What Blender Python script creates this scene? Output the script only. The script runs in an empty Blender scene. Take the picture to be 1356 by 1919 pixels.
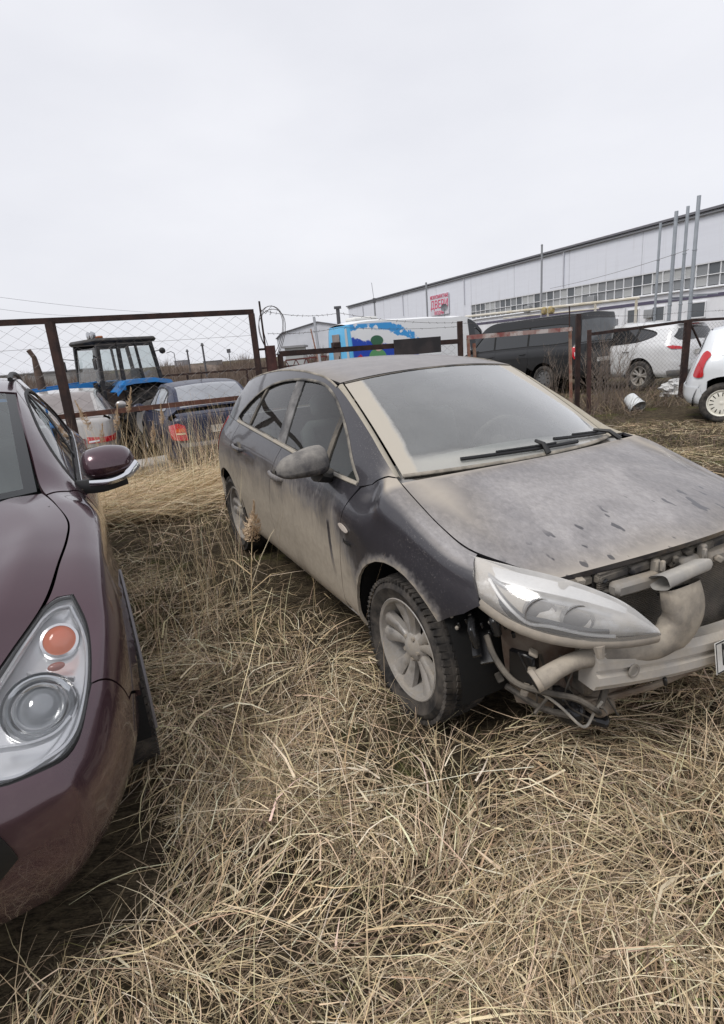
import bpy, bmesh, math, random
import numpy as np
from mathutils import Vector, Matrix
from mathutils.geometry import delaunay_2d_cdt
random.seed(7); RNG = np.random.default_rng(7)
SC = bpy.context.scene
COL = SC.collection
PI = math.pi
# ---------------------------------------------------------------- camera
CAM_F, CAM_PITCH, CAM_ROLL, CAM_H = 1040.0, math.radians(16.36), math.radians(4.71), 1.5634
_F = np.array([0, math.cos(CAM_PITCH), -math.sin(CAM_PITCH)]); _r = np.array([1., 0, 0]); _u = np.cross(_r, _F)
_c, _s = math.cos(CAM_ROLL), math.sin(CAM_ROLL)
CR = np.array([_c*_r - _s*_u, _s*_r + _c*_u, _F]); CC = np.array([0, 0, CAM_H])
cam = bpy.data.cameras.new('camera'); camo = bpy.data.objects.new('camera', cam); COL.objects.link(camo)
cam.sensor_fit = 'HORIZONTAL'; cam.sensor_width = 36.0; cam.lens = 36.0*CAM_F/1356.0
cam.clip_start = 0.02; cam.clip_end = 3000
camo.matrix_world = Matrix(((CR[0][0], CR[1][0], -CR[2][0], 0), (CR[0][1], CR[1][1], -CR[2][1], 0), (CR[0][2], CR[1][2], -CR[2][2], CAM_H), (0, 0, 0, 1)))
SC.camera = camo
# ---------------------------------------------------------------- sky, sun, exposure
world = bpy.data.worlds.new('World'); SC.world = world; world.use_nodes = True
nt = world.node_tree; nt.nodes.clear()
out = nt.nodes.new('ShaderNodeOutputWorld'); bg = nt.nodes.new('ShaderNodeBackground')
sky = nt.nodes.new('ShaderNodeTexSky'); sky.sky_type = 'NISHITA'; sky.sun_disc = False
SUN_EL, SUN_ROT = math.radians(48), math.radians(-126)
sky.sun_elevation = SUN_EL; sky.sun_rotation = SUN_ROT; sky.dust_density = 3.0; sky.air_density = 1.0
mixc = nt.nodes.new('ShaderNodeMix'); mixc.data_type = 'RGBA'
tc = nt.nodes.new('ShaderNodeTexCoord'); nz = nt.nodes.new('ShaderNodeTexNoise'); nz.inputs['Scale'].default_value = 1.6; nz.inputs['Detail'].default_value = 6
mp = nt.nodes.new('ShaderNodeMapping'); mp.inputs['Scale'].default_value = (1, 1, 2.6)
cr = nt.nodes.new('ShaderNodeValToRGB')
cr.color_ramp.elements[0].position = 0.3; cr.color_ramp.elements[0].color = (7.6, 7.7, 8.3, 1)
cr.color_ramp.elements[1].position = 0.75; cr.color_ramp.elements[1].color = (9.2, 9.25, 9.7, 1)
L = nt.links
L.new(tc.outputs['Generated'], mp.inputs['Vector']); L.new(mp.outputs[0], nz.inputs['Vector']); L.new(nz.outputs['Fac'], cr.inputs[0])
mixc.inputs[0].default_value = 0.93      # cloud cover
L.new(sky.outputs[0], mixc.inputs[6]); L.new(cr.outputs[0], mixc.inputs[7]); L.new(mixc.outputs[2], bg.inputs[0])
bg.inputs[1].default_value = 0.083
L.new(bg.outputs[0], out.inputs[0])
sl = bpy.data.lights.new('sun', 'SUN'); sl.energy = 1.5; sl.angle = math.radians(22); sl.color = (1.0, 0.965, 0.92)
so = bpy.data.objects.new('sun', sl); COL.objects.link(so)
# sun behind the photographer's left shoulder
so.rotation_euler = (Vector((0.62*math.cos(SUN_EL), 0.45*math.cos(SUN_EL), -math.sin(SUN_EL)))).to_track_quat('-Z', 'Y').to_euler()
SC.view_settings.view_transform = 'Standard'; SC.view_settings.look = 'None'; SC.view_settings.exposure = 0.32; SC.view_settings.gamma = 1.0
SC.view_settings.use_curve_mapping = False
SC.render.engine = 'CYCLES'; SC.cycles.max_bounces = 8; SC.cycles.transparent_max_bounces = 24; SC.cycles.use_denoising = True

# ---------------------------------------------------------------- layout helpers
def ray(px, py): return np.array([(px-678)/CAM_F, -(py-959.5)/CAM_F, 1.0]) @ CR
def on_plane(px, py, n, d):
    r = ray(px, py); n = np.asarray(n, float); return CC + (d - n @ CC)/(n @ r)*r
def on_z(px, py, z=0.0): return on_plane(px, py, (0, 0, 1), z)
def on_y(px, py, y): return on_plane(px, py, (0, 1, 0), y)
# ---------------------------------------------------------------- objects
def tag(o, label=None, cat=None, group=None, kind=None):
    if label: o['label'] = label
    if cat: o['category'] = cat
    if group: o['group'] = group
    if kind: o['kind'] = kind
    return o
def empty(name, loc=(0, 0, 0), rz=0.0, rx=0.0, ry=0.0):
    o = bpy.data.objects.new(name, None); COL.objects.link(o); o.location = loc; o.rotation_euler = (rx, ry, rz); o.empty_display_size = 0.1
    return o
def mesh_obj(name, V, Fc, mat, parent=None, smooth=True, normals=None, angle=None):
    me = bpy.data.meshes.new(name)
    me.from_pydata([tuple(map(float, v)) for v in V], [], [tuple(map(int, f)) for f in Fc])
    me.update()
    if smooth:
        me.polygons.foreach_set('use_smooth', np.ones(len(me.polygons), bool))
        if angle: me.set_sharp_from_angle(angle=math.radians(angle))
    if normals is not None: me.normals_split_custom_set_from_vertices([tuple(n) for n in normals])
    o = bpy.data.objects.new(name, me); COL.objects.link(o)
    if mat is not None: me.materials.append(mat)
    if parent is not None: o.parent = parent
    return o
def dup(o, parent=None, **kw):
    c = o.copy(); COL.objects.link(c); c.parent = parent
    for ch in list(o.children): dup(ch, c)
    for k, v in kw.items():
        if k in ('label', 'group', 'category'): c[k] = v
        else: setattr(c, k, v)
    return c
class MB:
    """collects simple solids and links them as one mesh object"""
    def __init__(s): s.V = []; s.F = []
    def add(s, V, F):
        b = len(s.V); s.V += [tuple(v) for v in V]; s.F += [tuple(b+i for i in f) for f in F]; return s
    def box(s, c, d, rz=0, M=None, bev=0.0):
        x, y, z = d[0]/2, d[1]/2, d[2]/2
        if bev > 0:
            b = min(bev, x*.9, y*.9, z*.9); V = []
            for sx in (-1, 1):
                for sy in (-1, 1):
                    for sz in (-1, 1):
                        V += [(sx*x, sy*(y-b), sz*(z-b)), (sx*(x-b), sy*y, sz*(z-b)), (sx*(x-b), sy*(y-b), sz*z)]
            bm = bmesh.new(); [bm.verts.new(v) for v in V]; bmesh.ops.convex_hull(bm, input=bm.verts[:])
            bm.verts.index_update(); F = [[v.index for v in f.verts] for f in bm.faces]; V = [tuple(v.co) for v in bm.verts]; bm.free()
        else:
            V = [(sx*x, sy*y, sz*z) for sx in (-1, 1) for sy in (-1, 1) for sz in (-1, 1)]
            F = [(0, 1, 3, 2), (4, 6, 7, 5), (0, 4, 5, 1), (2, 3, 7, 6), (0, 2, 6, 4), (1, 5, 7, 3)]
        if M is None: M = Matrix.Rotation(rz, 3, 'Z')
        return s.add([tuple(M @ Vector(v) + Vector(c)) for v in V], F)
    def tube(s, pts, r, n=8, caps=True, sq=None):
        P = [Vector(p) for p in pts]; rr = r if hasattr(r, '__len__') else [r]*len(P)
        b = len(s.V); prev = None
        for i, p in enumerate(P):
            d = (P[min(i+1, len(P)-1)] - P[max(i-1, 0)])
            d = d.normalized() if d.length > 1e-9 else Vector((0, 0, 1))
            if prev is None:
                a = Vector((0, 0, 1)) if abs(d.z) < .95 else Vector((1, 0, 0)); a = (a - d*a.dot(d)).normalized()
            else: a = (prev - d*prev.dot(d)); a = a.normalized() if a.length > 1e-6 else d.orthogonal().normalized()
            prev = a; c = d.cross(a)
            for k in range(n):
                t = 2*PI*(k+.5)/n; q = rr[i]
                ca, sa = math.cos(t), math.sin(t)
                if sq: ca *= sq[0]; sa *= sq[1]
                s.V.append(tuple(p + a*ca*q + c*sa*q))
        for i in range(len(P)-1):
            for k in range(n):
                s.F.append((b+i*n+k, b+i*n+(k+1) % n, b+(i+1)*n+(k+1) % n, b+(i+1)*n+k))
        if caps:
            s.F.append(tuple(b+k for k in range(n))[::-1]); e = b+(len(P)-1)*n; s.F.append(tuple(e+k for k in range(n)))
        return s
    def bar(s, a, b_, w, h): # square section bar from a to b
        a = Vector(a); b_ = Vector(b_); d = (b_-a); l = d.length; d.normalize()
        up = Vector((0, 0, 1)) if abs(d.z) < .9 else Vector((0, 1, 0)); y = up.cross(d).normalized(); z = d.cross(y)
        M = Matrix((d, y, z)).transposed()
        return s.box((a+b_)/2, (l, w, h), M=M)
    def lathe(s, prof, n=32, axis='y', c=(0, 0, 0), a0=0.0, a1=2*PI, closed=True):
        # prof: (radius, offset along axis)
        b = len(s.V); m = len(prof); full = abs(a1-a0-2*PI) < 1e-6; N = n if full else n+1
        for i in range(N):
            t = a0+(a1-a0)*i/n; ct, st = math.cos(t), math.sin(t)
            for r, o in prof:
                v = {'y': (r*ct, o, r*st), 'z': (r*ct, r*st, o), 'x': (o, r*ct, r*st)}[axis]
                s.V.append((v[0]+c[0], v[1]+c[1], v[2]+c[2]))
        for i in range(n):
            j = (i+1) % N
            for k in range(m-1):
                s.F.append((b+i*m+k, b+i*m+k+1, b+j*m+k+1, b+j*m+k))
        return s
    def prism(s, poly, a, b_, axis='y'):
        n = len(poly); B = len(s.V)
        for o in (a, b_):
            for p, q in poly:
                s.V.append({'y': (p, o, q), 'z': (p, q, o), 'x': (o, p, q)}[axis])
        s.F.append(tuple(range(B, B+n))); s.F.append(tuple(range(B+2*n-1, B+n-1, -1)))
        for i in range(n): s.F.append((B+i, B+(i+1) % n, B+n+(i+1) % n, B+n+i))
        return s
    def sphere(s, c, r, nu=16, nv=10, M=None):
        r = r if hasattr(r, '__len__') else (r, r, r); b = len(s.V)
        for j in range(nv+1):
            ph = -PI/2+PI*j/nv
            for i in range(nu):
                t = 2*PI*i/nu; v = Vector((r[0]*math.cos(ph)*math.cos(t), r[1]*math.cos(ph)*math.sin(t), r[2]*math.sin(ph)))
                if M is not None: v = M @ v
                s.V.append((v[0]+c[0], v[1]+c[1], v[2]+c[2]))
        for j in range(nv):
            for i in range(nu): s.F.append((b+j*nu+i, b+j*nu+(i+1) % nu, b+(j+1)*nu+(i+1) % nu, b+(j+1)*nu+i))
        return s
    def build(s, name, mat, parent=None, smooth=True, angle=38): return fixn(mesh_obj(name, s.V, s.F, mat, parent, smooth, angle=angle))
def fixn(o):
    bm = bmesh.new(); bm.from_mesh(o.data); bmesh.ops.recalc_face_normals(bm, faces=bm.faces[:]); bm.to_mesh(o.data); bm.free(); return o
def spline(pts, n=6, closed=False):
    P = np.array(pts, float); m = len(P); out = []
    rng = range(m if closed else m-1)
    for i in rng:
        p1, p2 = P[i], P[(i+1) % m]
        p0 = P[(i-1) % m] if (closed or i > 0) else 2*p1-p2
        p3 = P[(i+2) % m] if (closed or i+2 < m) else 2*p2-p1
        for k in range(n):
            t = k/n
            out.append(.5*((2*p1)+(-p0+p2)*t+(2*p0-5*p1+4*p2-p3)*t*t+(-p0+3*p1-3*p2+p3)*t**3))
    if not closed: out.append(P[-1])
    return np.array(out)
def path(*segs, n=6):
    """joined splines; each segment's end is a sharp corner; returns an open-ended closed polygon"""
    out = []
    for sg in segs:
        q = spline(sg, n) if len(sg) > 2 else np.array(sg, float)
        out += list(q[:-1])
    return np.array(out)
# ---------------------------------------------------------------- materials
MATS = {}
def mat(name, color, rough=0.5, metal=0.0, spec=0.5, coat=0.0, trans=0.0, ior=1.45, alpha=1.0, emit=None):
    if name in MATS: return MATS[name]
    m = bpy.data.materials.new(name); m.use_nodes = True; b = m.node_tree.nodes['Principled BSDF']
    b.inputs['Base Color'].default_value = (*color, 1); b.inputs['Roughness'].default_value = rough; b.inputs['Metallic'].default_value = metal
    b.inputs['Specular IOR Level'].default_value = spec; b.inputs['Coat Weight'].default_value = coat; b.inputs['Coat Roughness'].default_value = 0.05
    b.inputs['Transmission Weight'].default_value = trans; b.inputs['IOR'].default_value = ior; b.inputs['Alpha'].default_value = alpha
    MATS[name] = m; return m
class NB:
    """tiny node builder"""
    def __init__(s, m): s.t = m.node_tree; s.n = s.t.nodes; s.l = s.t.links; s.b = s.n.get('Principled BSDF')
    def node(s, ty, **kw):
        x = s.n.new(ty)
        for k, v in kw.items():
            if k.startswith('_'): setattr(x, k[1:], v)
        return x
    def link(s, a, b): s.l.new(a, b)
    def val(s, v):
        x = s.n.new('ShaderNodeValue'); x.outputs[0].default_value = v; return x.outputs[0]
    def math(s, op, a, b=None, c=None, clamp=False):
        x = s.n.new('ShaderNodeMath'); x.operation = op; x.use_clamp = clamp
        for i, q in enumerate((a, b, c)):
            if q is None: continue
            if isinstance(q, (int, float)): x.inputs[i].default_value = q
            else: s.l.new(q, x.inputs[i])
        return x.outputs[0]
    def noise(s, vec, scale, detail=4, rough=.55, dist=0.0, out='Fac'):
        x = s.n.new('ShaderNodeTexNoise'); x.inputs['Scale'].default_value = scale; x.inputs['Detail'].default_value = detail
        x.inputs['Roughness'].default_value = rough; x.inputs['Distortion'].default_value = dist
        if vec is not None: s.l.new(vec, x.inputs['Vector'])
        return x.outputs[out]
    def ramp(s, f, *st):
        x = s.n.new('ShaderNodeValToRGB'); e = x.color_ramp.elements
        while len(e) < len(st): e.new(.5)
        for q, (p, c) in zip(e, st):
            q.position = p; q.color = (c, c, c, 1) if isinstance(c, (int, float)) else (*c, 1)
        s.l.new(f, x.inputs[0]); return x.outputs[0]
    def maprange(s, f, a, b, c=0., d=1., smooth=True):
        x = s.n.new('ShaderNodeMapRange'); x.interpolation_type = 'SMOOTHSTEP' if smooth else 'LINEAR'
        for i, q in enumerate((f, a, b, c, d)):
            if isinstance(q, (int, float)): x.inputs[i].default_value = q
            else: s.l.new(q, x.inputs[i])
        return x.outputs[0]
    def mix(s, f, a, b):
        x = s.n.new('ShaderNodeMix'); x.data_type = 'RGBA'
        for i, q in ((0, f), (6, a), (7, b)):
            if isinstance(q, (int, float)): x.inputs[i].default_value = q
            elif isinstance(q, tuple): x.inputs[i].default_value = (*q, 1)
            else: s.l.new(q, x.inputs[i])
        return x.outputs[2]
    def coords(s, kind='Object'):
        x = s.n.new('ShaderNodeTexCoord'); return x.outputs[kind]
    def sep(s, v):
        x = s.n.new('ShaderNodeSeparateXYZ'); s.l.new(v, x.inputs[0]); return x.outputs
    def mapping(s, v, scale=(1, 1, 1), rot=(0, 0, 0), loc=(0, 0, 0)):
        x = s.n.new('ShaderNodeMapping'); x.inputs['Scale'].default_value = scale; x.inputs['Rotation'].default_value = rot; x.inputs['Location'].default_value = loc
        s.l.new(v, x.inputs['Vector']); return x.outputs[0]
    def bump(s, h, strength=.3, dist=.01):
        x = s.n.new('ShaderNodeBump'); x.inputs['Strength'].default_value = strength; x.inputs['Distance'].default_value = dist
        s.l.new(h, x.inputs['Height']); return x.outputs[0]
def setin(nb, sock, v):
    if isinstance(v, (int, float)): nb.b.inputs[sock].default_value = v
    else: nb.l.new(v, nb.b.inputs[sock])
def noisy(name, c1, c2, scale=8, rough=.8, metal=0., bump=0., bscale=None, detail=6, stretch=(1, 1, 1), lo=.35, hi=.65, spec=.3):
    """two-colour procedural surface with fine relief"""
    if name in MATS: return MATS[name]
    m = mat(name, c1, rough, metal, spec); nb = NB(m); v = nb.mapping(nb.coords(), stretch)
    f = nb.maprange(nb.noise(v, scale, detail), lo, hi)
    nb.link(nb.mix(f, c1, c2), nb.b.inputs['Base Color'])
    if bump: nb.link(nb.bump(nb.noise(v, bscale or scale*4, 5), bump, .01), nb.b.inputs['Normal'])
    return m
# ---------------------------------------------------------------- net surfaces and panels cut from them
def _tang(G, k, ax):
    G = np.moveaxis(G, ax, 0); T = np.zeros_like(G); n = len(G)
    if n == 2: T[:] = (G[1]-G[0])/(k[1]-k[0])
    else:
        sh = (slice(None),)+(None,)*(G.ndim-1)
        h = np.diff(k)[sh]; d = np.diff(G, axis=0)/h
        T[1:-1] = (d[:-1]*h[1:]+d[1:]*h[:-1])/(h[1:]+h[:-1]); T[0] = 1.5*d[0]-.5*T[1]; T[-1] = 1.5*d[-1]-.5*T[-2]
    return np.moveaxis(T, 0, ax)
def _herm(t):
    return 2*t**3-3*t**2+1, t**3-2*t**2+t, -2*t**3+3*t**2, t**3-t**2
class Net:
    def __init__(s, G, sign=1):
        s.G = np.array(G, float); s.sign = sign; nu, nv, _ = s.G.shape
        du = np.linalg.norm(np.diff(s.G, axis=0), axis=2).mean(1)+.004; dv = np.linalg.norm(np.diff(s.G, axis=1), axis=2).mean(0)+.004
        s.ku = np.concatenate([[0], np.cumsum(du)]); s.kv = np.concatenate([[0], np.cumsum(dv)])
        s.Tu = _tang(s.G, s.ku, 0); s.samp = None
    def P(s, u, v):
        u = np.atleast_1d(np.asarray(u, float)); v = np.atleast_1d(np.asarray(v, float))
        i = np.clip(np.searchsorted(s.ku, u)-1, 0, len(s.ku)-2); h = s.ku[i+1]-s.ku[i]; t = (u-s.ku[i])/h
        a, b, c, d = _herm(t); e = (slice(None), None, None); h = h[e]
        L_ = a[e]*s.G[i]+b[e]*h*s.Tu[i]+c[e]*s.G[i+1]+d[e]*h*s.Tu[i+1]
        T = _tang(L_, s.kv, 1); j = np.clip(np.searchsorted(s.kv, v)-1, 0, len(s.kv)-2); h = s.kv[j+1]-s.kv[j]; t = (v-s.kv[j])/h
        a, b, c, d = _herm(t); r = np.arange(len(u)); e = (slice(None), None); h = h[e]
        return a[e]*L_[r, j]+b[e]*h*T[r, j]+c[e]*L_[r, j+1]+d[e]*h*T[r, j+1]
    def N(s, u, v):
        e = 2e-3; n = np.cross(s.P(u+e, v)-s.P(u-e, v), s.P(u, v+e)-s.P(u, v-e))
        return s.sign*n/np.maximum(np.linalg.norm(n, axis=1, keepdims=True), 1e-12)
    def inv(s, T, ax=(0, 2), win=None):
        """(u,v) of points given by two coordinates"""
        T = np.atleast_2d(np.array(T, float)); ax = list(ax)
        u0, u1, v0, v1 = win or (s.ku[0], s.ku[-1], s.kv[0], s.kv[-1])
        U, V = np.meshgrid(np.linspace(u0, u1, 140), np.linspace(v0, v1, 70), indexing='ij'); U = U.ravel(); V = V.ravel(); S = s.P(U, V)[:, ax]
        k = np.array([((S-t)**2).sum(1).argmin() for t in T]); u, v = U[k].copy(), V[k].copy()
        for _ in range(8):
            e = 1e-4; p = s.P(u, v)[:, ax]; a = (s.P(u+e, v)[:, ax]-p)/e; b = (s.P(u, v+e)[:, ax]-p)/e; r = T-p
            det = a[:, 0]*b[:, 1]-a[:, 1]*b[:, 0]; det = np.where(np.abs(det) < 1e-6, 1e-6, det)
            du = np.clip((r[:, 0]*b[:, 1]-r[:, 1]*b[:, 0])/det, -.05, .05); dv = np.clip((a[:, 0]*r[:, 1]-a[:, 1]*r[:, 0])/det, -.05, .05)
            u = np.clip(u+du, u0, u1); v = np.clip(v+dv, v0, v1)
        return np.stack([u, v], 1)
def _dens(poly, step):
    out = []
    for i in range(len(poly)):
        a, b = poly[i], poly[(i+1) % len(poly)]; n = max(1, int(np.ceil(np.linalg.norm(b-a)/step)))
        for k in range(n): out.append(a+(b-a)*k/n)
    return np.array(out)
def _area(p): x, y = p[:, 0], p[:, 1]; return .5*np.sum(x*np.roll(y, -1)-np.roll(x, -1)*y)
def _inset(p, g):
    if g == 0: return p
    if _area(p) < 0: g = -g
    d1 = p-np.roll(p, 1, 0); d2 = np.roll(p, -1, 0)-p
    d1 = d1/np.maximum(np.linalg.norm(d1, axis=1, keepdims=True), 1e-9); d2 = d2/np.maximum(np.linalg.norm(d2, axis=1, keepdims=True), 1e-9)
    n1 = np.stack([-d1[:, 1], d1[:, 0]], 1); n2 = np.stack([-d2[:, 1], d2[:, 0]], 1); n = n1+n2; l = np.maximum((n*n).sum(1, keepdims=True), .8)
    return p+n*(2*g/l)
def inside(pts, poly):
    x, y = pts[:, 0], pts[:, 1]; r = np.zeros(len(pts), bool); q = np.roll(poly, 1, 0)
    for (x1, y1), (x2, y2) in zip(poly, q):
        c = ((y1 > y) != (y2 > y)); xx = (x2-x1)*(y-y1)/(y2-y1 if y2 != y1 else 1e-12)+x1; r ^= c & (x < xx)
    return r
def _dist(pts, poly):
    d = np.full(len(pts), 1e9); q = np.roll(poly, -1, 0)
    for a, b in zip(poly, q):
        ab = b-a; t = np.clip(((pts-a)@ab)/max(ab@ab, 1e-12), 0, 1); d = np.minimum(d, np.linalg.norm(pts-(a+t[:, None]*ab), axis=1))
    return d
def panel(net, name, poly, m, parent, res=.03, thick=.012, gap=.002, holes=(), off=0.0, disp=None, hgap=None):
    """panel with its own edges, cut from a net by a polygon in (u,v)"""
    poly = np.array(poly, float); hs = [np.array(h, float) for h in holes]
    c = poly.mean(0); e = .01
    su = np.linalg.norm(net.P(c[0]+e, c[1])-net.P(c[0]-e, c[1]))/(2*e); sv = np.linalg.norm(net.P(c[0], c[1]+e)-net.P(c[0], c[1]-e))/(2*e)
    sc = np.array([max(su, .05), max(sv, .05)])
    loops = [_dens(_inset(poly*sc, gap), res*.8)]+[_dens(_inset(h*sc, -(gap if hgap is None else hgap)), res*.8) for h in hs]
    lo, hi = loops[0].min(0), loops[0].max(0)
    gx, gy = np.meshgrid(np.arange(lo[0]+res/2, hi[0], res), np.arange(lo[1]+res/2, hi[1], res), indexing='ij'); g = np.stack([gx.ravel(), gy.ravel()], 1)
    if len(g):
        k = inside(g, loops[0])
        for l in loops[1:]: k &= ~inside(g, l)
        g = g[k]
        for l in loops:
            if len(g): g = g[_dist(g, l) > res*.45]
    pts = [Vector(p) for l in loops for p in l]+[Vector(p) for p in g]; E = []; b = 0
    for l in loops: E += [(b+i, b+(i+1) % len(l)) for i in range(len(l))]; b += len(l)
    vo, _, fo, *_ = delaunay_2d_cdt(pts, E, [], 1, 1e-7)
    q = np.array([tuple(v) for v in vo]); F = np.array([f for f in fo if len(f) == 3])
    ce = q[F].mean(1); k = inside(ce, loops[0])
    for l in loops[1:]: k &= ~inside(ce, l)
    F = F[k]; u, v = q[:, 0]/sc[0], q[:, 1]/sc[1]
    P = net.P(u, v); Nn = net.N(u, v)
    if disp is not None: P = P+Nn*disp(P)[:, None]
    P = P+Nn*off
    fn = np.cross(P[F[:, 1]]-P[F[:, 0]], P[F[:, 2]]-P[F[:, 0]]); fl = (fn*Nn[F[:, 0]]).sum(1) < 0; F[fl] = F[fl][:, ::-1]
    # boundary rim
    from collections import Counter
    ed = {}
    for f in F:
        for i in range(3):
            a, b2 = int(f[i]), int(f[(i+1) % 3]); ed[(a, b2)] = 1
    bd = [(a, b2) for (a, b2) in ed if (b2, a) not in ed]
    n0 = len(P); idx = {}; V = [tuple(p) for p in P]; NN = [tuple(n) for n in Nn]; Fc = [tuple(f) for f in F]
    if thick > 0:
        for a, b2 in bd:
            d = P[b2]-P[a]; rn = np.cross(d, Nn[a]); rn = rn/max(np.linalg.norm(rn), 1e-9)
            k = len(V); V += [tuple(P[a]), tuple(P[b2]), tuple(P[b2]-Nn[b2]*thick), tuple(P[a]-Nn[a]*thick)]; NN += [tuple(rn)]*4
            Fc.append((k+1, k, k+3, k+2))
    return mesh_obj(name, V, Fc, m, parent, True, NN)
def strip(net, name, uv, m, parent, w=.01, h=.006, off=0.0, closed=False):
    """raised moulding swept along a (u,v) path"""
    uv = np.array(uv, float); P = net.P(uv[:, 0], uv[:, 1]); N = net.N(uv[:, 0], uv[:, 1]); n = len(P)
    if closed: T = np.roll(P, -1, 0)-np.roll(P, 1, 0)
    else: T = np.gradient(P, axis=0)
    T = T/np.maximum(np.linalg.norm(T, axis=1, keepdims=True), 1e-9); B = np.cross(N, T); P = P+N*off
    prof = [(-.5, -.6), (-.5, .5), (-.3, 1), (.3, 1), (.5, .5), (.5, -.6)]; V = []; F = []; k = len(prof)
    for p, nn, bb in zip(P, N, B): V += [p+bb*a*w+nn*c*h for a, c in prof]
    for i in range(n if closed else n-1):
        j = (i+1) % n
        for a in range(k): F.append((i*k+a, i*k+(a+1) % k, j*k+(a+1) % k, j*k+a))
    if not closed: F += [tuple(range(k)), tuple(range((n-1)*k, n*k))[::-1]]
    return fixn(mesh_obj(name, V, F, m, parent, True, angle=50))
def text_obj(name, s, size, m, parent, M, ext=.0008, sx=1.0, res=3):
    cu = bpy.data.curves.new(name, 'FONT'); cu.body = s; cu.size = size; cu.extrude = ext; cu.resolution_u = res; cu.align_x = 'CENTER'; cu.align_y = 'CENTER'
    t = bpy.data.objects.new(name, cu); COL.objects.link(t)
    dg = bpy.context.evaluated_depsgraph_get(); me = bpy.data.meshes.new_from_object(t.evaluated_get(dg)); bpy.data.objects.remove(t)
    me.transform(Matrix.Diagonal((sx, 1, 1, 1)))
    o = bpy.data.objects.new(name, me); me.materials.clear(); me.materials.append(m); COL.objects.link(o)
    if parent is not None: o.parent = parent
    o.matrix_local = M
    return o
def basis(o, ex, ey):
    """matrix with columns ex, ey, ex x ey at o"""
    ex = Vector(ex).normalized(); ey = Vector(ey); ey = (ey-ex*ey.dot(ex)).normalized(); ez = ex.cross(ey)
    return Matrix(((ex.x, ey.x, ez.x, o[0]), (ex.y, ey.y, ez.y, o[1]), (ex.z, ey.z, ez.z, o[2]), (0, 0, 0, 1)))
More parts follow.
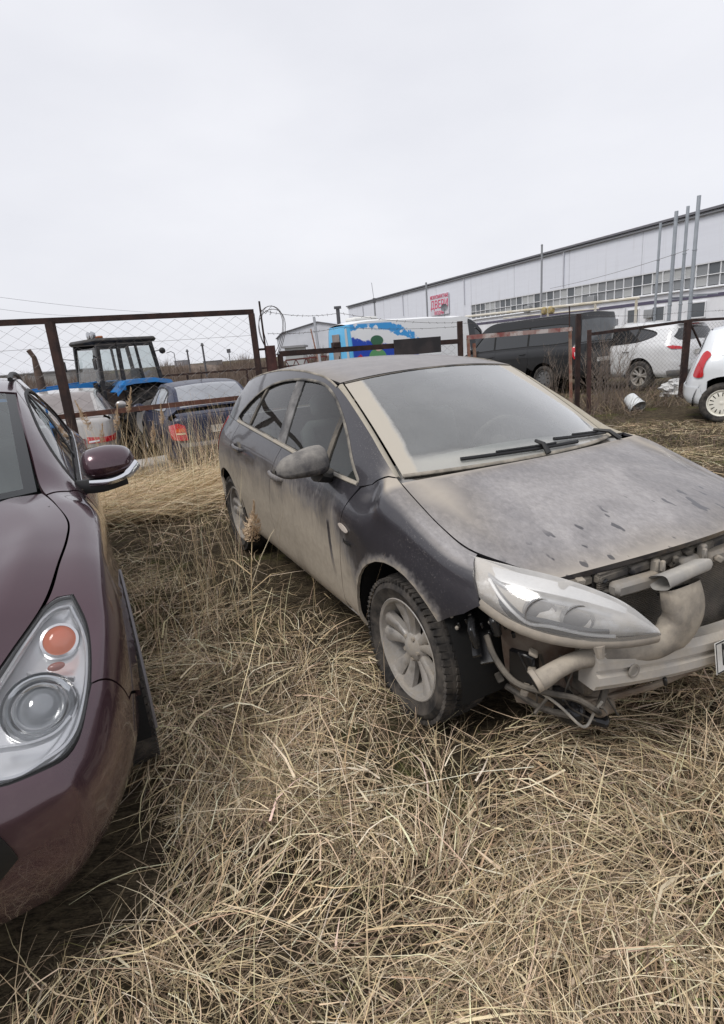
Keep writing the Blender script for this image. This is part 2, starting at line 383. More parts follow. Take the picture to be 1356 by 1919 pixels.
# ================================================================ materials shared by the vehicles
def paint(name, base, dust=(.47, .415, .34), mode='clean', thin=(.53, .51, .51), rough=.32, metal=.3, flake=0.0, amount=1.0, coat=.9):
    if name in MATS: return MATS[name]
    m = mat(name, base, rough, metal, .5, coat); nb = NB(m); P = nb.coords(); x, y, z = nb.sep(P)
    geo = nb.node('ShaderNodeNewGeometry'); nz_ = nb.sep(geo.outputs['Normal'])[2]
    n1 = nb.noise(P, 3.2, 6, .6); n2 = nb.noise(P, 26, 5, .65); n3 = nb.noise(nb.mapping(P, (60, 60, 9)), 1, 3)
    top = nb.maprange(nz_, .35, .75)
    if mode == 'hatch':
        # splash line: high along the doors, dropping steeply over the front fender
        top = nb.maprange(nz_, .70, .88)
        dip = nb.math('MULTIPLY', nb.math('MAXIMUM', nb.math('ADD', x, .62), 0.0), .95)
        lvl = nb.math('ADD', nb.math('ADD', z, dip), nb.math('MULTIPLY', nb.math('SUBTRACT', n1, .5), .40))
        lvl = nb.math('ADD', lvl, nb.math('ADD', nb.math('MULTIPLY', nb.math('SUBTRACT', n3, .5), .20), nb.math('MULTIPLY', nb.math('SUBTRACT', n2, .5), .16)))
        side = nb.maprange(lvl, .60, .99, .95, .07)
        side = nb.math('MULTIPLY', side, nb.maprange(n2, .2, .8, .82, 1.08))
        # grime rim round the wheel arch, dry splashes, dark drip on the door
        ar = nb.math('SQRT', nb.math('ADD', nb.math('POWER', x, 2.0), nb.math('POWER', nb.math('SUBTRACT', z, .33), 2.0)))
        rim = nb.maprange(nb.math('ADD', ar, nb.math('MULTIPLY', n2, .07)), .40, .475, .80, 0.0)
        side = nb.math('MAXIMUM', side, rim)
        n5 = nb.noise(P, 120, 4, .75); speck = nb.math('MULTIPLY', nb.maprange(n5, .50, .72, 0.0, .34), nb.maprange(n1, .35, .65, .25, 1.0)); side = nb.math('MAXIMUM', side, speck)
        drip = nb.math('MULTIPLY', nb.maprange(nb.math('ABSOLUTE', nb.math('ADD', x, nb.math('ADD', .615, nb.math('MULTIPLY', n2, .02)))), .010, .022, 1.0, 0.0), nb.math('MULTIPLY', nb.maprange(z, .40, .66), nb.maprange(z, .74, .78, 1.0, 0.0)))
        side = nb.math('MULTIPLY', side, nb.math('SUBTRACT', 1.0, nb.math('MULTIPLY', drip, .85)))
        # hood and roof: fine film, thick beside the screen and along the front edge
        st = nb.noise(nb.mapping(P, (1, 1.8, 1), (0, 0, .5)), 38, 6, .7, .3); lowf = nb.noise(P, 2.6, 4, .6, .8)
        film = nb.math('ADD', nb.maprange(lowf, .30, .68, .44, .72), nb.math('MULTIPLY', nb.math('SUBTRACT', st, .5), .55))
        ay = nb.math('ABSOLUTE', y)
        cowl = nb.maprange(nb.math('ADD', nb.math('ADD', nb.math('ABSOLUTE', nb.math('ADD', nb.math('ADD', x, .02), nb.math('MULTIPLY', nb.math('POWER', ay, 2.0), .36))), nb.math('MULTIPLY', n1, .10)), nb.math('MULTIPLY', nb.math('SUBTRACT', .75, ay), .10)), .08, .21, .95, 0.0)
        corner = nb.maprange(nb.math('ADD', nb.math('ABSOLUTE', nb.math('SUBTRACT', ay, .66)), nb.math('ADD', nb.math('MULTIPLY', nb.math('MAXIMUM', x, 0.0), .35), nb.math('MULTIPLY', n1, .12))), .04, .30, .86, 0.0)
        lip = nb.maprange(nb.math('SUBTRACT', nb.math('ADD', x, nb.math('MULTIPLY', nb.math('POWER', ay, 2.0), .30)), nb.math('MULTIPLY', n1, .22)), .46, .66, 0.0, .85)
        edge_ = nb.math('MAXIMUM', nb.math('MAXIMUM', cowl, corner), lip)
        wiped_ = nb.math('MULTIPLY', nb.maprange(nb.noise(nb.mapping(P, (1, 2.2, 1), (0, 0, .9)), 12, 2, .4), .645, .68), nb.maprange(x, .40, .48))
        hood = nb.math('MULTIPLY', nb.math('MAXIMUM', film, edge_), nb.math('SUBTRACT', 1.0, nb.math('MULTIPLY', wiped_, .75)))
        roof = nb.maprange(x, -1.05, -.85, 1.0, 0.0); film2 = nb.maprange(nb.noise(P, 9, 6), .2, .8, .50, .62)
        tops = nb.math('ADD', nb.math('MULTIPLY', roof, film2), nb.math('MULTIPLY', nb.math('SUBTRACT', 1.0, roof), hood))
        fac = nb.math('ADD', nb.math('MULTIPLY', top, tops), nb.math('MULTIPLY', nb.math('SUBTRACT', 1.0, top), side), clamp=True)
        warm = nb.math('ADD', nb.math('MULTIPLY', nb.math('SUBTRACT', 1.0, top), nb.maprange(fac, .22, .75, .25, 1.0)), nb.math('MULTIPLY', top, nb.math('MULTIPLY', edge_, .9)), clamp=True)
    else:
        lvl = nb.math('ADD', z, nb.math('MULTIPLY', nb.math('SUBTRACT', n1, .5), .5))
        side = nb.maprange(lvl, .2, .95, .75*amount, .10*amount)
        fac = nb.math('ADD', side, nb.math('MULTIPLY', nb.maprange(n2, .45, .75, 0., .35), amount), clamp=True)
        fac = nb.math('MAXIMUM', fac, nb.math('MULTIPLY', top, .3*amount)); warm = nb.math('SUBTRACT', 1.0, top)
    dcol = nb.mix(warm, thin, dust); dcol = nb.mix(nb.math('MULTIPLY', n2, .35), dcol, tuple(c*.62 for c in dust))
    nb.link(nb.mix(fac, base, dcol), nb.b.inputs['Base Color'])
    inv = nb.math('SUBTRACT', 1.0, fac)
    setin(nb, 'Coat Weight', nb.math('MULTIPLY', nb.math('POWER', inv, 1.5), coat)); setin(nb, 'Metallic', nb.math('MULTIPLY', inv, metal))
    setin(nb, 'Roughness', nb.maprange(fac, 0., .7, rough, .85)); setin(nb, 'Specular IOR Level', nb.maprange(fac, 0., .7, .5, .12))
    nb.link(nb.bump(nb.noise(P, 180, 3), .08, .002), nb.b.inputs['Normal'])
    return m
def dusty(name, base, dust=(.34, .295, .235), amt=.5, rough=.5, metal=0., scale=7, up=.3, coat=0.0, var=.38):
    """any material under a film of dry mud"""
    if name in MATS: return MATS[name]
    m = mat(name, base, rough, metal, .4, coat); nb = NB(m); P = nb.coords(); geo = nb.node('ShaderNodeNewGeometry'); nz_ = nb.sep(geo.outputs['Normal'])[2]
    n1 = nb.noise(P, scale, 7, .65); n2 = nb.noise(P, scale*9, 4)
    f = nb.math('ADD', nb.maprange(n1, .30, .70, amt-var, amt+var), nb.math('MULTIPLY', nz_, up)); f = nb.math('ADD', f, nb.math('MULTIPLY', nb.math('SUBTRACT', n2, .5), .3), clamp=True)
    nb.link(nb.mix(f, base, nb.mix(n2, dust, tuple(c*.7 for c in dust))), nb.b.inputs['Base Color'])
    inv = nb.math('SUBTRACT', 1.0, f); setin(nb, 'Metallic', nb.math('MULTIPLY', inv, metal)); setin(nb, 'Roughness', nb.maprange(f, 0., .6, rough, .88))
    nb.link(nb.bump(n2, .12, .004), nb.b.inputs['Normal'])
    return m
def glass(name, tint=(.55, .62, .60), dust=0.25, dcol=(.42, .40, .37), refl=1.0, rough=.02, wiped=False, up=0.0):
    """pane: tinted see-through, sky reflection, a film of dust on top"""
    if name in MATS: return MATS[name]
    m = bpy.data.materials.new(name); m.use_nodes = True; MATS[name] = m; nb = NB(m); nb.n.clear()
    o = nb.node('ShaderNodeOutputMaterial'); tr = nb.node('ShaderNodeBsdfTransparent'); gl = nb.node('ShaderNodeBsdfGlossy'); df = nb.node('ShaderNodeBsdfDiffuse')
    tr.inputs[0].default_value = (*tint, 1); gl.inputs['Roughness'].default_value = rough; gl.inputs[0].default_value = (1, 1, 1, 1)
    fr = nb.node('ShaderNodeFresnel'); fr.inputs[0].default_value = 1.52
    P = nb.coords(); n1 = nb.noise(P, 4, 7, .6); n2 = nb.noise(P, 40, 4)
    d = nb.math('MULTIPLY', nb.maprange(n1, .2, .8, .85, 1.15), dust); d = nb.math('ADD', d, nb.math('MULTIPLY', nb.math('SUBTRACT', n2, .5), dust*.15), clamp=True)
    if wiped:
        x, y, z = nb.sep(P); ay = nb.math('ABSOLUTE', y)
        # thick unwiped strip along the pillars and a line at the foot of the screen
        ed = nb.math('SUBTRACT', nb.math('ADD', .745, nb.math('MULTIPLY', x, .16)), ay)   # distance from the pillar
        edge = nb.maprange(nb.math('ADD', ed, nb.math('MULTIPLY', nb.math('SUBTRACT', n1, .5), .06)), .10, .14, .86, 0.0)
        foot = nb.maprange(nb.math('ADD', z, nb.math('MULTIPLY', nb.math('SUBTRACT', n1, .5), .05)), 1.04, 1.10, .5, 0.0)
        d = nb.math('MAXIMUM', d, nb.math('MAXIMUM', edge, foot))
    if up:
        gz = nb.sep(nb.node('ShaderNodeNewGeometry').outputs['Normal'])[2]; d = nb.math('ADD', d, nb.math('MULTIPLY', nb.maprange(gz, .35, .85), nb.math('MULTIPLY', nb.maprange(n1, .3, .7, .6, 1.2), up)), clamp=True)
    df.inputs[0].default_value = (*dcol, 1)
    if wiped: nb.link(nb.mix(nb.math('MAXIMUM', edge, foot), dcol, (.47, .42, .34)), df.inputs[0])
    m1 = nb.node('ShaderNodeMixShader'); m2 = nb.node('ShaderNodeMixShader')
    f = nb.math('MULTIPLY', fr.outputs[0], refl, clamp=True); nb.link(f, m1.inputs[0]); nb.link(tr.outputs[0], m1.inputs[1]); nb.link(gl.outputs[0], m1.inputs[2])
    nb.link(d, m2.inputs[0]); nb.link(m1.outputs[0], m2.inputs[1]); nb.link(df.outputs[0], m2.inputs[2]); nb.link(m2.outputs[0], o.inputs[0])
    return m
RUBBER = dusty('rubber', (.016, .016, .017), (.16, .14, .12), .30, .75, 0, 9, .1)
BLACKP = dusty('black_plastic', (.018, .018, .019), (.25, .22, .18), .25, .5)
DARK = mat('dark_inside', (.006, .006, .006), .9)
CHROME = mat('chrome', (.75, .76, .78), .12, 1.0)
STEEL = dusty('dusty_steel', (.30, .30, .30), (.40, .345, .275), .55, .45, .8, 6)
ALLOY = dusty('dusty_alloy', (.46, .45, .44), (.36, .315, .255), .45, .35, .85, 8, .1)
GREYP = dusty('dusty_grey_plastic', (.06, .06, .065), (.46, .405, .33), .66, .6, 0, 6)
PLATE = dusty('plate_white', (.72, .72, .70), (.45, .41, .34), .30, .5, 0, 5, .1)
INK = mat('plate_ink', (.012, .012, .014), .6)
LAMPRED = mat('lamp_red', (.50, .012, .02), .12, 0, .5, 1.0)
LAMPORG = mat('lamp_orange', (.75, .20, .05), .15, 0, .5, 1.0)
LAMPWHT = mat('lamp_white', (.75, .75, .77), .1, 0.2, .5, 1.0)
GLASSDK = mat('dark_glass', (.012, .014, .016), .04, 0, .8, .6)
SEATM = dusty('seat_cloth', (.24, .24, .245), (.36, .34, .31), .3, .9)

def wheel(parent, c, R=.318, rr=.225, w=.215, side=1, spokes=5, style='alloy', rimmat=None, steer=0.0, tread=True, name='wheel', cell=48):
    """wheel > tyre, tread, rim, hub; side=+1 faces +y"""
    o = empty(name, c, steer); o.parent = parent
    h = w/2; sg = side; b = MB()
    prof = [(rr-.012, -h*.80), (rr+.012, -h*.86), (rr+.03, -h*.95), ((rr+R)/2, -h*1.02), (R-.035, -h*.97), (R-.012, -h*.84), (R-.002, -h*.60), (R, 0), (R-.002, h*.60), (R-.012, h*.84), (R-.035, h*.97), ((rr+R)/2, h*1.02), (rr+.03, h*.95), (rr+.012, h*.86), (rr-.012, h*.80)]
    b.lathe(prof, cell).build('tyre', RUBBER, o)
    if tread:
        b = MB(); n = 68
        for i in range(n):
            for k, (y0, y1) in enumerate(((-.98, -.62), (-.54, -.08), (.08, .54), (.62, .98))):
                a = 2*PI*(i+.5*(k % 2))/n; r = R-.007 if abs(y0+y1) < 1 else R-.014
                M = Matrix.Rotation(-a, 3, 'Y') @ Matrix.Rotation(.25*(1 if y0 > 0 else -1), 3, 'X' if False else 'Z')
                cc = (math.cos(a)*(r+.001), h*(y0+y1)/2, math.sin(a)*(r+.001))
                b.box(cc, (.016, h*(y1-y0), 2*PI*R/n*.70), M=Matrix.Rotation(-a, 3, 'Y') @ Matrix.Rotation((.28 if y0 > 0 else -.28), 3, 'X'))
        b.build('tread', RUBBER, o, smooth=False)
    rm = rimmat or ALLOY; b = MB(); y1 = sg*h*.80
    lip = [(rr+.004, y1), (rr-.004, y1+sg*.006), (rr-.016, y1), (rr-.022, y1-sg*.02), (rr-.035, y1-sg*.10), (rr-.04, -y1)]
    b.lathe(lip, cell)
    yf = y1-sg*.012      # spoke face plane
    if style == 'alloy':
        for i in range(spokes):
            a0 = 2*PI*i/spokes+PI/2+.2
            for q in (-1, 1):
                # curved double spokes
                pts = []
                for t in np.linspace(0, 1, 7):
                    r = .045+(rr-.062)*t; a = a0+q*(.17+.06*math.sin(t*PI*.55)-.02*t); pts.append((r*math.cos(a), yf-sg*(.022*(1-t)**1.5+.004+.01*math.sin(t*PI)), r*math.sin(a)))
                V = []; F = []
                for k, p in enumerate(pts):
                    t = k/6; ww = .017+.021*t**1.6; r = math.hypot(p[0], p[2]); a = math.atan2(p[2], p[0]); tx, tz = -math.sin(a), math.cos(a)
                    for e, dz in ((-1, -.03), (-1, -.004), (-.55, .004), (.55, .004), (1, -.004), (1, -.03)):
                        V.append((p[0]+tx*ww*e, p[1]+sg*dz, p[2]+tz*ww*e))
                    if k:
                        for e in range(5): F.append((6*(k-1)+e, 6*(k-1)+e+1, 6*k+e+1, 6*k+e))
                b.add(V, F)
    elif style == 'multi':
        n = spokes
        for i in range(n):
            a = 2*PI*i/n; V = []; F = []
            for k, t in enumerate(np.linspace(0, 1, 4)):
                r = .05+(rr-.066)*t; ww = .016+.016*t; p = (r*math.cos(a), yf-sg*.02*(1-t), r*math.sin(a)); tx, tz = -math.sin(a), math.cos(a)
                for e, dz in ((-1, -.03), (-1, -.003), (-.5, .005), (.5, .005), (1, -.003), (1, -.03)): V.append((p[0]+tx*ww*e, p[1]+sg*dz, p[2]+tz*ww*e))
                if k:
                    for e in range(5): F.append((6*(k-1)+e, 6*(k-1)+e+1, 6*k+e+1, 6*k+e))
            b.add(V, F)
    else:   # hub cap with slots: dish with radial slots left open
        n = spokes; m = 6
        rs = [(.03, 0), (.055, -.002), (rr*.52, .004), (rr*.80, 0), (rr-.02, -.008)]
        V = []; F = []; N = n*4
        for i in range(N):
            a = 2*PI*i/N
            for r, d in rs: V.append((r*math.cos(a), yf+sg*d, r*math.sin(a)))
        for i in range(N):
            for k in range(len(rs)-1):
                if k == 2 and i % 4 in (1,): continue
                j = (i+1) % N; F.append((i*5+k, i*5+k+1, j*5+k+1, j*5+k))
        b.add(V, F)
    b.lathe([(.0, yf+sg*.002), (.028, yf+sg*.002), (.034, yf-sg*.002), (.05, yf-sg*.012), (.062, yf-sg*.02), (.07, yf-sg*.05)], 24)
    b.build('rim', rm, o, angle=45)
    b = MB()
    for i in range(5):
        a = 2*PI*i/5+PI/2+.2+PI/5; b.lathe([(0, yf-sg*.006), (.009, yf-sg*.006), (.010, yf-sg*.03)], 8, c=(.052*math.cos(a), 0, .052*math.sin(a)))
    b.build('wheel_bolts', STEEL, o)
    b = MB(); b.lathe([(.0, yf-sg*.075), (.14, yf-sg*.075), (.145, yf-sg*.08), (.145, yf-sg*.10), (0, yf-sg*.10)], 32); b.build('brake_disc', noisy('rusty_disc', (.07, .05, .04), (.12, .10, .08), 20, .5, .5), o)
    b = MB(); b.lathe([(.001, yf-sg*.104), (rr-.03, yf-sg*.104), (rr-.03, -y1)], 32); b.build('wheel_back', DARK, o)
    return o
def mirror_net(G): G = np.array(G, float); G[..., 1] *= -1; return G
def wrap_rows(S, Cn, n=4, p=.55):
    """rows that carry a section S round a corner to the centre-line section Cn"""
    S = np.array(S, float); Cn = np.array(Cn, float); out = []
    for k in range(1, n+1):
        ph = PI/2*k/n; c, s_ = math.cos(ph)**p if k < n else 0.0, math.sin(ph)**(1/p*.55 if p < 1 else 1)
        q = S+(Cn-S)*s_; q[:, 1] = S[:, 1]*c; out.append(q)
    return out
# ================================================================ ground, buildings, far things
def sst(a, b, v): t = np.clip((v-a)/(b-a), 0, 1); return t*t*(3-2*t)
def terrain(x, y):
    x = np.asarray(x, float); y = np.asarray(y, float)
    z = -.32*sst(7.4, 12.5, y)*sst(1.0, -2.0, x)
    z = z+.022*np.sin(x*1.7+.4*y)*np.sin(y*1.3+.5)+.012*np.sin(x*4.1+1)*np.sin(y*3.7)-.012
    return z
def build_ground():
    ax = np.concatenate([[-600, -250, -120, -60, -30, -18], np.arange(-12, 14.01, .25), [18, 30, 60, 120, 250, 600]])
    ay = np.concatenate([[-60, -20, -8, -3], np.arange(-1.5, 18.01, .25), [22, 30, 45, 70, 120, 250, 900]])
    X, Y = np.meshgrid(ax, ay, indexing='ij'); Z = terrain(X, Y); V = np.stack([X.ravel(), Y.ravel(), Z.ravel()], 1); m = len(ay)
    F = [(i*m+j, (i+1)*m+j, (i+1)*m+j+1, i*m+j+1) for i in range(len(ax)-1) for j in range(m-1)]
    g = mat('soil', (.13, .10, .07), .95, 0, .1); nb = NB(g); P = nb.coords()
    n1 = nb.noise(P, .9, 8, .62); n2 = nb.noise(P, 9, 6, .7); n3 = nb.noise(nb.mapping(P, (14, 45, 1), (0, 0, .6)), 1.5, 5, .7, 1.0); n4 = nb.noise(P, .55, 5, .6)
    c = nb.mix(nb.maprange(n3, .35, .65), (.030, .023, .016), (.12, .094, .062)); c = nb.mix(nb.maprange(n2, .4, .7, 0, .5), c, (.22, .175, .11))
    c = nb.mix(nb.math('MULTIPLY', nb.maprange(n1, .52, .62), nb.maprange(n2, .35, .6)), c, (.105, .115, .035)); c = nb.mix(nb.maprange(n4, .62, .72, 0, .7), c, (.060, .048, .038))
    nb.link(c, nb.b.inputs['Base Color']); nb.link(nb.bump(nb.math('ADD', n3, n2), .9, .04), nb.b.inputs['Normal'])
    o = mesh_obj('ground', V, F, g); tag(o, kind='structure')
build_ground()

FDIR = np.array([-math.sin(math.radians(22)), math.cos(math.radians(22)), 0]); FN = np.array([FDIR[1], -FDIR[0], 0]); FP0 = np.array([19.888, 31.27, 0])
def fac(s, z, o=0.0): p = FP0+FDIR*s-FN*o; return (p[0], p[1], z)      # o: towards the yard
def build_warehouse():
    b0 = empty('warehouse_building', fac(0, 0), math.radians(112)); tag(b0, 'long pale warehouse with a ribbon of windows along its wall', 'building')
    # local frame: x along the wall (away), y towards the yard
    WALL = mat('wall_sheet', (.60, .61, .66), .5, 0, .3); nb = NB(WALL); x, y, z = nb.sep(nb.coords())
    rib = nb.math('PINGPONG', nb.math('MULTIPLY', x, 1.0), .25); n = nb.noise(nb.coords(), .6, 6); n2 = nb.noise(nb.mapping(nb.coords(), (.4, 1, 4)), 1, 5)
    st_ = nb.maprange(nb.noise(nb.mapping(nb.coords(), (1.6, 1, .12)), 1.5, 6, .65), .52, .75, 0, .45); nb.link(nb.mix(st_, nb.mix(nb.maprange(n2, .3, .8, 0, .5), (.74, .765, .83), (.68, .70, .765)), (.50, .50, .53)), nb.b.inputs['Base Color']); nb.link(nb.bump(nb.maprange(rib, 0, .02), .15, .01), nb.b.inputs['Normal'])
    LOWER = noisy('lower_wall', (.80, .81, .84), (.70, .71, .74), 1.2, .7, 0, .2, 12); WHITE = mat('frame_white', (.74, .75, .77), .5); TRIMB = mat('trim_dark', (.10, .09, .14), .5)
    s0, s1, dep, zt = -10, 52, 30, 7.05; wb, wt, w0, w1 = 3.27, 4.52, -8.4, 23.1
    def wall(nm, a, b, z0, z1, m, y=0.0, th=.3): return MB().box(((a+b)/2, y-th/2, (z0+z1)/2), (b-a, th, z1-z0)).build(nm, m, b0, False)
    wall('upper_wall', s0, s1, wt, zt, WALL); wall('wall_under_windows', s0, s1, 2.92, wb, LOWER, .0); wall('lower_wall', s0, s1, -.4, 2.74, LOWER, .03); wall('dark_trim', s0, s1, 2.74, 2.92, TRIMB, .06)
    wall('window_end_wall', w1, s1, wb, wt, WALL); wall('window_end_wall', s0, w0, wb, wt, WALL)
    # cladding sheets drawn by real joints
    sheet = None
    for i, x in enumerate(np.arange(s0+3, s1, 6.0)):
        if sheet is None: sheet = MB().box((0, .006, (wt+zt)/2), (.03, .012, zt-wt)).build('sheet_joint', mat('joint', (.50, .51, .55), .6), b0, False); sheet.location = (x, 0, 0)
        else: dup(sheet, b0, location=(x, 0, 0))
    MB().box(((s0+s1)/2, -dep/2, zt+.06), (s1-s0+.4, dep+.5, .12)).build('roof_edge', mat('roof_edge', (.16, .16, .18), .6), b0, False)
    for nm, xx in (('end_wall', s0), ('end_wall', s1)): MB().box((xx-.16 if xx > 0 else xx+.16, -dep/2-.3, zt/2), (.3, dep-.6, zt-.02)).build(nm, WALL, b0, False)
    MB().box(((s0+s1)/2, -dep, zt/2), (s1-s0-.8, .3, zt)).build('back_wall', WALL, b0, False)
    # ribbon window: one object per pane, mullions, sill
    sp = .70; n = int((w1-w0)/sp); me = None; kinds = [mat('pane_dark', (.09, .10, .11), .08, 0, .7), mat('pane_grey', (.22, .23, .24), .12, 0, .6), mat('pane_curtain', (.40, .41, .41), .2, 0, .5)]
    base = [None]*3; rnd = random.Random(3)
    for i in range(n):
        for r in (0, 1):
            k = rnd.choices((0, 1, 2), (3, 5, 2))[0]; loc = (w0+sp*(i+.5), -.10, wb+.10+(.58)*(r+.5)-.04)
            if base[k] is None: base[k] = MB().box((0, 0, 0), (sp-.05, .02, .52)).build('pane', kinds[k], b0, False); base[k].location = loc
            else: dup(base[k], b0, location=loc)
    mu = MB().box((0, 0, 0), (.055, .10, wt-wb-.06)).build('mullion', WHITE, b0, False); mu.location = (w0, -.08, (wb+wt)/2)
    for i in range(1, n+1): dup(mu, b0, location=(w0+sp*i, -.08, (wb+wt)/2))
    for z, h in ((wb+.02, .06), ((wb+wt)/2, .045), (wt-.02, .06)): MB().box(((w0+w1)/2, -.05, z), (w1-w0+.06, .09, h)).build('window_rail', WHITE, b0, False)
    MB().box(((w0+w1)/2, .04, wb-.03), (w1-w0+.1, .20, .05)).build('window_sill', WHITE, b0, False); MB().box(((w0+w1)/2, -.28, (wb+wt)/2), (w1-w0, .02, wt-wb)).build('window_backing', mat('inside_dark', (.04, .042, .045), .9), b0, False)
    # small ground-floor windows with frames
    for sx in (1.0, 3.55, 5.35, -2.2, 9.0, 12.5):
        w = MB().box((sx, .05, 2.14), (.78, .05, .74)).build('lower_window', kinds[0], b0, False); f = MB()
        for dx in (-.42, .42): f.box((sx+dx, .06, 2.14), (.06, .09, .86))
        for dz in (-.40, .40): f.box((sx, .062, 2.14+dz), (.78, .09, .06))
        f.build('frame', WHITE, w, False)
    # sheds lean-to roof strip in front (dark line and pale roof)
    for s in (2.2, 6.0, 14.0): MB().tube([(s, .10, .2), (s, .10, 2.7)], .05, 8).build('downpipe', WHITE, b0)
    # gutter, boxes and stains that break the long wall
    MB().tube([(s0, .10, zt-.12), (s1, .10, zt-.12)], .07, 8).build('gutter', mat('gutter', (.30, .31, .33), .5), b0)
    for s in (-1.0, 11.5, 24.0, 36.0, 47.0): MB().tube([(s, .09, wt+.1), (s, .09, zt-.15)], .045, 6).build('downpipe', mat('pipe_pale', (.55, .56, .60), .5), b0)
    for s, z in ((8.7, wb+.20), (15.2, wb+.2), (4.1, 2.2)): MB().box((s, .16, z), (.62, .28, .5), bev=.03).build('air_conditioner', mat('aircon', (.30, .31, .32), .6), b0)
    for s in (7.0, 10.6, 17.0): MB().box((s, .09, 1.05), (.95, .06, 2.1)).build('service_door', noisy('door_grey', (.33, .34, .36), (.25, .26, .28), 2, .6), b0, False)
    # red lettering board
    sb = MB().box((28.3, .10, 5.05), (3.4, .05, 1.9)).build('lettering_board', mat('board', (.62, .60, .66), .5), b0, False); RED = mat('sign_red', (.62, .035, .12), .5)
    Mx = lambda x, z: basis((x, .135, z), (-1, 0, 0), (0, 0, 1))
    text_obj('sign_text', 'ДВЕРИ', 1.05, RED, b0, Mx(28.3, 5.05), .01, .92)
    for z, t in ((5.78, 'МЕЖКОМНАТНЫЕ'), (4.30, 'ВХОДНЫЕ')): text_obj('sign_text', t, .46, RED, b0, Mx(28.3, z), .01, .82)
build_warehouse()
GREYSH = noisy('far_wall', (.62, .64, .69), (.56, .58, .63), .5, .7)
# far gabled shed beyond the end of the warehouse
def build_shed():
    a = CC+ray(520, 650)*95; b_ = CC+ray(652, 650)*88; d = Vector((b_[0]-a[0], b_[1]-a[1], 0)); L_ = d.length
    s = empty('shed_building', (a[0], a[1], -.5), math.atan2(d.y, d.x)); tag(s, 'grey gabled shed beyond the far end of the warehouse', 'building')
    pr = [(0, 0), (L_, 0), (L_, 5.6), (L_*.62, 6.7), (L_*.10, 5.6), (0, 4.7)]
    MB().prism(pr, 0, 26).build('wall', GREYSH, s, False)
    b = MB()
    for (p, q) in ((pr[2], pr[3]), (pr[3], pr[4]), (pr[4], pr[5])): b.bar((p[0], -.15, p[1]+.05), (q[0], -.15, q[1]+.05), .3, .12)
    b.build('roof_edge', mat('roof_edge', (.16, .16, .18), .6), s, False)
build_shed()
def far_box(name, label, x0, x1, ytop, dist, depth, m, cat='building', base=-.6, roofm=None):
    a = CC+ray(x0, ytop)*dist; b_ = CC+ray(x1, ytop-(x1-x0)*.082)*dist; d = Vector((b_[0]-a[0], b_[1]-a[1], 0)); L_ = d.length; h = a[2]-base
    s = empty(name, (a[0], a[1], base), math.atan2(d.y, d.x)); tag(s, label, cat)
    MB().box((L_/2, depth/2, h/2), (L_, depth, h)).build('wall', m, s, False); MB().box((L_/2, depth/2, h+.06), (L_+.3, depth+.3, .12)).build('roof', roofm or mat('far_roof', (.30, .30, .31), .8), s, False)
    return s
far_box('low_building', 'long low grey building behind the tractor loader', -260, 128, 727, 62, 8, noisy('far_wall_warm', (.34, .33, .32), (.28, .27, .26), .5, .8))
far_box('container', 'small pale container left of the painted van', 533, 566, 653, 34, 3, mat('container_pale', (.45, .46, .46), .6), 'container')
far_box('block_of_flats', 'tiny block of flats on the horizon right of the tractor', 326, 341, 677, 240, 12, mat('flats', (.33, .32, .34), .8), 'building', -2); far_box('depot_building', 'low dark depot on the horizon beside the far poles', 380, 405, 678, 200, 10, mat('depot', (.20, .18, .17), .8), 'building', -2)
# bush belt on the horizon
def brush_belt():
    r = np.random.default_rng(11); V = []; F = []; n = 9000; cols = []
    px = r.uniform(-140, 640, n); D = r.uniform(36, 70, n)
    for i in range(n):
        hz = 652-(px[i]-678)*.0824; p = CC+ray(px[i], hz)*D[i]; base = np.array([p[0], p[1], -.6]); h = (r.uniform(.9, 2.15))*(1+.25*math.sin(px[i]*.045)+.12*math.sin(px[i]*.17))
        w = r.uniform(.015, .05); t = r.normal(0, .22, 2); k = len(V); sx = np.array([w, 0, 0])
        tip = base+np.array([t[0]*h, t[1]*h*.4, h]); mid = base+np.array([t[0]*h*.3, 0, h*.55])
        V += [base-sx, base+sx, mid+sx*.7, mid-sx*.7, tip]; F += [(k, k+1, k+2, k+3), (k+3, k+2, k+4)]
    o = mesh_obj('brush_belt', V, F, noisy('brush', (.115, .085, .07), (.20, .155, .125), .8, .95), None, False); tag(o, 'brown leafless brush along the horizon', 'brush', kind='stuff')
    ridge = MB(); 
    a = [(-70, 75, -1), (60, 75, -1)]; V = []; F = []
    for i in range(60):
        x = -80+i*2.6; V += [(x, 72+2*math.sin(i), -1), (x, 74, .95+.22*math.sin(i*1.7)+.2*math.sin(i*.63))]
        if i: F.append((2*i-2, 2*i, 2*i+1, 2*i-1))
    o = mesh_obj('hills', V, F, noisy('far_brush', (.13, .105, .09), (.19, .15, .125), 1.5, .95, 0, 0), None, False); tag(o, kind='structure')
brush_belt()
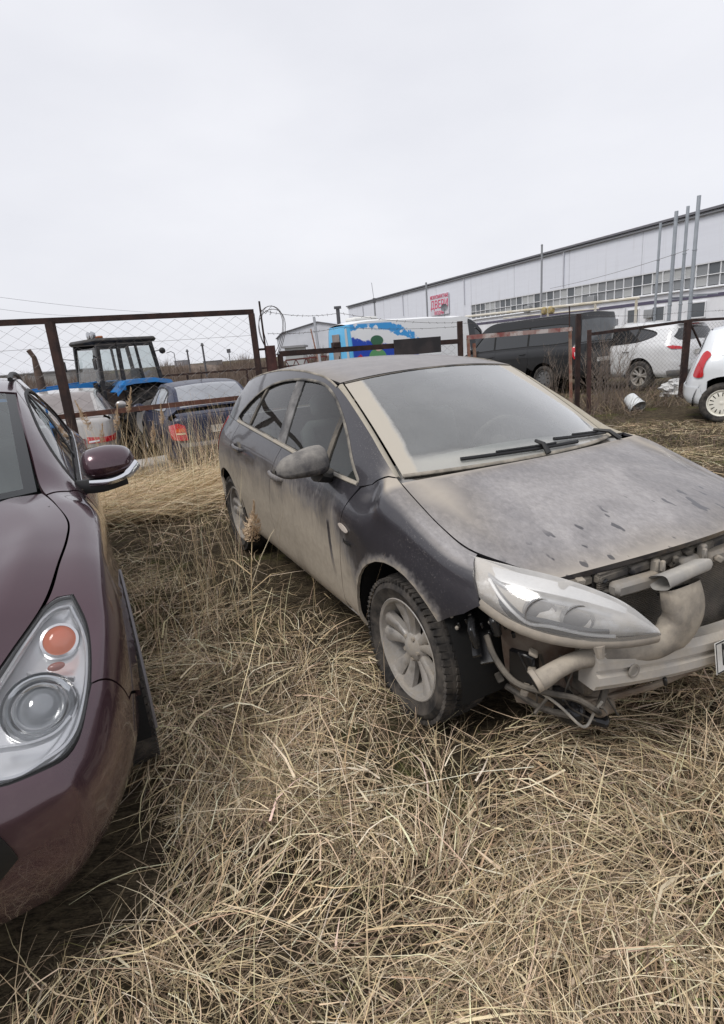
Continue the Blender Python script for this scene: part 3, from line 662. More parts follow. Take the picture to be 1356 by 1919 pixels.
# ---------------------------------------------------------------- poles, pipes and wires
GALV = noisy('galvanised', (.42, .45, .48), (.34, .37, .40), 2, .45, .6); DKP = mat('pole_dark', (.10, .10, .11), .7); GRP = mat('pole_grey', (.27, .28, .30), .6)
fl = ['leftmost', 'second from the left', 'third from the left', 'rightmost']
for i, (px, d, r) in enumerate(((1226, 25.5, .055), (1253, 24, .075), (1273, 24, .065), (1291, 23, .075))):
    p = CC+ray(px, 590)*d; o = empty('flue_pipe', (p[0], p[1], -.3)); tag(o, 'tall galvanised flue pipe before the warehouse windows, '+fl[i]+' of four', 'flue pipe', 'flue pipes by the warehouse')
    MB().tube([(0, 0, 0), (0, 0, 6.1+.15*i)], r, 12).build('pipe', GALV, o); b = MB()
    for z in (2.6, 4.6): b.lathe([(r, z-.03), (r+.015, z-.02), (r+.015, z+.02), (r, z+.03)], 12, 'z')
    b.build('collar', GALV, o); MB().bar((0, 0, 2.9), (.0+FN[0]*1.6, FN[1]*1.6, 2.9), .04, .04).build('wall_bracket', GALV, o, False)
for px, ytop, d, r, lab in ((1015, 460, 34, .06, 'grey mast rising above the warehouse roof right of the middle'), (798, 531, 44, .07, 'grey mast beside the red lettering on the warehouse'), (701, 566, 40, .06, 'thin mast with an aerial left of the red lettering')):
    top = CC+ray(px, ytop)*d; o = empty('mast', (top[0], top[1], -.4)); tag(o, lab, 'mast', 'masts in front of the warehouse'); MB().tube([(0, 0, 0), (0, 0, top[2]+.4)], r, 8).build('pole', GRP, o)
    if px == 701: MB().tube([(0, 0, top[2]+.4), (-.1, 0, top[2]+1.7)], .018, 5).build('aerial', GRP, o); MB().box((0, 0, top[2]+.5), (.2, .2, .3)).build('box', DKP, o, False)
    else: MB().sphere((0, 0, top[2]+.4), r*1.2, 8, 6).build('cap', GRP, o)
o = (lambda p: empty('satellite_dish', (p[0], p[1], p[2])))(CC+ray(832, 577)*30); tag(o, 'small round dish on a stick above the van roof', 'dish'); d_ = MB(); d_.lathe([(0, .03), (.12, .015), (.2, -.03)], 16, 'y'); d_.build('dish', GRP, o); MB().tube([(0, 0, -2.2), (0, 0, 0)], .03, 6).build('stick', GRP, o)
p = CC+ray(633, 586)*70; o = empty('roof_vent', (p[0], p[1], 3.5)); tag(o, 'small dark vent stack at the far roof corner', 'vent'); MB().tube([(0, 0, 0), (0, 0, p[2]-3.0)], .25, 8).build('stack', DKP, o); MB().box((0, 0, p[2]-2.9), (.9, .6, .3)).build('cowl', DKP, o, False)
for i, (px, y0, y1, d, lab) in enumerate(((350, 655, 700, 48, 'short dark pole right of the tractor cab'), (378, 643, 712, 40, 'tall dark pole nearer the middle of the fence panel'), (428, 656, 700, 60, 'distant lamp pole seen through the fence mesh'), (326, 662, 690, 75, 'far curved street lamp by the block of flats'))):
    t = CC+ray(px, y0)*d; o = empty('distant_pole', (t[0], t[1], -.7)); tag(o, lab, 'pole', 'poles beyond the fence'); MB().tube([(0, 0, 0), (0, 0, t[2]+.7)], .07 if i < 2 else .05, 6).build('pole', DKP, o)
    if i == 2: MB().box((0, 0, t[2]+.6), (.35, .35, .4)).build('lamp_head', DKP, o, False)
    if i == 3: MB().tube([(0, 0, t[2]+.7), (-.4, 0, t[2]+.95), (-1.0, 0, t[2]+.8)], .05, 6).build('lamp_arm', DKP, o)
    if i < 2: MB().box((0, 0, t[2]+.55), (.2, .2, .1)).build('cap', DKP, o, False)
def wire(label, pts, r, cat='wire', group='overhead wires'):
    P = [CC+ray(x, y)*d for x, y, d in pts]; n = 14; a, b_ = np.array(P[0]), np.array(P[-1]); L_ = np.linalg.norm(b_-a)
    Q = [tuple(a+(b_-a)*t-np.array([0, 0, .012*L_*4*t*(1-t)])) for t in np.linspace(0, 1, n)]
    o = MB().tube(Q, r, 4).build('overhead_wire', mat('wire_grey', (.25, .25, .26), .7), None, False); tag(o, label, cat, group)
wire('upper thin overhead wire at the far left', [(-60, 549, 55), (330, 588, 75)], .018); wire('lower thin overhead wire at the far left', [(-60, 570, 55), (150, 592, 75)], .018); wire('slack cable slanting up across the warehouse wall', [(1030, 541, 30), (1290, 468, 22)], .012)
# yellowish gas pipe on supports
GAS = noisy('gas_pipe', (.58, .53, .42), (.66, .63, .57), 3, .6); gp = empty('gas_pipe', (0, 0, 0)); a = CC+ray(872, 594)*24; b_ = CC+ray(1197, 577)*20; gp.location = tuple(a)
tag(gp, 'pale yellow gas pipe on stands above the black van', 'pipe'); D_ = Vector(b_-a); D_.z = 0
P_ = lambda t, dz=0: tuple(Vector((0, 0, 0))+D_*t+Vector((0, 0, dz)))
MB().tube([P_(0), P_(1)], .055, 8).build('pipe', GAS, gp); MB().tube([P_(.25, -.22), P_(.80, -.22)], .03, 6).build('thin_pipe', GAS, gp)
for t in (.02, .52, .78, .985):
    MB().bar(P_(t, .0), P_(t, -2.6), .07, .07).build('stand', GAS, gp, False)
for t in (.50, .54): MB().box(P_(t, -.10), (.22, .22, .28), rz=.4, bev=.05).build('valve', noisy('valve', (.45, .35, .12), (.3, .25, .18), 8, .7), gp)
# rusty lattice boom lying behind the fence
lb = empty('lattice_boom', tuple(CC+ray(535, 679)*22)); tag(lb, 'rusty red lattice boom lying behind the fence post', 'lattice boom'); e = Vector(CC+ray(612, 671)*22)-lb.location
RUSTR = noisy('rust_red', (.16, .045, .04), (.10, .05, .045), 5, .8)
for dz in (.0, .42): MB().bar((0, 0, dz-.35), tuple(e+Vector((0, 0, dz-.35))), .06, .06).build('chord', RUSTR, lb, False)
for i in range(8):
    a_ = e*(i/8)+Vector((0, 0, -.35 if i % 2 else .07)); c_ = e*((i+1)/8)+Vector((0, 0, .07 if i % 2 else -.35)); MB().bar(tuple(a_), tuple(c_), .035, .035).build('brace', RUSTR, lb, False)
# ================================================================ dusty hatchback (x forward from the front axle, y left, z up)
def build_hatchback():
    car = empty('hatchback_car', (.909, 2.487, 0), math.radians(-63.93))
    tag(car, 'dusty dark blue hatchback with its front bumper missing, standing in dry grass', 'car')
    PT = paint('hatch_paint', (.009, .009, .017), mode='hatch', metal=.15, coat=.6)
    GL = glass('hatch_side_glass', (.42, .48, .47), .035, refl=1.0); WS = glass('hatch_windscreen', (.78, .83, .81), .15, (.80, .815, .805), 2.0, .03, wiped=True)
    TRIM = dusty('dusty_trim', (.02, .02, .02), (.40, .36, .30), .55, .6)
    # ---- side net
    def fend(x, y0, y1, y2, y3, y4, z4, y8, z8, zs=(.22, .32, .48, .67)):
        r = [(x, y0, zs[0]), (x, y1, zs[1]), (x, y2, zs[2]), (x, y3, zs[3]), (x, y4, z4)]
        for t in (.3, .55, .78, 1.0):
            a = t*PI/2; r.append((x, y8+(y4-y8)*math.cos(a)**1.0, z4+(z8-z4)*math.sin(a)))
        return r
    def cab(x, zb, yb, y8, z8, y3=.90, y4=.885, z4=None, bul=.012, xs=None, y0=.80):
        z4 = z4 if z4 is not None else zb-.11
        r = [(x, y0, .22), (x, y0+.062, .31), (x, y3-.012, .48), (x, y3, .68), (x, y4, z4), (x, yb, zb)]
        for t in (.5, .84): r.append((x, yb+(y8-yb)*t+bul*math.sin(t*PI), zb+(z8-zb)*t))
        r.append((x, y8, z8)); return r
    rows = [
        fend(.62, .58, .66, .69, .70, .685, .70, .617, .80, (.22, .32, .45, .60)),
        fend(.45, .70, .775, .81, .825, .805, .735, .70, .815, (.22, .32, .46, .62)),
        fend(.30, .765, .83, .86, .87, .845, .765, .745, .835, (.22, .32, .47, .64)),
        fend(.15, .785, .85, .88, .89, .862, .80, .755, .885, (.22, .32, .48, .66)),
        fend(0, .795, .86, .888, .898, .87, .83, .75, .94),
        fend(-.16, .80, .862, .89, .90, .878, .85, .735, .995),
        cab(-.30, .955, .79, .705, 1.035, z4=.86, y4=.882), cab(-.40, .952, .805, .690, 1.085, z4=.86), cab(-.50, .958, .818, .675, 1.142, z4=.86), cab(-.70, .972, .828, .648, 1.245, z4=.87),
        cab(-.90, .988, .832, .622, 1.338, z4=.88), cab(-1.10, 1.003, .835, .602, 1.408, z4=.89), cab(-1.40, 1.027, .835, .588, 1.448, z4=.91), cab(-1.80, 1.056, .832, .580, 1.466, z4=.93),
        cab(-2.20, 1.084, .826, .570, 1.455, z4=.95), cab(-2.50, 1.10, .812, .560, 1.432, z4=.965, y3=.905, y4=.888), cab(-2.75, 1.11, .782, .548, 1.405, z4=.97, y3=.90, y4=.872), cab(-2.95, 1.11, .745, .535, 1.375, z4=.965, y3=.885, y4=.845, bul=.015)]
    # rear corner and tail
    Sr = [(-3.20, .74, .24), (-3.22, .80, .34), (-3.22, .83, .48), (-3.22, .835, .68), (-3.19, .79, .93), (-3.12, .705, 1.09), (-3.08, .655, 1.17), (-3.04, .595, 1.27), (-3.01, .53, 1.36)]
    Sc = [(-3.42, 0, .24), (-3.50, 0, .34), (-3.53, 0, .48), (-3.53, 0, .66), (-3.48, 0, .92), (-3.41, 0, 1.06), (-3.34, 0, 1.15), (-3.22, 0, 1.28), (-3.06, 0, 1.385)]
    rows += [Sr]+wrap_rows(Sr, Sc)
    G = np.array(rows)
    def arch(P, cx):
        r = np.hypot(P[:, 0]-cx, P[:, 2]-.335); return .014*np.exp(-((r-.392)/.028)**2)*(P[:, 2] > .2)
    flare = lambda P: arch(P, 0)+arch(P, -2.685)
    # ---- top nets
    def crown(edge, cen, pw=2.2, ss=(1, .93, .75, .5, .25, 0, -.25, -.5, -.75, -.93, -1)):
        return [(edge[0]+(cen[0]-edge[0])*(1-s*s), edge[1]*s, edge[2]+(cen[1]-edge[2])*(1-abs(s)**pw)) for s in ss]
    hood = Net([crown((.62, .617, .798), (.735, .838)), crown((.535, .665, .806), (.65, .872)), crown((.45, .70, .817), (.55, .902), 2.6), crown((.30, .745, .838), (.41, .942), 2.8), crown((.15, .757, .887), (.27, .972), 2.8), crown((0, .752, .942), (.14, 1.002), 2.6), crown((-.16, .737, .997), (.0, 1.03), 2.4), crown((-.20, .73, 1.008), (-.045, 1.038), 2.4)], 1)
    wsn = Net([crown((-.27+(-.70)*t, .672+(.590-.672)*t, .992+(1.388-.992)*t+.014*math.sin(t*PI)), (-.035+(-.94+.035)*t, 1.022+(1.425-1.022)*t+.022*math.sin(t*PI)), 2.0) for t in np.linspace(0, 1, 7)], 1)
    rf = [(-.985, .60, 1.392, -.955, 1.43), (-1.1, .602, 1.410, -1.08, 1.452), (-1.4, .588, 1.450, -1.39, 1.488), (-1.8, .58, 1.468, -1.8, 1.504), (-2.2, .57, 1.457, -2.2, 1.495), (-2.5, .56, 1.434, -2.5, 1.474), (-2.75, .548, 1.407, -2.76, 1.446), (-2.95, .535, 1.377, -2.98, 1.416), (-3.03, .525, 1.358, -3.08, 1.392)]
    roof = Net([crown(r[:3], r[3:], 2.3) for r in rf], 1)
    full = lambda n, u0, u1, v0=0., v1=None: [(u0, v0), (u1, v0), (u1, v1 if v1 is not None else n.kv[-1]), (u0, v1 if v1 is not None else n.kv[-1])]
    hk, hv = hood.ku, hood.kv
    panel(hood, 'hood', full(hood, hk[0], hk[-2]+.01), PT, car, .03, .025, .004)
    wk = wsn.ku
    wso = panel(wsn, 'windscreen', full(wsn, 0, wk[-1]), WS, car, .04, .004, .012)
    panel(roof, 'roof', full(roof, 0, roof.ku[-1]), PT, car, .05, .012, .004)
    for v0, v1 in ((0, .02), ): pass
    strip(wsn, 'windscreen_seal', [(u, wsn.kv[-1]*k) for u, k in [(wk[-1], t) for t in np.linspace(0.01, .99, 30)]], BLACKP, car, .014, .004)
    # cowl under the screen: dark tray between hood edge and glass
    cw = Net([crown((-.17, .70, .955), (-.02, .985), 2.2), crown((-.30, .665, .985), (-.07, 1.015), 2.0)], 1)
    panel(cw, 'cowl', full(cw, 0, cw.ku[-1]), BLACKP, car, .04, .01, 0)
    strip(wsn, 'windscreen_seal', [(0.012, wsn.kv[-1]*t) for t in np.linspace(0.01, .99, 30)], TRIM, car, .02, .006)
    # ---- the two sides
    for sg in (-1, 1):
        S = Net(G if sg > 0 else mirror_net(G), sg)
        ku, kv = S.ku, S.kv
        xs = np.array([r[3][0] for r in rows[:18]])
        U = lambda x: float(np.interp(-x, -xs, ku[:18]))
        win = (0, ku[17], 0, kv[8])
        q = lambda pts: S.inv(pts, (0, 2), win)
        A = lambda cx, a0, a1, r=.378, n=14: [(cx+r*math.cos(a), .335+r*math.sin(a)) for a in np.linspace(a0, a1, n)]
        # fender
        low = [(-.445, .85), (-.50, .66), (-.55, .45), (-.565, .33)]
        p = list(q(spline(low, 4)))+list(q([(-.45, .285), (-.37, .27)]))+list(q(A(0, PI*1.05, PI*.225)))+list(q([(.30, .585), (.40, .645), (.455, .69)]))+[(U(.425), kv[4]+.035), (U(.39), kv[6]), (U(.345), kv[8])]
        p += [(U(x), kv[8]) for x in (.25, .1, -.05, -.17, -.215)]+[(U(-.26), kv[7]), (U(-.34), kv[5]+.03), (U(-.405), kv[5]-.005)]
        panel(S, 'front_fender', p, PT, car, .025, .014, .0025, disp=flare)
        # doors
        g2 = [(-1.395, 1.026), (-1.45, .93), (-1.555, .75), (-1.60, .57), (-1.595, .42), (-1.565, .275)]
        belt = lambda x0, x1, n: [(U(x), kv[5]) for x in np.linspace(x0, x1, n)]
        p = belt(-.415, -1.395, 12)+list(q(spline(g2, 4)))[1:]+list(q([(-1.2, .272), (-.8, .272), (-.57, .285)]))+list(q(spline(low[::-1], 4)))
        fd = panel(S, 'front_door', p, PT, car, .03, .014, .0025)
        g3 = [(-2.36, 1.093), (-2.44, .95), (-2.45, .82), (-2.38, .66), (-2.33, .52), (-2.30, .40), (-2.285, .275)]
        p = belt(-1.395, -2.36, 10)+list(q(spline(g3, 4)))[1:]+list(q([(-2.0, .272), (-1.7, .272)]))+list(q(spline(g2[::-1], 4)))
        rd = panel(S, 'rear_door', p, PT, car, .03, .014, .0025)
        # sill
        p = list(q([(-.36, .272), (-1.2, .268), (-2.30, .268), (-2.31, .225), (-1.2, .222), (-.355, .225)]))
        panel(S, 'sill', p, PT, car, .04, .03, .001)
        # quarter panel back to the tailgate
        win2 = (ku[13], ku[-1], 0, kv[8]); q2 = lambda pts: S.inv(pts, (0, 2), win2)
        p = list(q(spline(g3, 4)))[:-4]+list(q(A(-2.685, PI*.14, PI*.99)))[::1]
        arc = q([(-2.685+.378*math.cos(a), .335+.378*math.sin(a)) for a in np.linspace(PI*.10, PI*1.02, 18)])
        p = list(q(spline(g3[:5], 4)))+list(arc)+[(ku[17]+.05, kv[0]+.03), (ku[18]+.06, kv[0]+.03), (ku[18]+.06, kv[4]), (ku[18], kv[5])]+[(u, kv[5]) for u in np.linspace(ku[17], U(-2.37), 6)]
        panel(S, 'rear_quarter', p, PT, car, .03, .014, .0025, disp=flare)
        # tail: lamp, tailgate, bumper half
        panel(S, 'tailgate', [(ku[18]+.06, kv[2]), (ku[-1], kv[2]), (ku[-1], kv[5]), (ku[18]+.06, kv[5])], PT, car, .04, .014, .002)
        panel(S, 'rear_window', [(ku[18]+.04, kv[5]+.02), (ku[-1], kv[5]+.02), (ku[-1], kv[8]-.03), (ku[18]+.04, kv[8]-.03)], glass('hatch_rear_glass', (.75, .78, .78), .15, refl=1.0), car, .05, .006, .002)
        panel(S, 'rear_bumper', [(ku[18]+.06, kv[0]+.03), (ku[-1], kv[0]+.03), (ku[-1], kv[2]), (ku[18]+.06, kv[2])], PT, car, .05, .02, .002)
        tl = [(ku[17]+.06, kv[4]+.09), (ku[17]+.17, kv[4]-.11), (ku[18]+.12, kv[4]-.10), (ku[18]+.2, kv[4]+.07), (ku[18], kv[4]+.12)]
        panel(S, 'tail_lamp', spline(tl, 4, True), LAMPRED, car, .03, .012, 0, off=.006)
        # window band: body frame with one opening, panes, pillars
        dl_low = [(x, None) for x in np.linspace(-.435, -2.60, 16)]
        lower = [(U(x), kv[5]+.012) for x in np.linspace(-.445, -2.40, 16)]
        top = [(-2.475, 1.128), (-2.445, 1.175), (-2.31, 1.268), (-2.09, 1.352), (-1.82, 1.394), (-1.5, 1.408), (-1.2, 1.392), (-1.02, 1.345), (-.86, 1.262), (-.70, 1.157), (-.55, 1.043), (-.45, .975)]
        dlo = np.array(lower+list(q(spline(top, 4))))
        outer = belt(-.415, -2.37, 14)+[(u, kv[5]) for u in np.linspace(U(-2.45), ku[18], 5)]+[(ku[18]+.03, kv[7]), (ku[18], kv[8])]+[(U(x), kv[8]) for x in (-2.85, -2.5, -2.2, -1.8, -1.4, -1.1, -.9, -.7, -.5, -.4, -.3, -.225)]+[(U(-.27), kv[7]), (U(-.345), kv[5]+.03)]
        panel(S, 'pillar_frame', outer, PT, car, .025, .02, .0015, holes=[dlo], hgap=.0)
        strip(S, 'window_trim', np.vstack([dlo, dlo[:1]]), dusty('window_seal', (.02, .02, .022), (.36, .33, .28), .28, .6), car, .016, .004)
        strip(S, 'belt_moulding', [(U(x), kv[5]+.006) for x in np.linspace(-.44, -2.44, 24)], dusty('moulding', (.35, .35, .35), (.45, .405, .335), .6, .4, .6), car, .020, .010)
        # roof seam beside the panel (dusty ditch)
        strip(S, 'roof_ditch', [(U(x), kv[8]-.004) for x in np.linspace(-1.0, -2.9, 24)], TRIM, car, .012, .003)
        def pane(name, p): 
            return panel(S, name, p, GL, car, .05, .004, .002, off=-.012)
        def cut(x0, x1, sl0=0., sl1=0.):
            """part of the window opening between two leaning lines (x at belt, lean towards the top)"""
            d = dlo.copy(); W_ = S.P(d[:, 0], d[:, 1]); keep = []
            f = lambda x, z, xb, s: x-(xb+s*(z-1.0))
            P2 = np.stack([W_[:, 0], W_[:, 2]], 1)
            def clip(P, xb, s, side):
                out = []
                for i in range(len(P)):
                    a, b = P[i], P[(i+1) % len(P)]; fa, fb = side*f(a[0], a[1], xb, s), side*f(b[0], b[1], xb, s)
                    if fa >= 0: out.append(a)
                    if fa*fb < 0: out.append(a+(b-a)*fa/(fa-fb))
                return np.array(out)
            P2 = clip(P2, x0, sl0, -1); P2 = clip(P2, x1, sl1, 1); return q(P2)
        pane('quarter_glass', cut(0, -.775, 0, -.10)); pane('front_window', cut(-.815, -1.375, -.10, -.22)); pane('rear_window_side', cut(-1.50, -2.13, -.22, .14)); pane('rear_quarter_glass', cut(-2.17, -3, .14, 0))
        panel(S, 'centre_pillar', cut(-1.375, -1.50, -.22, -.22), dusty('pillar_black', (.02, .02, .024), (.34, .33, .32), .30, .4), car, .05, .01, 0, off=-.006)
        panel(S, 'window_divider', cut(-.775, -.815, -.10, -.10), BLACKP, car, .05, .01, 0, off=-.004); panel(S, 'window_divider', cut(-2.13, -2.17, .14, .14), BLACKP, car, .05, .01, 0, off=-.004)
        # A-pillar face beside the screen
        an = []
        for t in np.linspace(0, 1, 9):
            x = -.225-.765*t; u = U(x); a = S.P(u, kv[8])[0]; e = wsn.P(wk[-1]*t, (wsn.kv[-1] if sg < 0 else 0.))[0]
            an.append([a, a*.5+e*.5+np.array([0, 0, .006]), e])
        an = Net(an, 1 if sg > 0 else -1); panel(an, 'pillar_face', full(an, 0, an.ku[-1]), dusty('pillar_dust', (.03, .03, .035), (.44, .40, .325), .95, .6), car, .03, .006, 0)
        # handles
        for hx, hz, d in ((-1.38, .862, fd), (-2.235, .935, rd)):
            c = S.P(*[w[None] for w in q([(hx, hz)])[0]])[0]; b = MB()
            b.tube([(c[0]+.10, c[1]-sg*.004, c[2]-.012), (c[0]+.085, c[1]+sg*.022, c[2]-.008), (c[0], c[1]+sg*.034, c[2]), (c[0]-.085, c[1]+sg*.022, c[2]+.006), (c[0]-.10, c[1]-sg*.004, c[2]+.006)], [.011, .015, .016, .015, .011], 10, sq=(1.1, .75))
            b.build('door_handle', PT, d)
            uvc = q([(hx-.01, hz)])[0]; panel(S, 'handle_cup', [(uvc[0]+.075*math.cos(a), uvc[1]+.034*math.sin(a)) for a in np.linspace(0, 2*PI, 20)[:-1]], dusty('cup_dust', (.02, .02, .025), (.3, .27, .22), .3), d, .03, .0, 0, off=.001)
        # side repeater on the fender and script badge
        uv = q([(-.43, .768)])[0]; panel(S, 'side_repeater', [(uv[0]+.052*math.cos(a)*(1 if math.cos(a) > 0 else 1), uv[1]+.018*math.sin(a)+.010*math.cos(a)) for a in np.linspace(0, 2*PI, 20)[:-1]], dusty('repeater', (.65, .6, .55), (.55, .47, .4), .5, .2), car, .02, .006, 0, off=.008)
        c = S.P(*[w[None] for w in q([(-.405, .70)])[0]])[0]
        text_obj('fender_badge', 'Edition' if False else 'Active', .034, INK, car, basis((c[0], c[1]+sg*.006, c[2]), (sg*-1., 0, 0), (0, 0, 1)), .001)
        # mirror (only the right one is left on the car)
        mi = empty('door_mirror') if sg < 0 else empty('mirror_base'); mi.parent = car
        GN = []
        cx, cy, cz = -.66, .985, 1.052
        for t, (w, h, o, xo) in zip(np.linspace(0, 1, 6), ((.02, .02, -.112, .0), (.085, .082, -.10, .012), (.105, .096, -.045, .01), (.105, .084, .03, -.003), (.088, .060, .10, -.02), (.02, .015, .132, -.035))):
            GN.append([(cx+xo+w*.95*math.cos(a)*(1.0 if math.cos(a) > 0 else .35), sg*(cy+o), cz-.018-.10*o+h*(math.copysign(abs(math.sin(a))**.75, math.sin(a)))*(1 if math.sin(a) > 0 else .48)) for a in np.linspace(0, 2*PI, 17)])
        mn = Net(GN, sg)
        if sg < 0: panel(mn, 'mirror_shell', full(mn, 0.001, mn.ku[-1]-.001), dusty('mirror_paint', (.02, .02, .028), (.33, .31, .28), .42, .4), mi, .02, 0, 0)
        if sg < 0: b = MB(); b.box((cx-.034, sg*(cy-.01), cz-.004), (.006, .17, .085), bev=.003).build('mirror_glass', CHROME, mi)
        b = MB(); b.tube([(-.70, sg*.83, .965), (-.675, sg*.87, .965), (-.66, sg*(.92 if sg < 0 else .88), .985 if sg < 0 else .967)], [.034, .030, .034], 10, sq=(1, 1.4)).build('mirror_arm', BLACKP, mi)
        # wheels and dark wells
        for cx, st in ((0, math.radians(0)), (-2.685, 0)):
            wheel(car, (cx, sg*.77, .318), .322, .226, .215, sg, 5, 'alloy', None, st)
            b = MB(); b.lathe([(.40, sg*.55), (.40, sg*.865)], 24, c=(cx, 0, .335), a0=-.15, a1=PI+.15); b.lathe([(.0, sg*.55), (.40, sg*.55)], 24, c=(cx, 0, .335), a0=-.15, a1=PI+.15)
            b.build('wheel_well', DARK, car)
    # ---- underbody, inner shell, cabin
    b = MB(); b.box((-1.35, 0, .27), (2.0, 1.5, .10)); b.box((-2.9, 0, .36), (.9, 1.1, .12)); b.build('floor_pan', DARK, car, False)
    MB().box((-2.7, 0, .62), (1.2, 1.05, .4)).build('boot_floor', DARK, car, False); MB().box((-.25, 0, .62), (.06, 1.30, .62)).build('bulkhead', DARK, car, False); MB().box((.1, 0, .62), (.7, .95, .36)).build('engine_block', DARK, car, False)
    # dashboard
    dn = Net([[(x, y, z+.03*math.cos(y*2.2)) for y in np.linspace(-.70, .70, 9)] for x, z in ((-.10, .955), (-.35, .985), (-.55, .975), (-.66, .93), (-.70, .80), (-.62, .62))], 1)
    panel(dn, 'dashboard', full(dn, 0, dn.ku[-1]), dusty('dash', (.20, .20, .20), (.40, .39, .37), .5, .8), car, .06, .01, 0)
    b = MB(); R_ = .185; st = Matrix.Rotation(math.radians(24), 3, 'Y')
    cxx = Vector((-.86, .37, .93)); ring = [tuple(cxx+st @ Vector((0, R_*math.cos(t), R_*math.sin(t)))) for t in np.linspace(0, 2*PI, 33)]
    b.tube(ring, .016, 8, caps=False)
    for t in (0, PI, -PI/2): b.tube([tuple(cxx+Vector((.03, 0, 0))), tuple(cxx+st @ Vector((0, R_*math.cos(t), R_*math.sin(t))))], .014, 6)
    b.sphere(cxx+Vector((.03, 0, 0)), (.04, .07, .06)); b.tube([tuple(cxx), (-.62, .37, .84)], .03, 8); b.build('steering_wheel', BLACKP, car)
    for sy in (-.37, .37):
        s_ = empty('seat'); s_.parent = car
        b = MB(); b.box((-1.25, sy, .50), (.52, .50, .16), bev=.06); b.build('seat_cushion', SEATM, s_)
        b = MB(); b.box((-1.56, sy, .83), (.16, .48, .62), M=Matrix.Rotation(-.33, 3, 'Y'), bev=.06); b.build('backrest', SEATM, s_)
        b = MB(); b.box((-1.69, sy, 1.21), (.09, .27, .17), M=Matrix.Rotation(-.28, 3, 'Y'), bev=.04); b.tube([(-1.66, sy-.06, 1.08), (-1.68, sy-.06, 1.2)], .008, 6); b.tube([(-1.66, sy+.06, 1.08), (-1.68, sy+.06, 1.2)], .008, 6); b.build('headrest', SEATM, s_)
    b = MB(); b.box((-2.40, 0, .78), (.16, 1.25, .62), M=Matrix.Rotation(-.35, 3, 'Y'), bev=.05); b.box((-2.1, 0, .52), (.5, 1.25, .18), bev=.05); b.build('rear_bench', SEATM, car)
    # roof lining and rear-view mirror
    ln = Net([[(r[0], r[1]*s, r[2]-.05) for s in (1, .5, 0, -.5, -1)] for r in rf], 1); panel(ln, 'roof_lining', full(ln, .05, ln.ku[-1]), mat('lining', (.42, .42, .41), .95), car, .1, 0, .01)
    b = MB(); b.box((-.835, .03, 1.275), (.05, .27, .115), M=Matrix.Rotation(.12, 3, 'X') @ Matrix.Rotation(.25, 3, 'Y'), bev=.03); b.tube([(-.83, .02, 1.31), (-.82, .0, 1.37)], .014, 8); b.build('rear_view_mirror', mat('mirror_back', (.012, .012, .014), .6), car)
    # sensor housing stuck to the screen: frit patch with rounded lower end
    vc = wsn.kv[-1]/2
    pf = [(wk[-1]-.012, vc-.09), (wk[-1]-.05, vc-.15), (wk[-1]-.12, vc-.165), (wk[-1]-.22, vc-.12), (wk[-1]-.27, vc-.03), (wk[-1]-.26, vc+.07), (wk[-1]-.18, vc+.14), (wk[-1]-.08, vc+.15), (wk[-1]-.012, vc+.09)]
    pf = [(wk[-1]-.012, vc-.09), (wk[-1]-.05, vc-.08), (wk[-1]-.06, vc), (wk[-1]-.05, vc+.08), (wk[-1]-.012, vc+.09)]
    panel(wsn, 'sensor_housing', pf, dusty('frit', (.05, .05, .055), (.22, .21, .21), .5, .6), car, .03, .004, 0, off=-.006)
    # paper on the dashboard, seen as a pale reflection
    # wipers
    for y0, ang, ln in ((.33, 0, 0), (-.10, 0, 0)): pass
    bl = mat('wiper_black', (.012, .012, .013), .5)
    def wiper(name, piv, tipk, blade0, blade1):
        w = empty(name); w.parent = car
        pv = Vector(piv); a = wsn.P(*tipk)[0]+np.array([.0, 0, .028]); b = MB(); b.tube([piv, tuple(pv*.6+Vector(a)*.4+Vector((0, 0, .02))), tuple(a)], [.014, .011, .008], 6); b.build('wiper_arm', bl, w)
        uu = np.linspace(0, 1, 9); q = np.array([np.array(blade0)*(1-t)+np.array(blade1)*t for t in uu]); P = wsn.P(q[:, 0], q[:, 1])+wsn.N(q[:, 0], q[:, 1])*.014
        b = MB(); b.tube([tuple(p) for p in P], .009, 6); b.tube([tuple(p+np.array([0, 0, .012])) for p in P[2:7]], .006, 6); b.build('wiper_blade', bl, w)
    V_ = wsn.kv[-1]
    # v runs from the left (+y) edge to the right (-y) edge
    wiper('wiper', (-.03, -.02, 1.035), (.075, V_*.52), (.035, V_*.34), (.06, V_*.80)); wiper('wiper', (-.08, .52, 1.02), (.06, V_*.16), (.035, V_*.05), (.085, V_*.43))
    # ---- what the missing bumper leaves open
    XF = lambda y: .88-.79*abs(y)**3.27
    LM = dusty('mud_plastic', (.16, .155, .15), (.46, .40, .325), .72, .6, 0, 6)
    for sg in (-1, 1):
        hl = empty('headlight'); hl.parent = car
        T_ = lambda a: [(x, sg*y, z) for x, y, z in a]
        HG = [T_([(.325, .762, .828), (.365, .788, .785), (.408, .806, .742), (.452, .806, .705)]),
              T_([(.40, .735, .822), (.468, .768, .773), (.523, .783, .720), (.568, .778, .668)]),
              T_([(.50, .688, .815), (.575, .720, .764), (.632, .732, .704), (.668, .722, .646)]),
              T_([(.60, .630, .803), (.668, .652, .752), (.718, .658, .694), (.748, .645, .636)]),
              T_([(.69, .560, .774), (.742, .573, .730), (.782, .575, .682), (.803, .560, .633)]),
              T_([(.772, .482, .722), (.803, .489, .694), (.826, .490, .664), (.837, .482, .633)]),
              T_([(.838, .425, .650), (.845, .427, .645), (.85, .428, .640), (.852, .428, .634)])]
        H = Net(HG, sg)
        LENS = glass('headlight_lens', (.96, .96, .95), .13, (.72, .70, .67), 1.8, .08, up=.36)
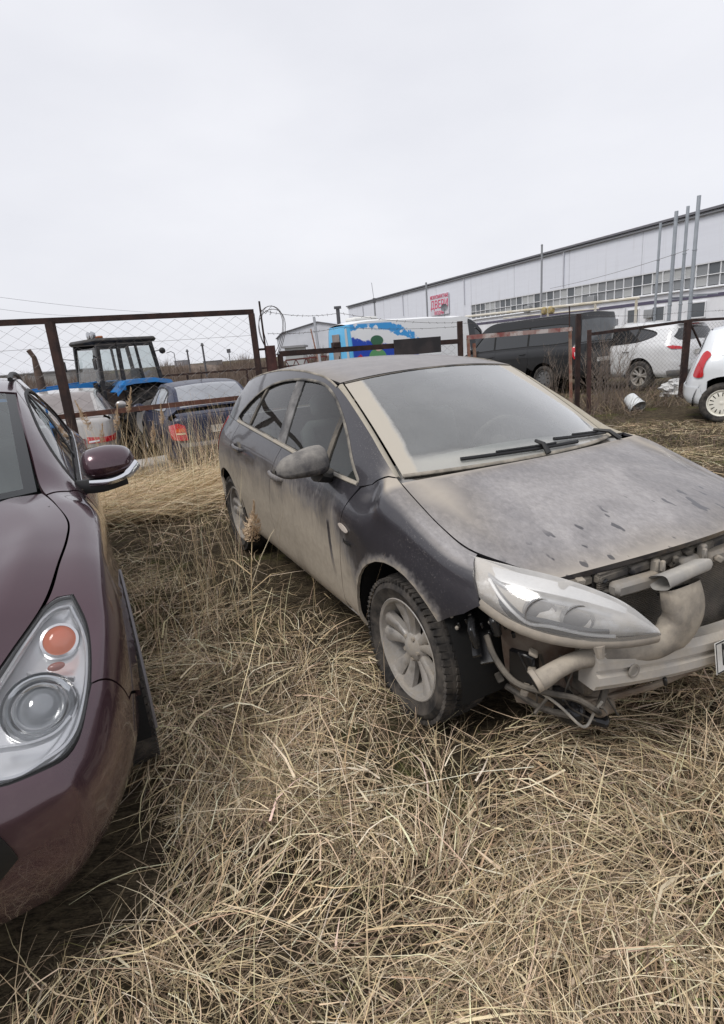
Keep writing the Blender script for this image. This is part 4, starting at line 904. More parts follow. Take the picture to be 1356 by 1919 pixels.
        panel(H, 'lens', full(H, 0, H.ku[-1], 0, H.kv[-1]), LENS, hl, .02, .006, 0)
        Hi = Net(np.array(HG)-H.N(*[w.ravel() for w in np.meshgrid(H.ku, H.kv, indexing='ij')]).reshape(7  , 4, 3)*np.array([0, .010, .034, .046, .042, .028, .006])[:, None, None], sg)
        panel(Hi, 'reflector', full(Hi, 0, Hi.ku[-1], 0, Hi.kv[-1]), dusty('reflector_dust', (.62, .62, .63), (.56, .50, .42), .40, .20, .55, 11), hl, .03, .0, 0)
        # white guide line and bezels
        kk = H.ku; vv = H.kv
        led = spline([(kk[1]-.02, vv[1]-.005), (kk[1]+.01, vv[2]-.01), (kk[1]+.06, vv[2]+.035), (kk[2]+.03, vv[3]-.028), (kk[3]+.02, vv[3]-.020), (kk[4], vv[3]-.016)], 5)
        strip(H, 'light_guide', led, mat('light_guide', (.92, .92, .93), .25), hl, .011, .004, -.006)
        strip(H, 'light_guide_bezel', led-np.array([.020, .0]), mat('bezel_dark', (.07, .075, .085), .3, .2), hl, .040, .003, -.012)
        panel(H, 'upper_reflector', [(kk[1]-.05, .012), (kk[5], .012), (kk[5]-.02, vv[1]-.012), (kk[1]-.02, vv[1]-.012)], mat('upper_reflector', (.72, .73, .75), .25, .4), hl, .03, .004, 0, off=-.012)
        strip(H, 'bezel', spline([(kk[1]-.04, vv[1]-.03), (kk[1]+.04, vv[1]+.002), (kk[2]+.03, vv[1]+.01), (kk[3]+.05, vv[1]+.012), (kk[4]+.03, vv[1]+.02)], 5), mat('bezel', (.30, .31, .33), .25, .6), hl, .016, .004, -.012)
        for (uu, vv_, r) in ((kk[2]+.01, (vv[1]+vv[2])/2+.02, .045), (kk[3]+.02, (vv[1]+vv[2])/2+.02, .045)):
            c = H.P(uu, vv_)[0]; n = H.N(uu, vv_)[0]; fw = Vector((.85, sg*.35, .02)).normalized(); c = Vector(c)-Vector(n)*.034
            b = MB(); b.lathe([(0, .0), (r*.7, .004), (r, .0), (r*1.1, .012), (r*1.16, .012), (r*1.1, -.02)], 24, 'z'); o = b.build('projector', mat('projector_grey', (.33, .33, .34), .2, .7), hl); o.matrix_local = basis(c, fw.orthogonal(), fw.cross(fw.orthogonal()))
        # lower mounting edge and lug under the lamp
        b = MB(); e = [tuple(H.P(u, H.kv[-1])[0]-np.array([.01, 0, .012])) for u in np.linspace(0, H.ku[-1], 14)]; b.tube(e, .016, 8, sq=(1.2, .7)); b.tube([tuple(np.array(e[8])+np.array([0, 0, -.005])), tuple(np.array(e[8])+np.array([.01, 0, -.045]))], [.02, .012], 8); b.build('lamp_base', LM, hl)
        # fender bracket (black riveted plate) under the fender corner
        br = empty('bumper_bracket'); br.parent = car
        b = MB(); M_ = Matrix.Rotation(sg*math.radians(38), 3, 'Z') @ Matrix.Rotation(sg*-.25, 3, 'X')
        b.box((.395, sg*.80, .585), (.20, .025, .085), M=M_, bev=.008); b.box((.47, sg*.765, .62), (.10, .03, .07), M=M_, bev=.008)
        for i in range(9): b.box((.32+.022*i+.0, sg*(.842-.017*i), .555+.05*((i*37) % 5)/5), (.02, .012, .022), M=M_, bev=.003)
        b.box((.40, sg*.80, .54), (.17, .03, .010), M=M_ @ Matrix.Rotation(.35, 3, 'Y')); b.box((.44, sg*.785, .515), (.12, .05, .010), M=M_ @ Matrix.Rotation(.6, 3, 'Y'))
        b.build('bracket_plate', mat('oily_black', (.025, .025, .026), .22, .3), br)
        for (x, z) in ((.33, .61), (.385, .62), (.44, .605), (.40, .56), (.345, .565), (.455, .575)):
            MB().sphere((x, sg*(.842-.78*(x-.33)+.006), z), .008, 8, 6).build('bolt_head', STEEL, br)
        # inner wing with rust and mud behind the bracket
        n_ = Net([T_([(.40, .70, .70), (.42, .70, .55), (.44, .69, .38), (.46, .66, .25)]), T_([(.55, .60, .68), (.56, .62, .52), (.56, .60, .36), (.56, .56, .25)]), T_([(.62, .45, .66), (.62, .46, .5), (.62, .45, .36), (.60, .42, .27)])], sg)
        panel(n_, 'inner_wing', full(n_, 0, n_.ku[-1], 0, n_.kv[-1]), noisy('rust_mud', (.23, .20, .165), (.10, .065, .05), 5, .9, 0, .6, 30), car, .04, .01, 0)
    # radiator, carriers
    b = MB()
    for i in range(58): b.box((.66, .02, .345+.0078*i), (.012, 1.02, .0034))
    b.build('radiator_fins', dusty('fin_metal', (.10, .095, .09), (.30, .26, .21), .35, .5, .4), car, False)
    b = MB(); b.box((.62, .02, .57), (.05, 1.04, .47)); b.build('radiator_core', mat('core', (.018, .016, .014), .9), car, False)
    
    for y_ in (.52, -.50): MB().box((.62, y_, .53), (.08, .05, .40), bev=.01).build('radiator_tank', dusty('tank_dark', (.03, .03, .03), (.36, .31, .25), .45), car)
    # slam panel and latch furniture under the hood edge
    b = MB()
    for y in np.linspace(-.56, .56, 9): b.box((.655-.18*y*y, y, .775-.03*y*y), (.09, .145, .035), bev=.008)
    b.build('slam_panel', dusty('slam_dark', (.03, .03, .035), (.34, .30, .24), .40), car)
    b = MB(); b.box((.70, -.36, .735), (.05, .20, .05), rz=-.1, bev=.012); b.box((.705, -.10, .745), (.05, .10, .06), bev=.012); b.box((.70, .25, .74), (.06, .5, .045), bev=.012); b.box((.70, -.26, .77), (.03, .025, .06), bev=.006); b.box((.72, -.04, .775), (.03, .025, .07), bev=.006)
    b.build('latch_support', STEEL, car)
    
    for xx_, y_ in ((.73, -.265), (.745, -.065)): MB().box((xx_, y_, .785), (.016, .014, .04), bev=.004).build('hood_striker', STEEL, car)
    # air intake duct: flat mouth pointing up, S-bend down to the round hose
    b = MB()
    duct = [((.775, -.235, .725), (.085, .030)), ((.785, -.235, .69), (.084, .036)), ((.795, -.235, .63), (.080, .040)), ((.79, -.265, .575), (.068, .042)), ((.775, -.34, .535), (.052, .042)), ((.755, -.43, .525), (.038, .034)), ((.73, -.53, .535), (.032, .030)), ((.70, -.62, .535), (.030, .029)), ((.68, -.69, .515), (.030, .030)), ((.665, -.735, .490), (.034, .034)), ((.655, -.755, .480), (.034, .034))]
    C_ = spline([d[0] for d in duct], 4); Rr = spline([d[1] for d in duct], 4); V = []; F = []; n = 18
    for i in range(len(C_)):
        d = Vector(C_[min(i+1, len(C_)-1)]-C_[max(i-1, 0)]).normalized(); ex = Vector((1, 0, 0)); ex = (ex-d*ex.dot(d)).normalized(); ey = d.cross(ex)
        for k in range(n):
            t = 2*PI*k/n; ca, sa = math.cos(t), math.sin(t); pw = .6 if i < 14 else 1.0
            V.append(tuple(Vector(C_[i])+ey*Rr[i][0]*math.copysign(abs(ca)**pw, ca)+ex*Rr[i][1]*math.copysign(abs(sa)**pw, sa)))
    for i in range(len(C_)-1):
        for k in range(n): F.append((i*n+k, i*n+(k+1) % n, (i+1)*n+(k+1) % n, (i+1)*n+k))
    b.add(V, F); b.build('intake_duct', GREYP, car)
    b = MB(); b.box((.772, -.235, .70), (.05, .15, .004)); b.build('duct_mouth', DARK, car)
    # square snorkel lying beside the mouth
    b = MB(); V = []; M_ = basis((.775, -.225, .765), (.10, .98, .12), (-.4, 0, 1))
    for i, (t, w, h) in enumerate(((-.105, .042, .026), (-.09, .040, .024), (0, .036, .022), (.085, .036, .022), (.11, .022, .014))):
        for k in range(16):
            a = 2*PI*k/16; V.append(tuple(M_ @ Vector((t, h*math.copysign(abs(math.sin(a))**.6, math.sin(a)), w*math.copysign(abs(math.cos(a))**.6, math.cos(a))))))
    b.add(V, [(i*16+k, i*16+(k+1) % 16, (i+1)*16+(k+1) % 16, (i+1)*16+k) for i in range(4) for k in range(16)]+[tuple(range(64, 80))]); b.build('air_snorkel', dusty('snorkel', (.25, .25, .25), (.46, .43, .38), .5, .5), car)
    # hose clamp ring, wires and hanging bits
    b = MB(); b.lathe([(.034, -.01), (.038, -.008), (.038, .008), (.034, .01)], 24, 'x', (0, 0, 0)); o = b.build('hose_ring', LM, car); o.matrix_local = basis((.655, -.755, .485), (-.3, -.85, -.4), (0, 0, 1))
    b = MB(); b.lathe([(0, 0), (.029, 0), (.029, .01)], 20, 'x'); o = b.build('hose_opening', DARK, car); o.matrix_local = basis((.652, -.765, .48), (.3, .85, .4), (0, 0, 1))
    for pts, r in (([(.44, -.78, .56), (.50, -.79, .50), (.58, -.77, .44), (.66, -.70, .42), (.70, -.62, .39), (.73, -.56, .34), (.72, -.53, .31)], .011), ([(.60, -.72, .42), (.66, -.66, .36), (.70, -.60, .28), (.70, -.56, .26), (.71, -.54, .31), (.73, -.53, .36)], .005), ([(.45, -.70, .33), (.58, -.66, .30), (.66, -.60, .29)], .012), ([(.70, -.47, .41), (.71, -.50, .36), (.72, -.53, .33)], .013)):
        MB().tube([tuple(p) for p in spline(pts, 5)], r, 8).build('loose_cable', BLACKP if r > .006 else noisy('grey_cable', (.25, .24, .22), (.4, .37, .32), 20), car)
    # crash beam: curved box section with ribs
    prof = [(0, .062), (.012, .066), (.020, .05), (.030, .042), (.032, .016), (.020, .008), (.020, -.004), (.032, -.012), (.034, -.040), (.022, -.048), (.014, -.066), (0, -.066), (-.05, -.06), (-.05, .058)]
    V = []; F = []; ys = np.linspace(-.585, .585, 31); n = len(prof)
    for y in ys:
        x = .795-.20*y*y
        for px_, pz in prof: V.append((x+px_, y, .432-.11*min(y, .15)+pz))
    for i in range(len(ys)-1):
        for k in range(n): F.append((i*n+k, i*n+(k+1) % n, (i+1)*n+(k+1) % n, (i+1)*n+k))
    F += [tuple(range(n)), tuple(range((len(ys)-1)*n, len(ys)*n))[::-1]]
    bm_ = fixn(mesh_obj('crash_beam', V, F, dusty('beam_metal', (.45, .44, .43), (.56, .505, .425), .55, .45, .5, 7), car, True, angle=40))
    b = MB(); b.lathe([(.0, .003), (.014, .003), (.017, .006), (.023, .006), (.025, 0)], 20, 'x', (.785, -.455, .482)); b.build('tow_eye_socket', STEEL, bm_)
    b = MB(); b.box((.66, -.44, .49), (.20, .09, .10), bev=.01); b.box((.66, .44, .49), (.20, .09, .10), bev=.01); b.build('crash_box', LM, car)
    b = MB(); b.box((.60, 0, .29), (.10, .95, .05), bev=.015); b.box((.45, -.45, .27), (.5, .10, .06), bev=.02); b.box((.45, .45, .27), (.5, .10, .06), bev=.02)
    b.tube([(.63, -.55, .30), (.66, -.40, .285), (.69, -.2, .275), (.70, .1, .27)], .013, 8); b.build('subframe', noisy('rusty_frame', (.15, .11, .08), (.26, .22, .175), 9, .9, 0, .4), car)
    b = MB()
    for (c, d, r) in (((.64, -.50, .235), (.16, .05, .03), .5), ((.60, -.43, .245), (.12, .07, .035), -.4), ((.55, -.60, .33), (.18, .06, .05), .2), ((.50, -.66, .42), (.10, .05, .14), .3)): b.box(c, d, rz=r, bev=.008)
    b.sphere((.62, -.56, .27), (.06, .05, .05), 14, 8); b.build('broken_liner', mat('oily_black', (.025, .025, .026), .22, .3), car)
    # torn clips, connectors and brackets left around the opening
    rr = random.Random(4); cm = [BLACKP, STEEL, LM, mat('oily_black', (.018, .018, .018), .28), GREYP]
    for i in range(40):
        y_ = -rr.uniform(.30, .74); x_ = XF(y_)-rr.uniform(.06, .22); z_ = rr.uniform(.36, .56) if i < 24 else rr.uniform(.70, .79)
        if i >= 24: y_ = rr.uniform(-.55, .45); x_ = .70-.18*y_*y_+rr.uniform(-.02, .05)
        M_ = Matrix.Rotation(rr.uniform(0, 3), 3, 'Z') @ Matrix.Rotation(rr.uniform(-.6, .6), 3, 'X')
        MB().box((x_, y_, z_), (rr.uniform(.015, .06), rr.uniform(.01, .035), rr.uniform(.008, .03)), M=M_, bev=.004).build('torn_clip', cm[rr.choice((0, 0, 3, 3, 1, 2, 4))], car)
    for i in range(6):
        y_ = -.45-.05*i; p0 = (XF(y_)-.12, y_, .50); p1 = (XF(y_)-.10+rr.uniform(-.05, .05), y_+rr.uniform(-.08, .08), .36); p2 = (XF(y_)-.08, y_+rr.uniform(-.1, .1), rr.uniform(.22, .33))
        MB().tube([tuple(p) for p in spline([p0, p1, p2], 6)], rr.choice((.003, .004, .006)), 6).build('loose_cable', cm[rr.choice((0, 3, 0))], car)
    # number plate tied to the beam
    pl = empty('number_plate'); pl.parent = car
    b = MB(); b.box((0, 0, 0), (.52, .112, .003), bev=.001); o = b.build('plate', PLATE, pl); Mx = basis((.842, .128, .428), (-.06, 1, -.07), (-.20, 0, 1)); o.matrix_local = Mx
    b = MB()
    for x0 in (-.255, .255): b.box((x0, 0, .002), (.004, .106, .001))
    for y0 in (-.052, .052): b.box((0, y0, .002), (.512, .004, .001))
    o = b.build('plate_border', INK, pl, False); o.matrix_local = Mx
    text_obj('plate_text', 'М4', .105, INK, pl, Mx @ Matrix.Translation((-.165, 0, .0022)), .0005, .85)
    return car
build_hatchback()
# ================================================================ burgundy crossover in the left foreground
def build_crossover():
    car = empty('crossover_car', (-1.786, 1.669, 0), math.radians(-63.93))
    tag(car, 'burgundy crossover with large clear headlight in the left foreground', 'car')
    PT = paint('burgundy_paint', (.072, .034, .046), mode='clean', amount=.08, metal=.5, rough=.24, coat=1.0, thin=(.3, .27, .27))
    GL = glass('crossover_glass', (.30, .36, .36), .05, refl=1.2); WS = glass('crossover_windscreen', (.55, .66, .64), .16, (.48, .52, .52), 1.0)
    CLAD = mat('cladding', (.02, .02, .021), .55)
    SEAL = mat('seal', (.012, .012, .012), .6)
    def fend(x, y0, y1, y2, y3, y4, z4, y8, z8, zs=(.24, .34, .5, .70)):
        r = [(x, y0, zs[0]), (x, y1, zs[1]), (x, y2, zs[2]), (x, y3, zs[3]), (x, y4, z4)]
        for t in (.3, .55, .78, 1.0):
            a = t*PI/2; r.append((x, y8+(y4-y8)*math.cos(a), z4+(z8-z4)*math.sin(a)))
        return r
    def cab(x, zb, yb, y8, z8, y3=.902, y4=.885, z4=None, bul=.022):
        z4 = z4 if z4 is not None else zb-.10
        r = [(x, .76, .24), (x, .865, .34), (x, y3-.006, .50), (x, y3, .70), (x, y4, z4), (x, yb, zb)]
        for t in (.5, .84): r.append((x, yb+(y8-yb)*t+bul*math.sin(t*PI), zb+(z8-zb)*t))
        r.append((x, y8, z8)); return r
    rows = [fend(.85, .60, .70, .725, .715, .680, .615, .40, .675, (.24, .34, .46, .56)), fend(.67, .68, .785, .81, .805, .768, .69, .47, .73, (.24, .34, .47, .60)), fend(.50, .72, .83, .855, .85, .81, .765, .56, .785, (.24, .34, .48, .65)), fend(.36, .74, .85, .876, .876, .838, .81, .665, .862, (.24, .34, .5, .68)),
            fend(.17, .75, .862, .89, .893, .862, .85, .72, .932), fend(0, .76, .867, .896, .90, .872, .872, .752, .965), fend(-.15, .76, .867, .897, .902, .88, .89, .762, .992), fend(-.35, .76, .867, .897, .902, .886, .91, .72, 1.035),
            cab(-.55, .995, .835, .668, 1.085), cab(-.75, 1.003, .832, .650, 1.205), cab(-1.0, 1.013, .83, .630, 1.352), cab(-1.25, 1.023, .83, .615, 1.468), cab(-1.5, 1.035, .83, .603, 1.525), cab(-2.0, 1.055, .83, .592, 1.548), cab(-2.5, 1.08, .825, .58, 1.525), cab(-2.9, 1.105, .812, .565, 1.475), cab(-3.2, 1.115, .785, .55, 1.405, y3=.89, y4=.865)]
    Sr = [(-3.40, .72, .26), (-3.42, .80, .36), (-3.44, .83, .52), (-3.45, .835, .72), (-3.44, .81, .97), (-3.38, .74, 1.10), (-3.32, .68, 1.18), (-3.26, .61, 1.28), (-3.22, .53, 1.38)]
    Sc = [(-3.66, 0, .28), (-3.70, 0, .38), (-3.73, 0, .52), (-3.73, 0, .72), (-3.70, 0, .97), (-3.62, 0, 1.1), (-3.5, 0, 1.2), (-3.38, 0, 1.31), (-3.26, 0, 1.41)]
    Fc = [(.89, 0, .24), (.95, 0, .34), (.98, 0, .46), (.975, 0, .55), (.96, 0, .60), (.95, 0, .625), (.935, 0, .65), (.92, 0, .67), (.895, 0, .68)]
    fr = wrap_rows(rows[0], Fc, 4)[::-1]; nf = len(fr)
    rows = fr+rows+[Sr]+wrap_rows(Sr, Sc); G = np.array(rows)
    def arch(P, cx):
        r = np.hypot(P[:, 0]-cx, P[:, 2]-.37); return .012*np.exp(-((r-.425)/.03)**2)*(P[:, 2] > .2)
    flare = lambda P: arch(P, 0)+arch(P, -2.80)
    ss = (1, .93, .84, .72, .58, .4, .2, 0, -.2, -.4, -.58, -.72, -.84, -.93, -1)
    def crown(edge, cen, pw=2.2, rid=0.0):
        return [(edge[0]+(cen[0]-edge[0])*(1-s*s), edge[1]*s, edge[2]+(cen[1]-edge[2])*(1-abs(s)**pw)+rid*(math.exp(-((abs(s)-.84)/.10)**2)-1.1*math.exp(-((abs(s)-.60)/.13)**2))) for s in ss]
    hood = Net([crown((.845, .40, .673), (.90, .683)), crown((.67, .47, .732), (.74, .785), 2.2, .004), crown((.50, .56, .788), (.60, .868), 2.2, .008), crown((.36, .662, .866), (.46, .93), 2.2, .012), crown((.17, .718, .935), (.31, .975), 2.4, .016), crown((0, .75, .968), (.17, 1.01), 2.4, .018), crown((-.15, .76, .995), (.02, 1.037), 2.4, .018), crown((-.35, .718, 1.038), (-.13, 1.065), 2.4, .015), crown((-.50, .672, 1.062), (-.22, 1.085), 2.4, .010)], 1)
    wsn = Net([crown((-.52-.75*t, .655-.045*t, 1.068+(1.475-1.068)*t+.012*math.sin(PI*t)), (-.235-.955*t, 1.092+(1.53-1.092)*t+.02*math.sin(PI*t)), 2.0) for t in np.linspace(0, 1, 7)], 1)
    roof = Net([crown(a, b, 2.3) for a, b in (((-1.28, .617, 1.482), (-1.20, 1.535)), ((-1.5, .605, 1.528), (-1.45, 1.57)), ((-2.0, .594, 1.55), (-2, 1.59)), ((-2.5, .582, 1.527), (-2.5, 1.57)), ((-2.9, .567, 1.477), (-2.9, 1.52)), ((-3.22, .54, 1.39), (-3.25, 1.42)))], 1)
    full = lambda n, u0, u1, v0=0., v1=None: [(u0, v0), (u1, v0), (u1, v1 if v1 is not None else n.kv[-1]), (u0, v1 if v1 is not None else n.kv[-1])]
    panel(hood, 'hood', full(hood, 0, hood.ku[-1]), PT, car, .025, .02, .004)
    panel(wsn, 'windscreen', full(wsn, .045, wsn.ku[-1], .06, wsn.kv[-1]-.06), WS, car, .05, .004, 0)
    panel(wsn, 'windscreen_border', full(wsn, 0, wsn.ku[-1]), mat('frit_black', (.02, .022, .023), .25, 0, .5, .4), car, .03, .004, .004, holes=[full(wsn, .045, wsn.ku[-1]-.03, .06, wsn.kv[-1]-.06)], hgap=0)
    panel(roof, 'roof', full(roof, 0, roof.ku[-1]), PT, car, .06, .012, .003)
    for sg in (1, -1):
        S = Net(G if sg > 0 else mirror_net(G), sg); ku, kv = S.ku, S.kv; i0 = nf
        xs = np.array([r[3][0] for r in rows[i0:i0+17]]); kk = ku[i0:i0+17]
        U = lambda x: float(np.interp(-x, -xs, kk)); win = (kk[0], kk[-1], 0, kv[8]); q = lambda pts: S.inv(pts, (0, 2), win)
        qf = lambda pts: S.inv([(x, sg*y) for x, y in pts], (0, 1), (ku[0], U(.2), kv[3], kv[8]))
        A = lambda cx, a0, a1, r=.405, n=16: [(cx+r*math.cos(a), .37+r*math.sin(a)) for a in np.linspace(a0, a1, n)]
        belt = lambda x0, x1, n: [(U(x), kv[5]) for x in np.linspace(x0, x1, n)]
        # headlight outline on the corner
        hl_o = [(.340, .745), (.45, .770), (.57, .768), (.69, .748), (.80, .705), (.875, .640), (.905, .555), (.90, .47)]
        hl = path(hl_o, [(.90, .47), (.80, .420), (.67, .458), (.53, .536), (.45, .598), (.378, .655), (.344, .700), (.340, .748)], [(.340, .748), (.340, .745)], n=5)
        uvh = qf(hl); no = (len(hl_o)-1)*5
        # fender
        low = [(-.60, .90), (-.62, .70), (-.60, .50), (-.55, .36)]
        p = list(q(spline(low, 4)))+list(q([(-.42, .35)]))+list(q(A(0, PI*1.02, PI*.05)))+list(q([(.42, .50), (.52, .56), (.56, .565)]))
        hl_up = [tuple(w) for w in uvh[:no]]
        # up the lamp's outer edge from the bumper seam to the rear tip
        p += [tuple(w) for w in qf([(.66, .757)])]+[tuple(w) for w in qf(spline([(.66, .757), (.56, .770), (.45, .772), (.340, .747)], 4))[1:]]
        p += [tuple(w) for w in qf([(.340, .700), (.366, .662)])]+[(U(.355), kv[8]), (U(.25), kv[8]), (U(.1), kv[8]), (U(0), kv[8]), (U(-.1), kv[8]), (U(-.2), kv[8]), (U(-.35), kv[8]), (U(-.46), kv[8])]+[(U(-.55), kv[6]), (U(-.63), kv[5]+.012)]
        panel(S, 'front_fender', p, PT, car, .025, .014, .0025, disp=flare)
        # bumper
        p = [(ku[0], kv[0]), ]+[(U(x), kv[0]+.005) for x in (.75, .55, .42)]+list(q([(.415, .40), (.42, .50), (.52, .56), (.56, .565)]))+[tuple(w) for w in qf(spline([(.66, .757), (.80, .707), (.877, .642), (.907, .555), (.902, .465)], 4))]+[(ku[2], kv[8]-.02), (ku[0], kv[8]-.02)]
        panel(S, 'front_bumper', p, PT, car, .03, .014, .0025)
        panel(S, 'grille', [(ku[0], kv[1]+.03), (ku[1], kv[1]+.03), (ku[2]-.05, kv[2]+.03), (ku[2]-.08, kv[4]), (ku[0], kv[5])], mat('grille', (.03, .03, .03), .3, .5), car, .03, .01, 0, off=.006)
        # doors, sill
        g2 = [(-1.62, 1.04), (-1.66, .85), (-1.67, .6), (-1.62, .38)]
        p = belt(-.66, -1.62, 10)+list(q(spline(g2, 4)))[1:]+list(q([(-1.1, .375), (-.56, .375)]))+list(q(spline([(-.565, .40), (-.605, .52), (-.625, .70), (-.605, .90)], 4)))
        fd = panel(S, 'front_door', p, PT, car, .03, .014, .0025)
        g3 = [(-2.42, 1.075), (-2.50, .92), (-2.45, .78), (-2.38, .62), (-2.34, .38)]
        rd = panel(S, 'rear_door', belt(-1.62, -2.42, 8)+list(q(spline(g3, 4)))[1:]+list(q([(-2, .375)]))+list(q(spline(g2[::-1], 4))), PT, car, .03, .014, .0025)
        panel(S, 'sill', list(q([(-.40, .37), (-1.2, .368), (-2.38, .37), (-2.38, .26), (-1.2, .255), (-.40, .26)])), CLAD, car, .05, .03, .001, off=.012)
        arc = q([(-2.8+.405*math.cos(a), .37+.405*math.sin(a)) for a in np.linspace(PI*.10, PI*1.0, 18)])
        p = list(q(spline(g3[:4], 4)))+list(arc)+[(ku[i0+17], kv[1]), (ku[-1], kv[1]), (ku[-1], kv[5]), (ku[i0+17], kv[5])]+[(u, kv[5]) for u in np.linspace(kk[-1], U(-2.43), 6)]
        panel(S, 'rear_quarter', p, PT, car, .04, .014, .0025, disp=flare)
        panel(S, 'rear_screen', [(ku[i0+17]+.05, kv[5]+.03), (ku[-1], kv[5]+.03), (ku[-1], kv[8]-.03), (ku[i0+17]+.05, kv[8]-.03)], GLASSDK, car, .06, .005, 0)
        lower = [(U(x), kv[5]+.015) for x in np.linspace(-.74, -2.75, 16)]
        top = [(-2.90, 1.20), (-2.78, 1.30), (-2.5, 1.42), (-2.0, 1.475), (-1.6, 1.472), (-1.35, 1.435), (-1.15, 1.35), (-.95, 1.225), (-.80, 1.105), (-.735, 1.035)]
        dlo = np.array(lower+list(q(spline(top, 4))))
        outer = belt(-.66, -2.43, 14)+[(u, kv[5]) for u in np.linspace(U(-2.5), ku[i0+17], 5)]+[(ku[i0+17]+.04, kv[7]), (ku[i0+17], kv[8])]+[(U(x), kv[8]) for x in (-3.1, -2.8, -2.4, -2, -1.6, -1.3, -1.1, -.9, -.7, -.55, -.47)]+[(U(-.56), kv[6]), (U(-.64), kv[5]+.012)]
        panel(S, 'pillar_frame', outer, PT, car, .03, .02, .002, holes=[dlo], hgap=0)
        strip(S, 'window_trim', np.vstack([dlo, dlo[:1]]), SEAL, car, .022, .004)
        strip(S, 'chrome_strip', [(U(x), kv[5]+.004) for x in np.linspace(-.72, -2.8, 24)], CHROME, car, .012, .008)
        W_ = S.P(dlo[:, 0], dlo[:, 1]); P0 = np.stack([W_[:, 0], W_[:, 2]], 1)
        def clip(P, xb, s, side):
            o = []
            for i in range(len(P)):
                a, b = P[i], P[(i+1) % len(P)]; f = lambda w: side*(w[0]-(xb+s*(w[1]-1.05))); fa, fb = f(a), f(b)
                if fa >= 0: o.append(a)
                if fa*fb < 0: o.append(a+(b-a)*fa/(fa-fb))
            return np.array(o)
        cut = lambda a, b: q(clip(clip(P0, a, -.15, -1), b, -.15, 1))
        panel(S, 'front_window', cut(0, -1.60), GL, car, .06, .004, .002, off=-.01); panel(S, 'rear_door_window', cut(-1.68, -2.42), GL, car, .06, .004, .002, off=-.01); panel(S, 'rear_quarter_glass', cut(-2.46, -4), GL, car, .06, .004, .002, off=-.01)
        panel(S, 'centre_pillar', cut(-1.60, -1.68), SEAL, car, .06, .01, 0, off=-.006); panel(S, 'window_divider', cut(-2.42, -2.46), SEAL, car, .06, .01, 0, off=-.006)
        for hx, hz, d in ((-1.42, .90, fd), (-2.22, .94, rd)):
            c = S.P(*[w[None] for w in q([(hx, hz)])[0]])[0]
            MB().tube([(c[0]+.11, c[1]-sg*.004, c[2]-.006), (c[0]+.09, c[1]+sg*.028, c[2]-.003), (c[0], c[1]+sg*.04, c[2]), (c[0]-.09, c[1]+sg*.028, c[2]+.003), (c[0]-.11, c[1]-sg*.004, c[2]+.003)], [.012, .016, .017, .016, .012], 10, sq=(1.1, .7)).build('door_handle', CHROME, d)
        # roof rail
        MB().tube([tuple(p+np.array([0, -sg*.02, .035])) for p in S.P(np.array([U(x) for x in np.linspace(-1.45, -3.0, 14)]), np.full(14, kv[8]))], .014, 8).build('roof_rail', CLAD, car)
        # headlight: bowl, lens units, clear cover
        h = empty('headlight'); h.parent = car
        panel(S, 'lamp_cover', uvh, glass('clear_lens', (.97, .97, .97), .02, (.6, .6, .6), 1.2, .01), h, .02, .003, .004, off=.003)
        strip(S, 'lamp_seal', np.vstack([uvh, uvh[:1]]), SEAL, h, .014, .003, -.004)
        cen = uvh.mean(0)
        def bowl(P):
            d = P-S.P(cen[0], cen[1])[0]; return -.035*np.ones(len(P))
        panel(S, 'reflector', uvh, mat('lamp_chrome', (.88, .89, .91), .22, .45), h, .02, .0, .004, disp=lambda P: -np.minimum(.06, .012+.9*np.clip(_dist(P[:, :2], np.array([(x, sg*y) for x, y in hl])), 0, .1)))
        strip(S, 'inner_bezel', (lambda e: np.vstack([e, e[:1]]))(cen+(uvh-cen)*.88), mat('bezel_light', (.72, .73, .75), .2, .5), h, .012, .008, -.014)
        def unit(name, xy, r, depth, m, dome, sx=1.0):
            uv = qf([xy])[0]; c = Vector(S.P(*[w[None] for w in uv])[0]); n = Vector(S.N(*[w[None] for w in uv])[0]); fw = (n*.8+Vector((.5, sg*.05, .0))).normalized(); c = c-n*depth
            ex = Vector((0, 1, 0)); M = basis(c, ex, fw.cross(ex)); b = MB()
            b.lathe([(0, dome), (r*.35, dome*.92), (r*.7, dome*.62), (r, .0)], 28, 'z'); o = b.build(name, m, h); o.matrix_local = M @ Matrix.Diagonal((sx, 1, 1, 1)); return M
        M = unit('projector_lens', (.69, .628), .056, .030, mat('projector_glass', (.30, .32, .34), .05, .2, .8, 1.0), .024)
        for k, (r0, r1, z0, m) in enumerate(((.052, .068, .006, mat('ring_light', (.78, .79, .8), .15, .8)), (.070, .088, .010, mat('ring_dark', (.42, .44, .46), .2, .6)), (.090, .098, .004, mat('ring_light', (.8, .8, .8), .15, .8)))):
            b = MB(); b.lathe([(r0, z0-.012), (r0+.003, z0+.006), ((r0+r1)/2, z0+.010), (r1-.002, z0+.004), (r1, z0-.02)], 36, 'z'); o = b.build('lamp_ring', m, h); o.matrix_local = M
        M2 = unit('turn_signal', (.475, .690), .046, .022, mat('amber_lens', (.80, .22, .10), .15, 0, .6, .6), .014)
        b = MB(); b.lathe([(.043, -.01), (.046, .004), (.054, .002), (.058, -.02)], 32, 'z'); o = b.build('signal_ring', MATS['ring_light'], h); o.matrix_local = M2
        unit('side_marker', (.560, .674), .013, .026, mat('amber_dark', (.36, .13, .10), .25, 0, .5, .4), .006, 1.8)
        # curved blade between the units
        for a in (-.05, .045):
            e = qf(spline([(.56, .60+.0), (.60, .66+a*.3), (.62, .71+a*.2)], 5)); strip(S, 'lamp_blade', e, MATS['bezel_light'], h, .010, .010, -.028)
